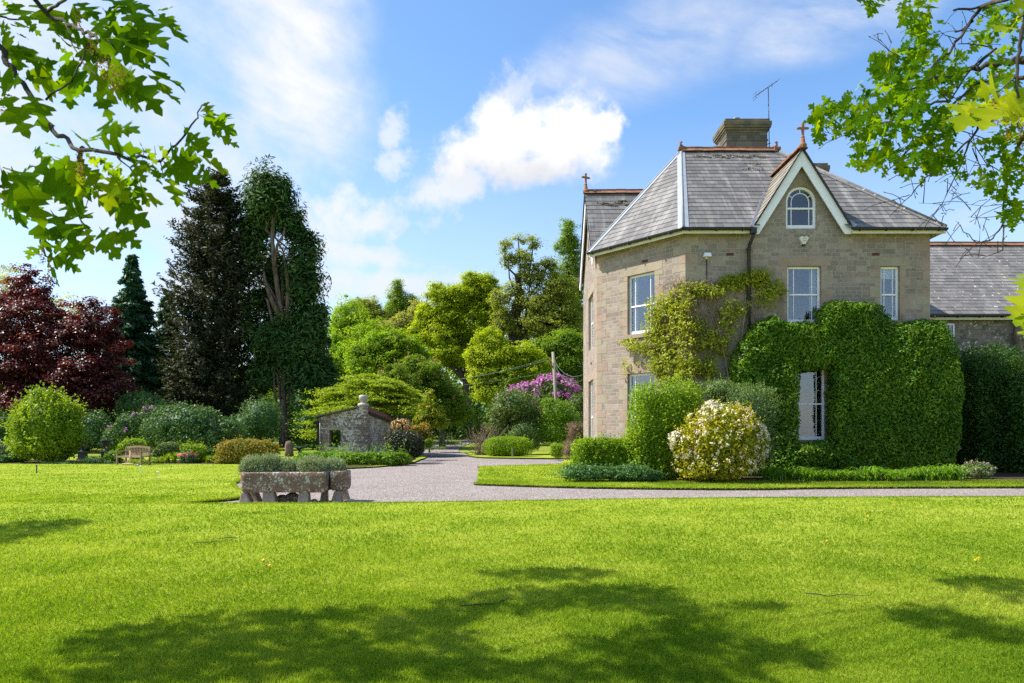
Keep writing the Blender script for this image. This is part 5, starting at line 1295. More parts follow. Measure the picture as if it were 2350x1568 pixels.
shrub('cotoneaster_bush', 'dull grey brown shrub against the house corner', 'shrub', w7([(1610, 1310, 70, 80), (1590, 1410, 75, 75), (1640, 1400, 60, 90)], 34.8), M['dry'], 3600, .07, .045, .18, 3, core=.7)
shrub('twiggy_plant', 'nearly bare brown twiggy shrub at the drive bend', 'shrub', w7([(1020, 1350, 95, 75), (1060, 1300, 70, 60), (980, 1390, 50, 40)], 45.5), M['dry'], 1500, .06, .04, .2, 2, core=0, depth=(.2, 1.0))
tp_ = [o for o in bpy.data.objects if o.name == 'twiggy_plant'][0]; g = G(); rr = random.Random(8); b0 = Vector(gb(c7(1010, 0)[0], 45.5))
for i in range(90):
    a = rr.uniform(0, 6.28); e = b0 + Vector((math.cos(a) * rr.uniform(.2, 2.0) + .5, math.sin(a) * rr.uniform(.1, 1.0), rr.uniform(.7, 2.2))); g.tube(wob(b0 + Vector((rr.gauss(.2, .3), rr.gauss(0, .2), 0)), e, 4, .05, rr), [.025, .02, .015, .012, .006], 4, caps=False)
g.build('stem', M['stem'], tp_)
tag(shrub('wildflowers', None, None, [(gb(1010, 62)[0], 62, rise(62), 2.6, 9, .4, 2), (gb(985, 50)[0], 50, rise(50), 1.5, 5, .35, 2)], M['meadow'], 9000, .3, .03, .2, 2, core=0, droop=-1.6, up=.1, jit=.5, bloom=(M['bluebell'], 260, .04, 0.4, 3)), kind='stuff')
# against the house
shrub('clipped_hedge', 'low clipped yellow green hedge at the canted corner', 'hedge', s3([(225, 1335, 215, 100)], 22.9, .35, 4), M['lime'], 9000, .09, .05, .08, 3)
shrub('clipped_bush', 'tall block of clipped bright green bush before the canted window', 'shrub', s3([(580, 1170, 225, 285), (560, 1330, 230, 160)], 22.7, .5, 4.2), M['lime'], 22000, .095, .055, .09, 2.4)
shrub('olearia_bush', 'rounded grey green bush behind the flowering one', 'shrub', s3([(1060, 1050, 205, 150), (1060, 1240, 190, 200), (900, 940, 110, 60)], 22.9, .75, 2.4), M['grey_green'], 14000, .075, .035, .08, 3)
ch_b = s3([(900, 1250, 250, 190), (960, 1150, 170, 130), (760, 1280, 150, 110), (1080, 1280, 120, 130), (870, 1110, 90, 80), (900, 1400, 270, 90), (865, 1060, 45, 45), (1140, 1230, 60, 80), (670, 1250, 70, 60), (1000, 1110, 70, 70)], 21.55, .65)
shrub('flowering_choisya', 'golden leafed bush smothered in cream white flowers', 'shrub', ch_b, M['choisya'], 17000, .10, .05, .18, 3.0, core=.5, sprig=.03, bloom=(M['whiteflower'], 170, .04, .35, 7))
tag(shrub('groundcover', None, None, s3([(120, 1440, 200, 45), (350, 1445, 190, 45), (500, 1460, 80, 30)], 21.7, .5), M['bluecover'], 7000, .07, .05, .2, 4), kind='stuff')
# strap leaved daylilies along the wall bed
rr = random.Random(5); protos = []
lab = ['first daylily clump from the flowering bush', 'second daylily clump from the flowering bush', 'third daylily clump from the flowering bush', 'daylily clump under the left of the hedge window', 'daylily clump under the right of the hedge window', 'daylily clump just right of the hedge window', 'sixth daylily clump from the right end', 'fifth daylily clump from the right end', 'fourth daylily clump from the right end', 'third daylily clump from the right end', 'second daylily clump from the right end', 'last daylily clump at the right end of the hedge']
for i in range(12):
    px = 1775 + i * 37.5; Y = 22.0 + rr.uniform(-.15, .25); loc = ((px - 1175) * Y / F, Y, 0.0)
    h = .62 + .16 * (i > 7) + rr.uniform(-.05, .08)
    tuft('daylily_clump', lab[i], 'plant', loc, M['strap'], 90, h * rr.uniform(1.0, 1.5), .75, .038, 'daylilies along the hedge', .8)
shrub('pink_perennial', 'straggly plant with pale pink flowers right of the daylilies', 'plant', [B(2245, 1078, 32, 18, 23.2), B(2215, 1085, 25, 14, 23)], M['grey_green'], 1500, .06, .04, .2, 4, core=.5, bloom=(M['palepink'], 40, .035, .2, 5))
# dark hedges beyond
shrub('yew_hedge', 'tall dark hedge block with sunlit top before the wing', 'hedge', [B(2262, 950, 60, 148, 28, 1.2, 6)], M['darkhedge'], 22000, .13, .06, .07, 2)
shrub('yew_hedge', 'lower dark hedge running out at the right edge', 'hedge', [B(2385, 985, 105, 124, 27, .8, 6)], M['darkhedge'], 20000, .13, .06, .07, 2)

# ------------------------------------------------------------------ the great clipped climber, with its window
def poly_sd(pts, poly):
    """distance inside (+) or outside (-) a polygon"""
    n = len(poly); d = np.full(len(pts), 1e9); ins = np.zeros(len(pts), bool)
    for i in range(n):
        a = np.array(poly[i]); b = np.array(poly[(i + 1) % n]); e = b - a
        t = np.clip(((pts - a) @ e) / (e @ e), 0, 1); d = np.minimum(d, np.linalg.norm(pts - a - t[:, None] * e, axis=1))
        c = (a[1] > pts[:, 1]) != (b[1] > pts[:, 1]); xx = a[0] + (pts[:, 1] - a[1]) / (b[1] - a[1] + 1e-12) * e[0]
        ins ^= c & (pts[:, 0] < xx)
    return np.where(ins, d, -d)
Yh = 24.4
hp = [(P(x, y, Yh).x, P(x, y, Yh).z) for x, y in [(1692, 1100), (1690, 1000), (1686, 900), (1682, 840), (1702, 790), (1740, 742), (1775, 722), (1803, 735), (1880, 744), (1888, 712), (1908, 694), (1950, 690), (1992, 690), (2032, 702), (2052, 737), (2076, 742), (2100, 735), (2135, 728), (2165, 737), (2190, 778), (2200, 830), (2206, 900), (2204, 1000), (2197, 1060), (2192, 1100)]]
hole = [(P(x, y, Yh).x, P(x, y, Yh).z) for x, y in [(1835, 846), (1910, 846), (1912, 1014), (1832, 1014)]]
def hedge_sd(p):
    xz = p[:, [0, 2]]; d = np.minimum(poly_sd(xz, hp), -poly_sd(xz, hole))
    d = d + 0.12 * lump(p, 61, 3.0) + .06 * lump(p, 62, 9.0)
    return np.minimum(d, p[:, 1] - hedge_front(p, d))
def hedge_front(p, d):
    p = p * np.array([1.0, 0, 1.0])
    dt = np.clip(d, 0, .34) / .34; return Yh - .12 + .3 * (1 - np.sqrt(np.clip(1 - (1 - dt) ** 2, 0, 1))) + .24 * lump(p, 63, 1.5) + .10 * lump(p, 67, 4.2) - .12 + .06 * lump(p, 64, 7.0) + .05 * lump(p, 65, 17.0) + .06 * np.maximum(0, p[:, 2] - 3.6)
rng = np.random.default_rng(77)
N_ = 380000; x0, x1 = min(q[0] for q in hp) - .2, max(q[0] for q in hp) + .2; z1 = max(q[1] for q in hp) + .2
pp = np.stack([rng.uniform(x0, x1, N_), 26.4 - 2.85 * rng.uniform(0, 1, N_) ** .6, rng.uniform(.02, z1, N_)], 1)
pp = pp[(pp[:, 1] < 24.97) | (pp[:, 0] > 15.35)]
sdv = hedge_sd(pp); kp = (sdv > -.03) & (sdv < .15); pp = pp[kp]; e_ = .04
gr = np.stack([(hedge_sd(pp + np.eye(3)[i] * e_) - hedge_sd(pp - np.eye(3)[i] * e_)) for i in range(3)], 1); gr = -unit(gr)
hd = thing('clipped_climber', 'huge clipped evergreen climber on the front wall cut round a window', 'hedge', (12.4, 24.4, 0))
lv = Leaves(); lv.add(pp, gr * .6 + np.array([0, 0, .4]) + rng.normal(size=pp.shape) * .55, .145, .058, rng.normal(size=pp.shape) + gr * .9, rng=rng)
# sprigs that escaped the shears
k = rng.choice(len(pp), 260); sp_ = pp[k] + gr[k] * .05
sp_ = sp_[sp_[:, 2] > 3.2]
for j in range(7): lv.add(sp_ + np.array([0, 0, .045 * j]) + rng.normal(size=sp_.shape) * .018, rng.normal(size=sp_.shape), .085, .038, rng.normal(size=sp_.shape) + np.array([0, 0, 1.0]), rng=rng)
# woody inside, so that no wall shows through
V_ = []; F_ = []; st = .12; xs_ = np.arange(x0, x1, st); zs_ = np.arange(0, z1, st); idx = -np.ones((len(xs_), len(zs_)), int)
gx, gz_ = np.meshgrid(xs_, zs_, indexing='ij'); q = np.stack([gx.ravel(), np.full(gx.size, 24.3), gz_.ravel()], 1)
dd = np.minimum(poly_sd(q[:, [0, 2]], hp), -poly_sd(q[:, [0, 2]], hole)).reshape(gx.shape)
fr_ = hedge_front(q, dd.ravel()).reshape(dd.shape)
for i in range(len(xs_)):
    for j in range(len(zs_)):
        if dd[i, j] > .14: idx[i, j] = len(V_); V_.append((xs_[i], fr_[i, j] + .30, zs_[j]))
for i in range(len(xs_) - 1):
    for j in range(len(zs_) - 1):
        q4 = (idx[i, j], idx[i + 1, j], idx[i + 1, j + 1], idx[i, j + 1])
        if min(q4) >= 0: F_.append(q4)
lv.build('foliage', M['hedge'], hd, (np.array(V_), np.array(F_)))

# ------------------------------------------------------------------ wisteria on the corner
ws = thing('wisteria', 'yellow leafed vine tangled over dry stems across the house corner', 'climber', (6.35, 24.9, 0))
rr = random.Random(21); rng = np.random.default_rng(21); g = G(); lv = Leaves()
def on_wall(px, py, off):
    """where the line of sight at (px, py) meets the canted wall or the front wall, lifted off it"""
    d = Vector(((px - 1175) / F, 1.0, (HY - py) / F)); c = Vector((0, 0, CAMZ))
    for o, n in ((A_, nA), (A_, nF)):
        t = (o + n * off - c).dot(n) / d.dot(n); p = c + d * t
        if (n is nA and p.x < A_.x + .1) or (n is nF and p.x >= A_.x - .2): return p, n
    return p, n
def dens(x, y):   # how leafy, in the frame of the detail view of the corner
    m = 0
    for cx, cy, rx, ry, w in ((520, 560, 75, 170, 1), (640, 430, 120, 90, .9), (560, 760, 90, 120, 1), (690, 780, 120, 90, .8), (820, 340, 170, 45, .95), (1000, 300, 130, 50, .95), (1130, 270, 110, 60, 1), (1240, 340, 80, 60, .8), (700, 600, 150, 160, .5), (880, 640, 140, 120, .45), (380, 670, 85, 35, 1), (460, 690, 70, 40, .9), (620, 840, 110, 50, 1), (820, 820, 100, 60, .7), (660, 320, 40, 30, 1), (1020, 450, 60, 60, .4), (950, 520, 60, 120, .5), (1180, 400, 110, 60, .3), (350, 780, 25, 90, .15), (400, 760, 30, 80, .15)):
        q_ = ((x - cx) / rx) ** 2 + ((y - cy) / ry) ** 2
        m = max(m, w * max(0, 1.15 - q_))
    return min(m, 1)
cnt = 0
while cnt < 900:
    x, y = rr.uniform(290, 1330), rr.uniform(200, 920)
    if rr.random() > dens(x, y): continue
    cnt += 1; p, n = on_wall(*c3(x, y), rr.uniform(.06, .42) if y > 330 else rr.uniform(.03, .2)); k = rr.randint(6, 13)
    off = rng.normal(size=(k, 3)) * np.array([.09, .06, .075])
    lv.add(np.array(p) + off, np.array(n) * .7 + np.array([0, 0, .5]) + rng.normal(size=(k, 3)) * .5, .14, .055, rng.normal(size=(k, 3)) + np.array([0, 0, -.6]), rng=rng)
lv.build('foliage', M['wisteria'], ws)
def vine(pts, r0):
    out = []
    for i, (x, y) in enumerate(pts): out.append(on_wall(*c3(x, y), rr.uniform(.03, .22))[0])
    g.tube(out, [r0 * (1 - .7 * i / (len(out) - 1)) for i in range(len(out))], 4, caps=False)
for i in range(260):
    x = rr.choice([rr.uniform(520, 960), rr.uniform(600, 1300), rr.uniform(560, 760)]); y0 = rr.uniform(250, 560) if x > 600 else rr.uniform(420, 700)
    y1 = min(930, y0 + rr.uniform(120, 420)); q_ = []; xx = x
    for j in range(9): q_.append((xx, y0 + (y1 - y0) * j / 8)); xx += rr.gauss(0, 13)
    vine(q_, rr.uniform(.005, .013))
for i in range(70):
    x, y = rr.uniform(520, 1000), rr.uniform(300, 700); a = rr.uniform(-.7, .7); q_ = []
    for j in range(7): q_.append((x, y)); x += 26 * math.cos(a); y += 26 * math.sin(a); a += rr.gauss(0, .35)
    vine(q_, rr.uniform(.005, .011))
for q_ in ([(980, 1000), (960, 850), (930, 700), (900, 560), (860, 450), (800, 360)], [(1000, 1000), (1010, 820), (1040, 640), (1060, 480), (1090, 340), (1120, 260)], [(900, 950), (800, 840), (700, 760), (600, 700), (480, 680), (350, 660)], [(800, 930), (720, 800), (680, 640), (640, 480), (650, 380), (660, 320)]):
    vine(q_, .045)
g.build('stem', M['stem'], ws)
# ================================================================== SHELTER
hut = thing('stone_shelter', 'small lichened stone garden shelter with ball finial and window opening', 'shelter', (-9.4, 41, 0))
ho = V2(-10.74, 38)
wall(ho, uF, [(0, 0), (2.70, 0), (2.70, 2.9), (2.32, 2.9), (2.1, 2.84), (0, 2.36)], [rect(0.56, 1.2, 0.72, 1.66)], 0.35).build('wall', [M['stone_hut'], M['stone_hut']], hut)
d_ = (Vector((-7.86, 44.2, 0)) - Vector((-8.04, 38, 0))); lh = d_.length; uS = d_.normalized()
wall(V2(-8.04, 38.002), uS, [(0, 0), (lh, 0), (lh, 2.3), (0, 2.72)], []).build('wall', [M['stone_hut'], M['stone_hut']], hut)
wall(V2(-7.86, 44.2), V2(-1, 0), rect(0, 1.3, 0, 2.3), []).build('wall', [M['stone_hut'], M['stone_hut']], hut)
g = G(); g.box(-10.26, -9.46, 37.86, 38.1, 0.6, 0.715); g.build('sill', M['finial_stone'], hut, bevel=.02)
g = G(); g.box(-10.3, -9.4, 37.985, 38.2, 1.665, 1.86); g.build('lintel', M['staddle'], hut, bevel=.01)
g = G()
g.hexa([(-10.95, 37.8, 2.40), (-8.5, 37.8, 2.95), (-7.9, 44.4, 2.5), (-10.95, 44.4, 2.05)], [(-10.95, 37.8, 2.45), (-8.5, 37.8, 3.0), (-7.9, 44.4, 2.55), (-10.95, 44.4, 2.1)])
hr = g.build('roof', M['slate_wing'], hut)
g = G(); k = 22
fa, fb = Vector((-8.0, 38.05, 0)), Vector((-7.80, 44.4, 0))
for i in range(k):
    a = fa.lerp(fb, i / k + .002); b = fa.lerp(fb, (i + 1) / k - .002); za, zb_ = 2.97 - .44 * i / k, 2.97 - .44 * (i + 1) / k
    s = Vector((.05 + .012 * (i % 2), 0, 0))
    g.hexa([a + UP * (za - .27), a + s + UP * (za - .27), b + s + UP * (zb_ - .27), b + UP * (zb_ - .27)], [a - UP * 0 + UP * za, a + s * .4 + UP * za, b + s * .4 + UP * zb_, b + UP * zb_])
g.build('verge_tile', M['redtile'], hr)
g = G(); g.hexa([fa + Vector((.0, 0, 2.54)), fa + Vector((.05, 0, 2.54)), fb + Vector((.05, 0, 2.1)), fb + Vector((0, 0, 2.1))], [fa + Vector((.0, 0, 2.69)), fa + Vector((.05, 0, 2.69)), fb + Vector((.05, 0, 2.25)), fb + Vector((0, 0, 2.25))]); g.build('verge_board', M['tar_timber'], hr)
g = G(); g.box(-8.6, -8.0, 37.9, 38.45, 2.3, 3.0); pl_ = g.build('pillar', M['stone_hut'], hut, bevel=.03)
g = G(); g.lathe((-8.3, 38.15, 3.0), [(.3, 0), (.33, .05), (.3, .14), (.16, .19), (.12, .25), (.2, .29), (.25, .38), (.265, .5), (.24, .6), (.18, .62)], 14); g.build('finial', M['finial_stone'], pl_)
for Y_ in (38.15, 40.9, 43.7):
    g = G(); g.box(-10.9, -10.76, Y_, Y_ + .14, 0, 2.1 if Y_ > 39 else 2.2); g.build('post', M['tar_timber'], hut, bevel=.008)
g = G(); g.box(-11.05, -10.7, 37.95, 44.2, 1.98, 2.16); g.build('beam', M['tar_timber'], hut)
g = G(); g.tube([(-10.66, 37.93, 2.3), (-10.66, 37.93, .1)], .035, 8); g.build('downpipe', M['metal'], hut)

# ================================================================== TROUGHS
def cT(x, y): return ((700 + x / 5.1087) / 1.3774, (1400 + y / 5.1087) / 1.3774)
GZ0 = -.07
def trough(label, x0, x1, y0, y1, z0, z1, rl, rr_, wob_seed):
    t = thing('stone_trough', label, 'trough', ((x0 + x1) / 2, (y0 + y1) / 2, GZ0), 'old stone troughs on staddles')
    # plan outline with well rounded ends
    pl = []
    for cx, cy, r_, a0 in ((x0 + rl, y0 + rl, rl, 180), (x1 - rr_, y0 + rr_, rr_, 270), (x1 - rr_, y1 - rr_, rr_, 0), (x0 + rl, y1 - rl, rl, 90)):
        for i in range(7): a = R(a0 + 90 * i / 6); pl.append((cx + r_ * math.cos(a), cy + r_ * math.sin(a)))
    dense = []
    for i in range(len(pl)):
        a, b = Vector(pl[i]), Vector(pl[(i + 1) % len(pl)]); k = max(1, int((b - a).length / .09))
        for j in range(k): dense.append(a.lerp(b, j / k))
    c = Vector(((x0 + x1) / 2, (y0 + y1) / 2)); hx, hy = (x1 - x0) / 2, (y1 - y0) / 2
    lv_ = [(z0, .90, 0), (z0 + .03, .955, 0), (z0 + .1, .99, 1), (z0 + .22, 1.0, 1), (z1 - .12, 1.0, 1), (z1 - .02, .99, 1), (z1, .965, 0), (z1, .8, 0), (z1 - .12, .78, 0)]
    g = G(); n = len(dense); V = []
    for z, s, w_ in lv_:
        for p in dense:
            q = c + Vector(((p.x - c.x) * (1 - (1 - s) * .42 / max(hx, .1) * 1.0), (p.y - c.y) * (1 - (1 - s) * .42 / max(hy, .1))))
            V.append((q.x, q.y, z))
    A = np.array(V); nz = lump(A, wob_seed, 7.0) * .016 + lump(A, wob_seed + 1, 22.0) * .007; dirc = unit(np.stack([A[:, 0] - c.x, (A[:, 1] - c.y) * hx / hy, A[:, 2] * 0], 1)); A = A + dirc * nz[:, None]; A[:, 2] += lump(A, wob_seed + 2, 5.0) * .008
    Fc = []
    for i in range(len(lv_) - 1):
        for k in range(n): Fc.append((i * n + k, i * n + (k + 1) % n, (i + 1) * n + (k + 1) % n, (i + 1) * n + k))
    Fc.append(tuple(range(n))[::-1])
    g.add(A.tolist(), Fc, smooth=True); g.build('basin', M['trough'], t)
    g = G(); g.add([tuple(A[(len(lv_) - 1) * n + k]) for k in range(n)], [tuple(range(n))]); g.build('soil', M['soil'], t)
    return t
Yt = 15.7
trough('long weathered stone trough with round lichen patches and a rounded left end', -6.28, -4.31, 15.68, 16.5, .19, .66, .16, .05, 301)
trough('short grey lichened stone trough against the right end of the long one', -4.285, -3.90, 16.0, 16.62, .205, .665, .06, .06, 311)
def staddle(label, cx, cy, wb, wt, h, db, dt, lean=0.0):
    g = G(); z0 = GZ0 - .02
    b = [(cx - wb / 2, cy - db / 2, z0), (cx + wb / 2, cy - db / 2, z0), (cx + wb / 2, cy + db / 2, z0), (cx - wb / 2, cy + db / 2, z0)]
    t_ = [(cx - wt / 2 + lean, cy - dt / 2, z0 + h), (cx + wt / 2 + lean, cy - dt / 2, z0 + h), (cx + wt / 2 + lean, cy + dt / 2, z0 + h), (cx - wt / 2 + lean, cy + dt / 2, z0 + h)]
    g.hexa(b, t_); o = g.build('staddle_stone', M['staddle'], None, (cx, cy, GZ0), bevel=.025)
    return tag(o, label, 'staddle stone', 'staddle stones carrying the troughs')
hs = .285
def sx(x, Y): return (cT(x, 0)[0] - 1175) * Y / F
for lb, xc, Y, wb, wt, ln in (('front left staddle stone under the rounded trough end', 405, 15.86, .30, .13, -.03), ('rear left staddle stone in sunlight under the long trough', 560, 16.3, .26, .14, -.05), ('broad front staddle stone under the long trough', 790, 15.83, .33, .25, -.02),
        ('front staddle stone right of the middle of the long trough', 1335, 15.83, .27, .22, .01), ('rear staddle stone at the right end of the long trough', 1660, 16.35, .16, .12, .02), ('front staddle stone under the short trough', 1865, 16.15, .25, .13, .02), ('dark rear staddle stone under the short trough', 1985, 16.75, .26, .14, -.02)):
    staddle(lb, sx(xc, Y), Y, wb, wt, hs, .26, .2, ln)
for i, (x, Y, s) in enumerate(((980, 16.2, .16), (1150, 16.25, .2), (1500, 16.0, .09), (1080, 16.0, .08))):
    g = G(); g.lathe((sx(x, Y), Y, GZ0 - .02), [(s * .8, 0), (s, s * .4), (s * .8, s * .9), (s * .35, s * 1.15)], 9, sq=.8)
    tag(g.build('loose_stone', M['trough'], None, (sx(x, Y), Y, GZ0)), ['mossy block in the shade under the long trough, left one', 'large mossy block in the shade under the long trough', 'small pale stone lying right of the trough legs', 'small stone in front of the mossy blocks'][i], 'stone', 'stones under the troughs')
# lavender
def lavender(label, blobs, n):
    c = blobs[0]; t = thing('lavender_bush', label, 'plant', (c[0], c[1], .6), 'lavender in the troughs'); s = nseed(); rng = np.random.default_rng(s); lv = Leaves(); g = G(); rr = random.Random(s)
    for b in blobs:
        p, nr = on_blob(b, n, rng, (.45, 1.06), .13, 5, s); p = p[p[:, 2] > .64]
        root = np.array([b[0], b[1], .55]); dirs = unit(p - root) + np.array([0, 0, .75]) + rng.normal(size=p.shape) * .22
        lv.add(p, rng.normal(size=p.shape) + np.array([0, -.4, .3]), .075, .013, dirs, rng=rng)
        for i in range(70):
            e = Vector(p[rr.randrange(len(p))]); st_ = Vector((b[0] + rr.gauss(0, b[3] * .35), b[1] + rr.gauss(0, b[4] * .3), .57)); g.tube(wob(st_, st_.lerp(e, .85), 3, .07, rr), [.007, .006, .004, .003], 3, caps=False)
    lv.build('foliage', M['lavender'], t); g.build('stem', M['stem'], t)
def TB(x, y, rx, ry, Y=16.05, dep=.7): return B(*cT(x, y), rx / 5.1087 / 1.3774, ry / 5.1087 / 1.3774, Y, dep)
lavender('green lavender mound at the left end of the long trough', [TB(560, 400, 270, 215), TB(440, 440, 170, 150)], 6500)
lavender('tall lavender mound left of the middle of the long trough', [TB(800, 400, 200, 250)], 5500)
lavender('low lavender dip in the middle of the long trough', [TB(1080, 420, 190, 190)], 4500)
lavender('woody lavender with bare pale stems at the right of the long trough', [TB(1450, 420, 260, 230)], 5500)
lavender('lavender spilling over the short trough', [TB(1790, 420, 240, 210, 16.4), TB(1900, 440, 120, 150, 16.5)], 5500)

# ================================================================== BENCH AND CROQUET
by_ = 32.6; bl = P(306, 1067, by_); bl.z = 0
bench = thing('garden_bench', 'weathered teak bench with curved top rail at the lawn edge', 'bench', bl)
def bt(g): # turn the bench a little
    a = R(-20); ca, sa = math.cos(a), math.sin(a)
    g.v = [(bl.x + x * ca - y * sa, bl.y + x * sa + y * ca, z) for x, y, z in g.v]; return g
W2 = .78
g = G()
for y in (-.22, -.12, -.02, .08, .18): g.box(-W2 + .03, W2 - .03, y - .04, y + .04, .40, .425)
g.box(-W2 + .03, W2 - .03, -.27, -.24, .34, .41); bt(g).build('seat', M['teak'], bench, bevel=.006)
g = G(); k = 14
for i in range(k):
    x0_, x1_ = -W2 + 2 * W2 * i / k, -W2 + 2 * W2 * (i + 1) / k; zf = lambda x: .84 + .07 * (1 - (x / W2) ** 2)
    g.hexa([(x0_, .24, zf(x0_) - .10), (x1_, .24, zf(x1_) - .10), (x1_, .285, zf(x1_) - .10), (x0_, .285, zf(x0_) - .10)], [(x0_, .25, zf(x0_)), (x1_, .25, zf(x1_)), (x1_, .29, zf(x1_)), (x0_, .29, zf(x0_))])
for i in range(15):
    x = -W2 + .1 + i * (2 * W2 - .2) / 14; g.hexa([(x - .02, .205, .45), (x + .02, .205, .45), (x + .02, .225, .45), (x - .02, .225, .45)], [(x - .02, .25, .80), (x + .02, .25, .80), (x + .02, .27, .80), (x - .02, .27, .80)])
g.box(-W2, W2, .2, .24, .42, .47); bt(g).build('backrest', M['teak'], bench, bevel=.005)
for sx_ in (-1, 1):
    x = sx_ * (W2 - .02)
    g = G(); g.box(x - .045, x + .045, -.3, .25, .62, .655); bt(g).build('armrest', M['teak'], bench, bevel=.008)
    g = G(); g.box(x - .035, x + .035, -.27, -.20, 0, .62); bt(g).build('leg', M['teak'], bench, bevel=.006)
    g = G(); g.hexa([(x - .035, .2, 0), (x + .035, .2, 0), (x + .035, .27, 0), (x - .035, .27, 0)], [(x - .035, .23, .84), (x + .035, .23, .84), (x + .035, .29, .84), (x - .035, .29, .84)]); bt(g).build('leg', M['teak'], bench, bevel=.006)
c6 = cv(320, 1360, 6.912)
def mallet(label, top, foot, Yf):
    f = P(*c6(*foot), Yf); f.z = .06; t_ = P(*c6(*top), Yf + .42)
    o = thing('croquet_mallet', label, 'mallet', (f.x, f.y, 0), 'croquet mallets by the bench')
    g = G(); g.tube([f, t_], .017, 8); g.build('handle', M['palewood'], o)
    g = G(); g.tube([f + Vector((-.15, -.02, 0)), f + Vector((.15, .02, 0))], .042, 10); g.build('head', M['palewood'], o, bevel=.006)
mallet('croquet mallet leaning upright on the bench back', (628, 450), (628, 785), 32.0)
mallet('croquet mallet slanting against the bench seat', (622, 590), (540, 785), 32.0)
for x, mt, lb in ((750, M['peach'], 'cream croquet ball in the grass by the bench'), (800, plain('pale_blue_paint', (.25, .5, .55), .4), 'pale blue croquet ball in the grass by the bench')):
    p = P(*c6(x, 790), 31.6); p.z = .045; g = G(); r_ = .05
    g.lathe(p - UP * r_, [(r_ * math.sin(math.pi * i / 8) + .0005, r_ - r_ * math.cos(math.pi * i / 8)) for i in range(9)], 12)
    tag(g.build('croquet_ball', mt, None, p), lb, 'ball')
pg = P(84, 1086, 26.1); pg.z = 0; peg = thing('croquet_peg', 'thin banded croquet peg standing on the left lawn', 'peg', pg)
for i, cc in enumerate(((.25, .02, .02), (.03, .03, .03), (.03, .08, .25), (.02, .02, .02))):
    g = G(); g.tube([pg + UP * (i * .08), pg + UP * (i * .08 + .08)], .022, 8); g.build('band', plain('peg_paint_%d' % i, cc, .5), peg)
wire = plain('white_wire', (.75, .76, .74), .5)
for (x, y, lb) in ((323, 1089, 'white croquet hoop nearer the bench'), (362, 1105, 'white croquet hoop nearer the trough')):
    Y = CAMZ * F / (y - HY); p = P(x, y, Y); p.z = 0; g = G(); g.tube([p + Vector((-.05, .02, 0)), p + Vector((-.05, .02, .29)), p + Vector((-.04, .02, .31)), p + Vector((.04, -.02, .31)), p + Vector((.05, -.02, .29)), p + Vector((.05, -.02, 0))], .007, 6)
    tag(g.build('croquet_hoop', wire, None, p), lb, 'hoop', 'croquet hoops')

# ================================================================== ORNAMENTS, POSTS, WIRES
def urn(label, px, Y, s, z0=0.0, name='garden_urn'):
    c = Vector(((px - 1175) * Y / F, Y, z0)); t = thing(name, label, 'urn', c, 'dark urns in the garden')
    g = G(); g.box(c.x - .24 * s, c.x + .24 * s, Y - .24 * s, Y + .24 * s, z0, z0 + .1 * s); g.box(c.x - .19 * s, c.x + .19 * s, Y - .19 * s, Y + .19 * s, z0 + .1 * s, z0 + .42 * s); g.box(c.x - .23 * s, c.x + .23 * s, Y - .23 * s, Y + .23 * s, z0 + .42 * s, z0 + .48 * s); g.build('pedestal', M['darkstone'], t, bevel=.012)
    g = G(); g.lathe(c + UP * .48 * s, [(.15 * s, 0), (.13 * s, .05 * s), (.06 * s, .12 * s), (.07 * s, .17 * s), (.17 * s, .24 * s), (.21 * s, .36 * s), (.22 * s, .5 * s), (.29 * s, .6 * s), (.29 * s, .63 * s), (.24 * s, .63 * s), (.2 * s, .54 * s)], 16); g.build('bowl', M['darkstone'], t)
urn('dark lead urn in the shade right of the golden maple', 190, 38.5, .95); urn('dark lead urn in front of the purple flecked rhododendron', 243.5, 38.5, 1.0)
Yb = 36.0; c = Vector(((689 - 1175) * Yb / F, Yb, 0)); bb_ = thing('bird_bath', 'dark stone bird bath on a baluster beside the bronze hedge', 'bird bath', c)
g = G(); g.box(c.x - .2, c.x + .2, Yb - .2, Yb + .2, 0, .12); g.lathe(c + UP * .12, [(.16, 0), (.13, .06), (.17, .2), (.16, .3), (.09, .42), (.13, .5)], 14); g.build('baluster', M['darkstone'], bb_)
g = G(); g.lathe(c + UP * .62, [(.12, 0), (.2, .06), (.28, .1), (.33, .13), (.33, .17), (.28, .17), (.2, .13)], 18); g.build('basin', M['darkstone'], bb_)
c = Vector(((664 - 1175) * 43 / F, 43, 0)); g = G(); g.lathe(c, [(.3, 0), (.26, .3), (.27, .7), (.2, .95), (.08, 1.0)], 9)
tag(g.build('tree_stump', M['bark_pale'], None, c), 'pale broken tree stump behind the bird bath', 'stump')
Y = 42.2; c = Vector(((1176 - 1175) * Y / F, Y, .0)); g = G(); g.box(c.x - .055, c.x + .055, Y - .05, Y + .05, 0, .52)
tag(g.build('wooden_post', M['pole'], None, c, bevel=.01), 'short pale wooden post before the clipped dome', 'post')
Y = 51; pt = P(1269, 808, Y); pb = P(1283, 960, Y); pb.z = rise(Y); pole = thing('utility_pole', 'leaning grey timber pole carrying wires by the purple rhododendron', 'pole', pb)
g = G(); g.tube([pb, pb.lerp(pt, .5), pt], [.14, .13, .11], 10); g.build('shaft', M['pole'], pole)
g = G(); g.beam(pt + Vector((-.42, -.1, -.35)), pt + Vector((0, -.12, -1.2)), .09, .07); g.build('bracket', plain('red_insulator', (.35, .08, .05), .6), pole)
wm = plain('green_grey_cable', (.14, .2, .16), .5)
def cable(a, b, sag, r_): 
    g = G(); a, b = Vector(a), Vector(b); g.tube([a.lerp(b, i / 14) - UP * sag * 4 * (i / 14) * (1 - i / 14) for i in range(15)], r_, 4); return g
pa = P(*c7(1475, 862), Y)
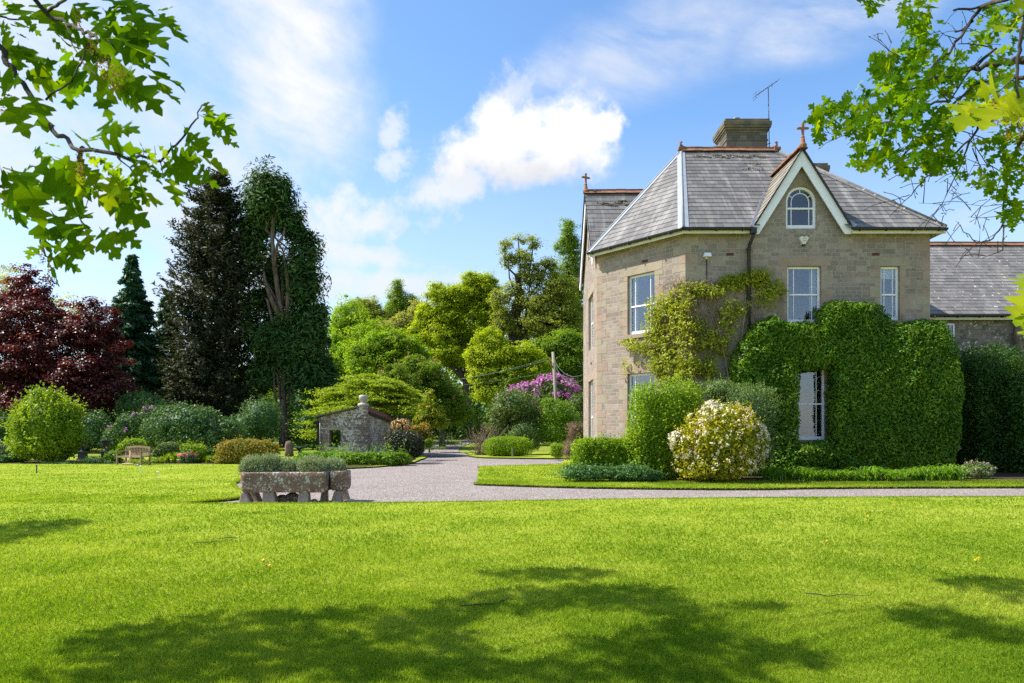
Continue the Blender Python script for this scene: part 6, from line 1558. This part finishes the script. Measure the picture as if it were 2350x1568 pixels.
tag(cable(pa, (3.5, 33.7, 4.4), .5, .011).build('overhead_wire', wm, None, pa), 'upper green wire from the pole to the house', 'wire'); tag(cable(pa - UP * .22, (3.5, 33.7, 4.15), .65, .011).build('overhead_wire', wm, None, pa), 'lower green wire from the pole to the house', 'wire')
for i, (q_, z_) in enumerate((((750, 962), -.2), ((850, 948), -.1), ((560, 1010), -2.6))):
    e = P(*c7(*q_), 56 + i); st_ = P(*c7(1470, (850, 835, 930)[i]), Y)
    tag(cable(st_, e + (e - st_) * .6, .5, .010).build('overhead_wire', wm, None, st_), ['wire running left from the pole head', 'topmost thin wire left of the pole', 'lowest wire left of the pole'][i], 'wire')
for i, px in enumerate((1012, 1019, 1027, 1036)):
    Y = 61 + i; c = Vector(((px - 1175) * Y / F, Y, rise(Y))); g = G(); g.box(c.x - .05, c.x + .05, Y - .05, Y + .05, c.z, c.z + 1.1)
    tag(g.build('tree_stake', M['pole'], None, c), ['leftmost tree stake in the wildflower grass', 'second tree stake from the left in the wildflower grass', 'third tree stake from the left in the wildflower grass', 'rightmost tree stake in the wildflower grass'][i], 'stake', 'tree stakes by the lane')
# knotted old stem on the wing wall
g = G(); rr = random.Random(3); g.tube([(22.9, 30.85, 2.2), (22.75, 30.8, 4.1), (22.55, 30.75, 4.7), (22.9, 30.75, 5.2), (22.75, 30.8, 5.9), (22.8, 30.85, 6.6)], [.2, .18, .22, .15, .13, .08], 9); g.tube([(22.6, 30.75, 4.7), (23.2, 30.75, 4.85), (23.5, 30.8, 4.3), (23.6, 30.8, 3.6)], [.17, .13, .12, .08], 8)
tag(g.build('climber_stem', M['bark_pale'], None, (22.9, 30.85, 0)), 'gnarled pale climber stem twisting up the wing wall', 'climber')
# ================================================================== GRASS
rng = np.random.default_rng(900)
def blades(lv, n, y0, y1, h, w, poly, pw=1.0, xr=None, lean=.55, extra=None):
    u = rng.uniform(0, 1, n)
    if pw == 1: y = rng.uniform(y0, y1, n)
    else:   # density falling with distance
        a = 1 - pw; y = (y0 ** a + u * (y1 ** a - y0 ** a)) ** (1 / a)
    x = rng.uniform(-1, 1, n) * (y * .80 + 1.2) if xr is None else rng.uniform(xr[0], xr[1], n)
    p = np.stack([x, y, np.zeros(n)], 1); k = poly_sd(p[:, :2], poly) > 0.0; p = p[k]
    hh = h * (1 + .30 * lump(p, 41, 3.0) + .2 * lump(p, 42, 11.0)) * rng.uniform(.6, 1.25, len(p))
    p[:, 2] = hh * .36
    dirs = rng.normal(size=p.shape) * lean + np.stack([lump(p, 45, 2.0) * .35, lump(p, 46, 2.5) * .35, np.ones(len(p))], 1); dirs[:, 2] = np.abs(dirs[:, 2])
    nn = rng.normal(size=p.shape) * np.array([1, 1, .2]) + np.array([0, 0, .35])
    tone = np.clip(rng.uniform(.1, .75, len(p)) + .3 * lump(p, 43, 1.1) + .2 * lump(p, 44, 5.0) + .16 * lump(p, 47, .45), 0, 1)
    if w is None: w = .0062 * (p[:, 1] / 5.5) ** .85
    lv.add(p, nn, hh * 1.1, w, dirs, rnd=tone, fold=.1, rng=rng)
lp = [q for q in lawn_poly]
lv = Leaves()
blades(lv, 560000, 3.3, 17.2, .046, None, lp, 2.0)
blades(lv, 90000, 15.0, 34.0, .030, .026, lp, 2.0, (-30, -4.5))
blades(lv, 60000, 18.8, 22.5, .040, .018, verge_poly, 1.0, (-1.2, 19))
blades(lv, 16000, 21.0, 34.0, .04, .03, verge_poly, 1.0, (-1.6, 4.0))
tag(lv.build('grass', M['grass']), kind='stuff')
# ragged grass hanging over the spade cut edges
lv = Leaves()
def fringe(line, n, h, off):
    A = np.array(line); seg = np.linalg.norm(np.diff(A, axis=0), axis=1); cs = np.concatenate([[0], np.cumsum(seg)]); s = rng.uniform(0, cs[-1], n)
    x = np.interp(s, cs, A[:, 0]); y = np.interp(s, cs, A[:, 1]); p = np.stack([x, y, np.full(n, -.005)], 1) + rng.normal(size=(n, 3)) * np.array([.03, .03, .012])
    lv.add(p, rng.normal(size=p.shape), h, .012, rng.normal(size=p.shape) * .7 + np.array(off), rng=rng)
fringe([q for q in near_edge if -9 < q[0] < 15], 15000, .075, (0, .2, .5)); fringe(left_edge, 9000, .10, (.5, -.1, .2)); fringe(isl[:70], 9000, .08, (-.1, -.5, .2))
tag(lv.build('grass_fringe', M['grass']), kind='stuff')
# buttercups and fallen twigs
def lawnpt(px, py): x, y = GP(px, py); return (x, y, 0)
for i, (px, py) in enumerate(((602, 1300), (618, 1313), (1254, 1185), (1316, 1180), (2050, 1168), (1895, 1255), (2240, 1298), (960, 1224), (1990, 1195), (2330, 1168), (1186, 1160), (1700, 1167), (1620, 1175))):
    l = lawnpt(px, py); s = nseed(); rr = random.Random(s); f = thing('buttercup', ['left of two buttercups in the near lawn', 'right of two buttercups in the near lawn', 'buttercup beyond the lawn middle, left one', 'buttercup in mid lawn before the drive', 'buttercup before the hedge window', 'buttercup in open lawn below the hedge', 'buttercup near the right shadow', 'buttercup in lawn below the trough', 'buttercup below the daylilies', 'buttercup at the right edge of the lawn', 'buttercup close to the gravel corner', 'buttercup below the flowering bush', 'buttercup left of the flowering bush front'][i], 'flower', l, 'buttercups in the lawn')
    g = G(); g.tube([l, (l[0] + .01, l[1], .07)], .003, 4); g.build('stem', M['lawn_edge'], f)
    fl = Leaves(); rng2 = np.random.default_rng(s); c = np.array([[l[0] + .01, l[1], .075]]); k = 9
    fl.add(c + rng2.normal(size=(k, 3)) * .008, rng2.normal(size=(k, 3)) * .4 + np.array([0, -.4, 1]), .03, .025, rng=rng2); fl.build('petal', M['yellow'], f)
for i, (px, py, dx, dy) in enumerate(((1850, 1370, .55, -.12), (1055, 1400, .5, .2), (450, 1250, .35, -.03), (545, 1240, -.3, -.08))):
    l = Vector(lawnpt(px, py)) + UP * .035; rr = random.Random(i); e = l + Vector((dx, dy, .01)); g = G(); pth = wob(l, e, 6, .05, rr); g.tube(pth, [.006, .006, .005, .005, .004, .003, .002], 5)
    for j in (2, 3, 4): g.tube([pth[j], pth[j] + Vector((dx * .15, .06 * (-1) ** j, .02))], [.003, .0015], 4)
    tag(g.build('fallen_twig', M['twig'], None, l), ['dry twig on the sunny lawn below the hedge', 'dry twig lying at the edge of the shadow', 'pale straw on the left lawn', 'second pale straw on the left lawn'][i], 'twig', 'fallen twigs on the lawn')
# ================================================================== OVERHANGING OAKS
HALF = [(0, .006), (.10, .012), (.16, .05), (.20, .20), (.29, .27), (.315, .09), (.36, .07), (.42, .2), (.50, .37), (.58, .41), (.585, .25), (.66, .29), (.665, .09), (.70, .075), (.78, .18), (.86, .26), (.865, .10), (.93, .10), (1.0, .0)]
class Lobed:
    def __init__(s): s.v = []; s.r = []; s.n = 0
    def leaf(s, base, tip, nrm, width=1.0, curl=.12, rnd=.5):
        base, tip, nrm = Vector(base), Vector(tip), Vector(nrm); t = tip - base; L = t.length; t.normalize(); n = nrm - t * nrm.dot(t); n.normalize(); b = n.cross(t)
        pts = np.array([(x, y * sg) for x, y in HALF for sg in (0, 1, -1)])
        x, y = pts[:, 0], pts[:, 1] * width
        z = .35 * np.abs(y) * .6 - curl * (x - .35) ** 2 * 1.2 - .25 * y * y + .03 * np.sin(x * 9 + rnd * 9)
        s.v.append(np.array(base) + L * (np.outer(x, np.array(t)) + np.outer(y, np.array(b)) + np.outer(z, np.array(n)))); s.r.append(rnd); s.n += 1
    def build(s, name, mat, par):
        k = len(HALF); q = []
        for i in range(k - 1):
            q.append((3 * i, 3 * i + 1, 3 * i + 4, 3 * i + 3)); q.append((3 * i, 3 * i + 3, 3 * i + 5, 3 * i + 2))
        q = np.array(q); F_ = (q[None] + (np.arange(s.n) * 3 * k)[:, None, None]).reshape(-1, 4); v = np.concatenate(s.v) - np.array(world_of(par)); nf = len(F_)
        me = bpy.data.meshes.new(name); me.vertices.add(len(v)); me.vertices.foreach_set('co', v.astype(np.float32).ravel()); me.loops.add(nf * 4); me.loops.foreach_set('vertex_index', F_.astype(np.int32).ravel())
        me.polygons.add(nf); me.polygons.foreach_set('loop_start', np.arange(0, nf * 4, 4, dtype=np.int32)); me.polygons.foreach_set('use_smooth', np.ones(nf, bool))
        at = me.attributes.new('rnd', 'FLOAT', 'FACE'); at.data.foreach_set('value', np.repeat(np.array(s.r, dtype=np.float32), len(q))); me.materials.append(mat); me.update(calc_edges=True)
        return link_mesh(name, me, par)
rr = random.Random(99)
cl = lambda x, y: (x * .4354, y * .4354)
oak = thing('oak_tree', 'near oak hanging large lobed leaves into the top left corner', 'tree', (-8.6, 2.2, 0))
lo_ = Lobed(); br = G()
def depth_l(x, y): return 2.15 + .25 * math.sin(x * .008) + .2 * math.sin(y * .006 + 1)
LV = [(640, 60, 885, 250), (700, 40, 1000, 200), (540, 190, 900, 305), (500, 150, 720, 330), (400, 10, 510, 80), (60, 10, 155, 120), (20, 150, 75, 300), (80, 175, 155, 205), (100, 230, 275, 380), (265, 190, 345, 285), (380, 280, 430, 515), (310, 340, 375, 460), (120, 410, 375, 465), (140, 470, 255, 680), (10, 490, 145, 715), (470, 345, 610, 545), (505, 455, 585, 630), (580, 390, 740, 595), (690, 390, 835, 580), (755, 375, 955, 550), (580, 685, 715, 665), (455, 745, 565, 695), (500, 720, 720, 815), (220, 755, 325, 775), (175, 790, 300, 900), (280, 825, 545, 950), (440, 795, 525, 885), (0, 850, 115, 1210), (60, 880, 240, 1180), (150, 860, 440, 1015), (195, 950, 335, 1060), (560, 850, 645, 970), (575, 920, 675, 1065), (670, 870, 825, 1095), (680, 920, 785, 1095), (850, 840, 965, 945), (900, 825, 1050, 965), (890, 925, 945, 1080), (965, 655, 1030, 785), (1000, 690, 1112, 830), (1075, 538, 1112, 602), (1085, 605, 1132, 685), (1110, 605, 1222, 622), (1115, 695, 1265, 778), (1040, 850, 1135, 1000), (265, 1100, 432, 1335), (300, 1090, 490, 1150), (470, 1000, 605, 1105), (550, 1050, 778, 1188), (560, 1070, 705, 1185), (450, 1190, 480, 1335), (515, 1190, 625, 1362), (560, 1215, 672, 1305), (615, 1195, 732, 1300), (250, 1350, 312, 1515), (305, 1345, 415, 1432), (265, 1290, 425, 1362), (165, 1290, 148, 1372), (255, 1240, 335, 1246), (180, 0, 330, 170), (0, 480, 70, 560), (30, 930, 150, 1120), (240, 60, 400, 230), (590, 0, 760, 110), (430, 200, 640, 370), (0, 140, 60, 260), (350, 350, 470, 480), (520, 820, 600, 930), (830, 760, 900, 850), (760, 770, 830, 870), (100, 1010, 230, 1130), (350, 1050, 470, 1210), (700, 840, 760, 960), (800, 850, 850, 980), (0, 1080, 60, 1160), (130, 100, 215, 190), (330, 120, 480, 260), (640, 180, 820, 330), (820, 60, 960, 160), (540, 40, 650, 210), (0, 20, 100, 60), (60, 250, 200, 330), (490, 90, 560, 240), (20, 900, 180, 1000), (240, 930, 380, 1090), (430, 880, 540, 1010), (600, 960, 730, 1110)]
for i, (x0_, y0_, x1_, y1_) in enumerate(LV):
    d0 = depth_l(x0_, y0_) + rr.uniform(-.1, .1); b_ = P(*cl(x0_, y0_), d0); t_ = P(*cl(x1_, y1_), d0 + rr.uniform(-.06, .06))
    n_ = Vector((rr.gauss(-.1, .5), -rr.uniform(.35, 1.0), rr.gauss(.35, .5)))
    lo_.leaf(b_, t_, n_, rr.uniform(.65, .92), rr.uniform(.05, .3), rr.uniform(0, .95))
    if rr.random() < .75:       # a neighbour from the same bud
        t2 = b_ + Matrix.Rotation(rr.choice([-1, 1]) * rr.uniform(.4, 1.0), 3, 'Y') @ (t_ - b_) * rr.uniform(.65, 1.0); t2.y += rr.uniform(-.08, .08)
        lo_.leaf(b_ + Vector((rr.gauss(0, .012), rr.uniform(-.05, .05), rr.gauss(0, .012))), t2, Vector((rr.gauss(-.2, .5), -rr.uniform(.2, 1.0), rr.gauss(.2, .5))), rr.uniform(.6, .9), rr.uniform(.05, .3), rr.uniform(0, .95))
def bough(cvt, dep, pts, r0, r1):
    q = []
    for (x, y) in pts: q.append(P(*cvt(x, y), dep(x, y)))
    out = []
    for i in range(len(q) - 1):
        for j in range(4): out.append(q[i].lerp(q[i + 1], j / 4) + Vector((rr.gauss(0, r0 * .3), 0, rr.gauss(0, r0 * .3))))
    out.append(q[-1]); n = len(out) - 1
    br.tube(out, [(r0 + (r1 - r0) * i / n) * .72 for i in range(n + 1)], 6); return out
for pts, r0, r1 in (([(-300, -100), (-60, 140), (0, 240), (60, 370), (140, 470), (250, 640), (330, 720), (425, 785), (620, 830), (840, 840), (960, 730), (1020, 640), (1060, 560)], .016, .0025), ([(60, -260), (180, -10), (260, 90), (345, 118), (430, 165), (500, 200), (600, 250)], .014, .004), ([(-200, 40), (0, 85), (60, 102), (190, 96)], .006, .003), ([(250, 60), (340, 0), (420, -60)], .008, .006), ([(-260, 900), (0, 980), (130, 990), (230, 1170), (315, 1185)], .009, .003), ([(205, 1190), (215, 1280), (240, 1350)], .006, .005), ([(240, 525), (300, 480), (380, 430), (440, 300), (470, 220)], .005, .003), ([(345, 120), (380, 230), (440, 340), (510, 400)], .004, .002), ([(820, 835), (815, 770)], .002, .001), ([(960, 725), (1000, 670)], .002, .001), ([(-60, 420), (40, 480), (90, 410)], .004, .002), ([(30, 470), (40, 430)], .003, .003), ([(120, 990), (60, 880)], .003, .002), ([(425, 785), (420, 850)], .010, .008), ([(620, 830), (700, 900), (750, 940)], .003, .0015), ([(840, 840), (870, 950)], .003, .0015), ([(430, 850), (500, 1000), (560, 1080)], .004, .002), ([(480, 1000), (450, 1100)], .003, .001)):
    bough(cl, depth_l, pts, r0, r1)
# catkin strings
CK = []; rngk = np.random.default_rng(4)
for (x, y) in ((420, 800), (430, 860), (480, 170), (560, 290), (600, 340), (30, 960), (50, 1010), (220, 1290), (260, 1360), (20, 520), (640, 340), (520, 230), (410, 30)):
    c0_ = np.array(P(*cl(x, y), depth_l(x, y) - .05)); k = 60; p = c0_ + np.stack([rngk.normal(0, .006, k), rngk.normal(0, .006, k), -rngk.uniform(0, .07, k)], 1); ck = Leaves(); ck.add(p, rngk.normal(size=(k, 3)), .008, .005, rng=rngk); CK.append(ck)
M['catkin'] = leaf_mat('brown_catkin', (.12, .08, .02), (.2, .14, .035), (.3, .22, .05), .2, .8, .1, 3)
# the crown above, out of the picture, which throws the shade on the lawn
SH = [(300, 1470, 110, 40), (420, 1510, 180, 50), (560, 1440, 150, 38), (700, 1500, 200, 55), (760, 1420, 90, 25), (900, 1535, 200, 35), (980, 1440, 120, 40), (1060, 1402, 60, 22), (1270, 1320, 150, 15), (1180, 1382, 90, 30), (1330, 1372, 110, 30), (1470, 1370, 130, 24), (1560, 1412, 95, 36), (1590, 1470, 80, 45), (1470, 1490, 120, 28), (1280, 1545, 220, 25), (1600, 1550, 200, 25), (1770, 1510, 140, 30), (1750, 1395, 70, 11), (2180, 1430, 110, 26), (2280, 1460, 90, 20), (2270, 1340, 90, 16), (2340, 1370, 60, 22), (2130, 1405, 60, 11), (50, 1215, 110, 22), (0, 1243, 60, 16), (350, 1556, 300, 16), (1060, 1500, 60, 40)]
pads = []
for (cx, cy, rx, ry) in SH:
    x, y = GP(cx, cy); ya, yb_ = GP(cx, cy + ry)[1], GP(cx, cy - ry)[1]; a = rx * y / F; b = (yb_ - ya) / 2; zc = max(6.2, 1.6 + .72 * (y + .8) + .6)
    t_ = zc / sd.z; c = Vector((x, (ya + yb_) / 2, 0)) + sd * t_; pads.append((c, a, b))
    for i in range(int(max(40, a * b * math.pi * 260))):
        u, v = rr.uniform(-1, 1), rr.uniform(-1, 1)
        if u * u + v * v > 1: continue
        p = c + Vector((u * a, v * b, rr.gauss(0, .12))); dr = Vector((rr.gauss(0, 1), rr.gauss(0, 1), rr.gauss(-.3, .3))).normalized()
        lo_.leaf(p, p + dr * rr.uniform(.13, .19), Vector((rr.gauss(-.4, .4), rr.gauss(0, .4), 1)), 1.1, .1, rr.random())
lo_.build('foliage', M['oak'], oak)
for ck in CK: ck.build('catkin', M['catkin'], oak)
tb = Vector((-8.6, 2.2, 0)); br.tube([tb - UP * .3, tb + UP * .4, tb + UP * 2.2, tb + Vector((.2, .2, 4.2)), tb + Vector((.1, .5, 7.0)), tb + Vector((.4, .6, 9.5))], [.62, .48, .40, .33, .22, .1], 12)
fk = tb + Vector((.15, .3, 5.0))
for c, a, b in pads:
    st_ = tb + Vector((.15, .35, min(7.5, c.z - 1.0))); pth = wob(st_, c, 6, .03, rr) if c.x > -12 else wob(st_, (-14.2, 3.6, 9.2), 3, .02, rr)[:-1] + wob((-14.2, 3.6, 9.2), c, 3, .02, rr); L_m = (c - st_).length; br.tube(pth, [(.012 + .004 * L_m) * (1 - .85 * i / 6) for i in range(7)], 6, caps=False)
e_ = P(*cl(-300, -100), depth_l(-300, -100)); br.tube(wob(tb + Vector((.1, .1, 3.6)), e_, 6, .04, rr), [.09, .07, .06, .045, .035, .025, .016], 7, caps=False)
e_ = P(*cl(60, -260), depth_l(60, -260)); br.tube(wob(tb + Vector((.1, .2, 4.4)), e_, 6, .04, rr), [.09, .07, .055, .04, .03, .02, .014], 7, caps=False)
for q_ in ((-200, 40), (-260, 900), (-60, 420)): e_ = P(*cl(*q_), depth_l(*q_)); s_ = P(*cl(-300, -100), depth_l(-300, -100)); br.tube(wob(s_, e_, 4, .04, rr), [.012, .01, .009, .008, .006], 5, caps=False)
br.build('trunk', M['twig'], oak)

# --- the right hand oak: finer leaves farther off, and one young bright spray close by
oak2 = thing('oak_tree', 'oak reaching in at the top right with bare twigs and smaller leaves', 'tree', (7.4, 2.6, 0))
cr_ = lambda x, y: ((2560 + x * .7335) / 1.3774, y * .7335 / 1.3774)
dr_ = lambda x, y: 4.6 + .35 * math.sin(x * .011) + .3 * math.sin(y * .009)
lo_ = Lobed(); br = G(); rr = random.Random(123)
def scatter(n, cx, cy, rx, ry, ln=.105, dd=.4, lowrnd=0.0, hi=.95, near=None):
    for i in range(int(n * 1.15)):
        while True:
            u, v = rr.uniform(-1, 1), rr.uniform(-1, 1)
            if u * u + v * v < 1: break
        x, y = cx + u * rx, cy + v * ry; d = (near or dr_(x, y)) + rr.uniform(-dd, dd); p = P(*cr_(x, y), d); L = ln * rr.uniform(.75, 1.2)
        dr = Vector((rr.gauss(-.35, .55), rr.gauss(0, .4), rr.gauss(-.45, .5))).normalized()
        lo_.leaf(p, p + dr * L, Vector((rr.gauss(-.1, .5), -rr.uniform(.2, 1), rr.gauss(.4, .5))), rr.uniform(.7, 1.0), rr.uniform(.05, .25), rr.uniform(lowrnd, hi))
for a in ((34, 130, 480, 85, 60), (40, 250, 430, 100, 60), (55, 380, 480, 120, 85), (46, 460, 400, 90, 80), (14, 55, 530, 35, 40), (30, 300, 570, 130, 55), (34, 260, 650, 90, 55), (22, 350, 660, 60, 50), (36, 480, 60, 60, 70), (22, 470, 150, 45, 45), (22, 350, 330, 50, 50), (42, 430, 270, 90, 80), (48, 560, 260, 110, 90), (36, 660, 330, 100, 70), (24, 320, 250, 30, 25), (40, 540, 620, 70, 70), (30, 620, 700, 60, 60), (22, 480, 700, 60, 55), (26, 800, 770, 70, 45), (20, 900, 720, 45, 50), (30, 890, 890, 45, 60), (24, 820, 620, 70, 50), (30, 800, 140, 90, 120), (26, 850, 60, 70, 60), (26, 860, 350, 60, 100), (34, 960, 560, 70, 200), (10, 270, 5, 40, 10), (16, 720, 440, 70, 60), (30, 620, 470, 70, 60), (14, 580, 560, 50, 40)): scatter(*a)
lo_.build('foliage', M['oak'], oak2)
for pts, r0, r1 in (([(1080, 200), (923, 262), (830, 262), (700, 300), (620, 330), (500, 350), (380, 400)], .045, .006), ([(1080, 330), (900, 330), (800, 330), (690, 370), (540, 540), (430, 650), (320, 750)], .022, .004), ([(1000, -60), (740, 30), (700, 90), (600, 220), (510, 310)], .026, .008), ([(740, 25), (680, 40), (620, 45)], .012, .01), ([(700, 90), (660, 130), (625, 135)], .012, .009), ([(800, 210), (690, 300), (600, 440), (560, 400)], .012, .004), ([(540, 440), (420, 500), (320, 530), (190, 575), (80, 605)], .010, .002), ([(320, 530), (240, 560), (160, 625)], .005, .002), ([(800, 450), (690, 600), (590, 700), (500, 770), (430, 840), (340, 940)], .013, .002), ([(690, 600), (660, 690), (570, 880), (520, 950)], .010, .002), ([(430, 840), (370, 860), (310, 875)], .004, .0015), ([(590, 700), (640, 800), (600, 880), (545, 880), (470, 875)], .004, .0015), ([(923, 580), (880, 680), (850, 760), (838, 860), (835, 960), (790, 1030), (720, 1050), (650, 980), (630, 955)], .016, .002), ([(835, 960), (830, 1080), (745, 1112)], .008, .003), ([(835, 930), (740, 940), (680, 935)], .004, .0015), ([(838, 880), (760, 890), (675, 880)], .004, .0015), ([(730, 1050), (735, 965)], .003, .001), ([(720, 1050), (690, 1075), (665, 1070)], .003, .0015), ([(380, 250), (340, 215), (300, 170), (268, 150)], .005, .002), ([(340, 215), (355, 175)], .002, .001), ([(700, 640), (740, 730), (780, 790)], .006, .002), ([(690, 600), (760, 700), (850, 760)], .005, .004), ([(640, 170), (580, 150), (555, 130)], .005, .002), ([(830, 262), (780, 200), (690, 190), (640, 190)], .010, .004), ([(570, 880), (590, 920), (570, 935)], .003, .001), ([(640, 790), (600, 830), (640, 855)], .003, .001), ([(250, 480), (160, 560), (100, 580), (30, 560)], .004, .0015), ([(560, 540), (480, 610), (420, 690), (420, 760)], .005, .002), ([(700, 560), (720, 690), (660, 790)], .004, .0015), ([(540, 540), (640, 560), (760, 600)], .005, .004)): 
    pth = bough(cr_, dr_, pts, r0, r1)
    if r0 < .03:      # short spurs with buds
        for j in range(3, len(pth) - 1, 2):
            e = pth[j] + Vector((rr.gauss(0, .09), rr.gauss(0, .05), rr.gauss(-.02, .08))); br.tube([pth[j], pth[j].lerp(e, .6) + Vector((0, 0, .01)), e], [.003, .0025, .002], 4); br.tube([e, e + (e - pth[j]).normalized() * .015], [.004, .001], 5)
tb = Vector((7.4, 2.6, 0)); br.tube([tb - UP * .3, tb + UP * .4, tb + UP * 2.5, tb + Vector((-.1, .2, 4.5)), tb + Vector((0, .2, 7))], [.55, .42, .36, .28, .14], 12)
for q_, z in (((1080, 200), 3.4), ((1080, 330), 2.9), ((1000, -60), 4.2), ((923, 580), 2.6)):
    e_ = P(*cr_(*q_), dr_(*q_)); br.tube(wob(tb + Vector((-.1, .1, z)), e_, 6, .03, rr), [.11, .1, .085, .07, .06, .05, .04 if q_[1] < 300 else .02], 7, caps=False)
for a_, b_ in (((690, 370), (800, 450)), ((540, 440), (600, 440)), ((700, 300), (800, 210))): bough(cr_, dr_, [a_, b_], .011, .01)
br.build('trunk', M['twig'], oak2)
spr = thing('oak_spray', 'bright young oak spray hanging close by at the right edge', 'branch', P(*cr_(960, 300), 1.9))
lo_ = Lobed(); br = G(); dn = lambda x, y: 1.9
for (x0_, y0_, x1_, y1_) in ((760, 380, 735, 400), (810, 380, 735, 395), (700, 430, 620, 560), (720, 420, 610, 600), (800, 420, 690, 480), (840, 400, 780, 560), (820, 430, 700, 520), (860, 420, 830, 620), (900, 400, 820, 560), (930, 360, 870, 600), (960, 420, 900, 560), (780, 440, 740, 600), (900, 450, 860, 600), (940, 480, 880, 590), (870, 120, 770, 110), (880, 110, 780, 190), (900, 60, 845, 170), (930, 40, 880, 120), (940, 0, 850, 60), (960, 1180, 890, 1260), (950, 1230, 840, 1440), (960, 1280, 850, 1460), (960, 1330, 880, 1500), (960, 1250, 890, 1420), (960, 1400, 870, 1470), (960, 1360, 920, 1520), (980, 330, 900, 380), (990, 480, 930, 640), (1000, 90, 920, 160)):
    x1_, y1_ = x0_ + (x1_ - x0_) * .62, y0_ + (y1_ - y0_) * .62; d0 = 1.9 + rr.uniform(-.12, .12); lo_.leaf(P(*cr_(x0_, y0_), d0), P(*cr_(x1_, y1_), d0 + rr.uniform(-.08, .08)), Vector((rr.gauss(0, .7), -1, rr.gauss(.4, .6))), 1.0, rr.uniform(.1, .35), rr.random())
lo_.build('foliage', M['oak_young'], spr)
for pts, r0, r1 in (([(960, -150), (930, 60), (905, 200), (890, 300), (895, 420), (860, 430)], .009, .004), ([(890, 330), (820, 390), (730, 420)], .003, .002), ([(960, -150), (1020, 400), (1040, 900), (990, 1180), (950, 1290)], .008, .003), ([(930, 60), (880, 90)], .003, .002), ([(1030, 700), (1000, 460), (940, 440)], .004, .002)): bough(cr_, dn, pts, r0, r1)
CK = []
for (x, y) in ((800, 400), (860, 480), (905, 470), (915, 520), (790, 420)):
    c0_ = np.array(P(*cr_(x, y), 1.85)); k = 60; p = c0_ + np.stack([rngk.normal(0, .006, k), rngk.normal(0, .006, k), -rngk.uniform(0, .08, k)], 1); ck = Leaves(); ck.add(p, rngk.normal(size=(k, 3)), .008, .005, rng=rngk); CK.append(ck)
s_ = P(*cr_(960, -150), 1.9); e_ = Vector((2.6, 1.2, 4.2)); br.tube([s_, s_.lerp(e_, .5) + Vector((0, 0, .1)), e_], [.009, .014, .02], 6)
br.build('twig', M['twig'], spr)
for ck in CK: ck.build('catkin', M['catkin'], spr)
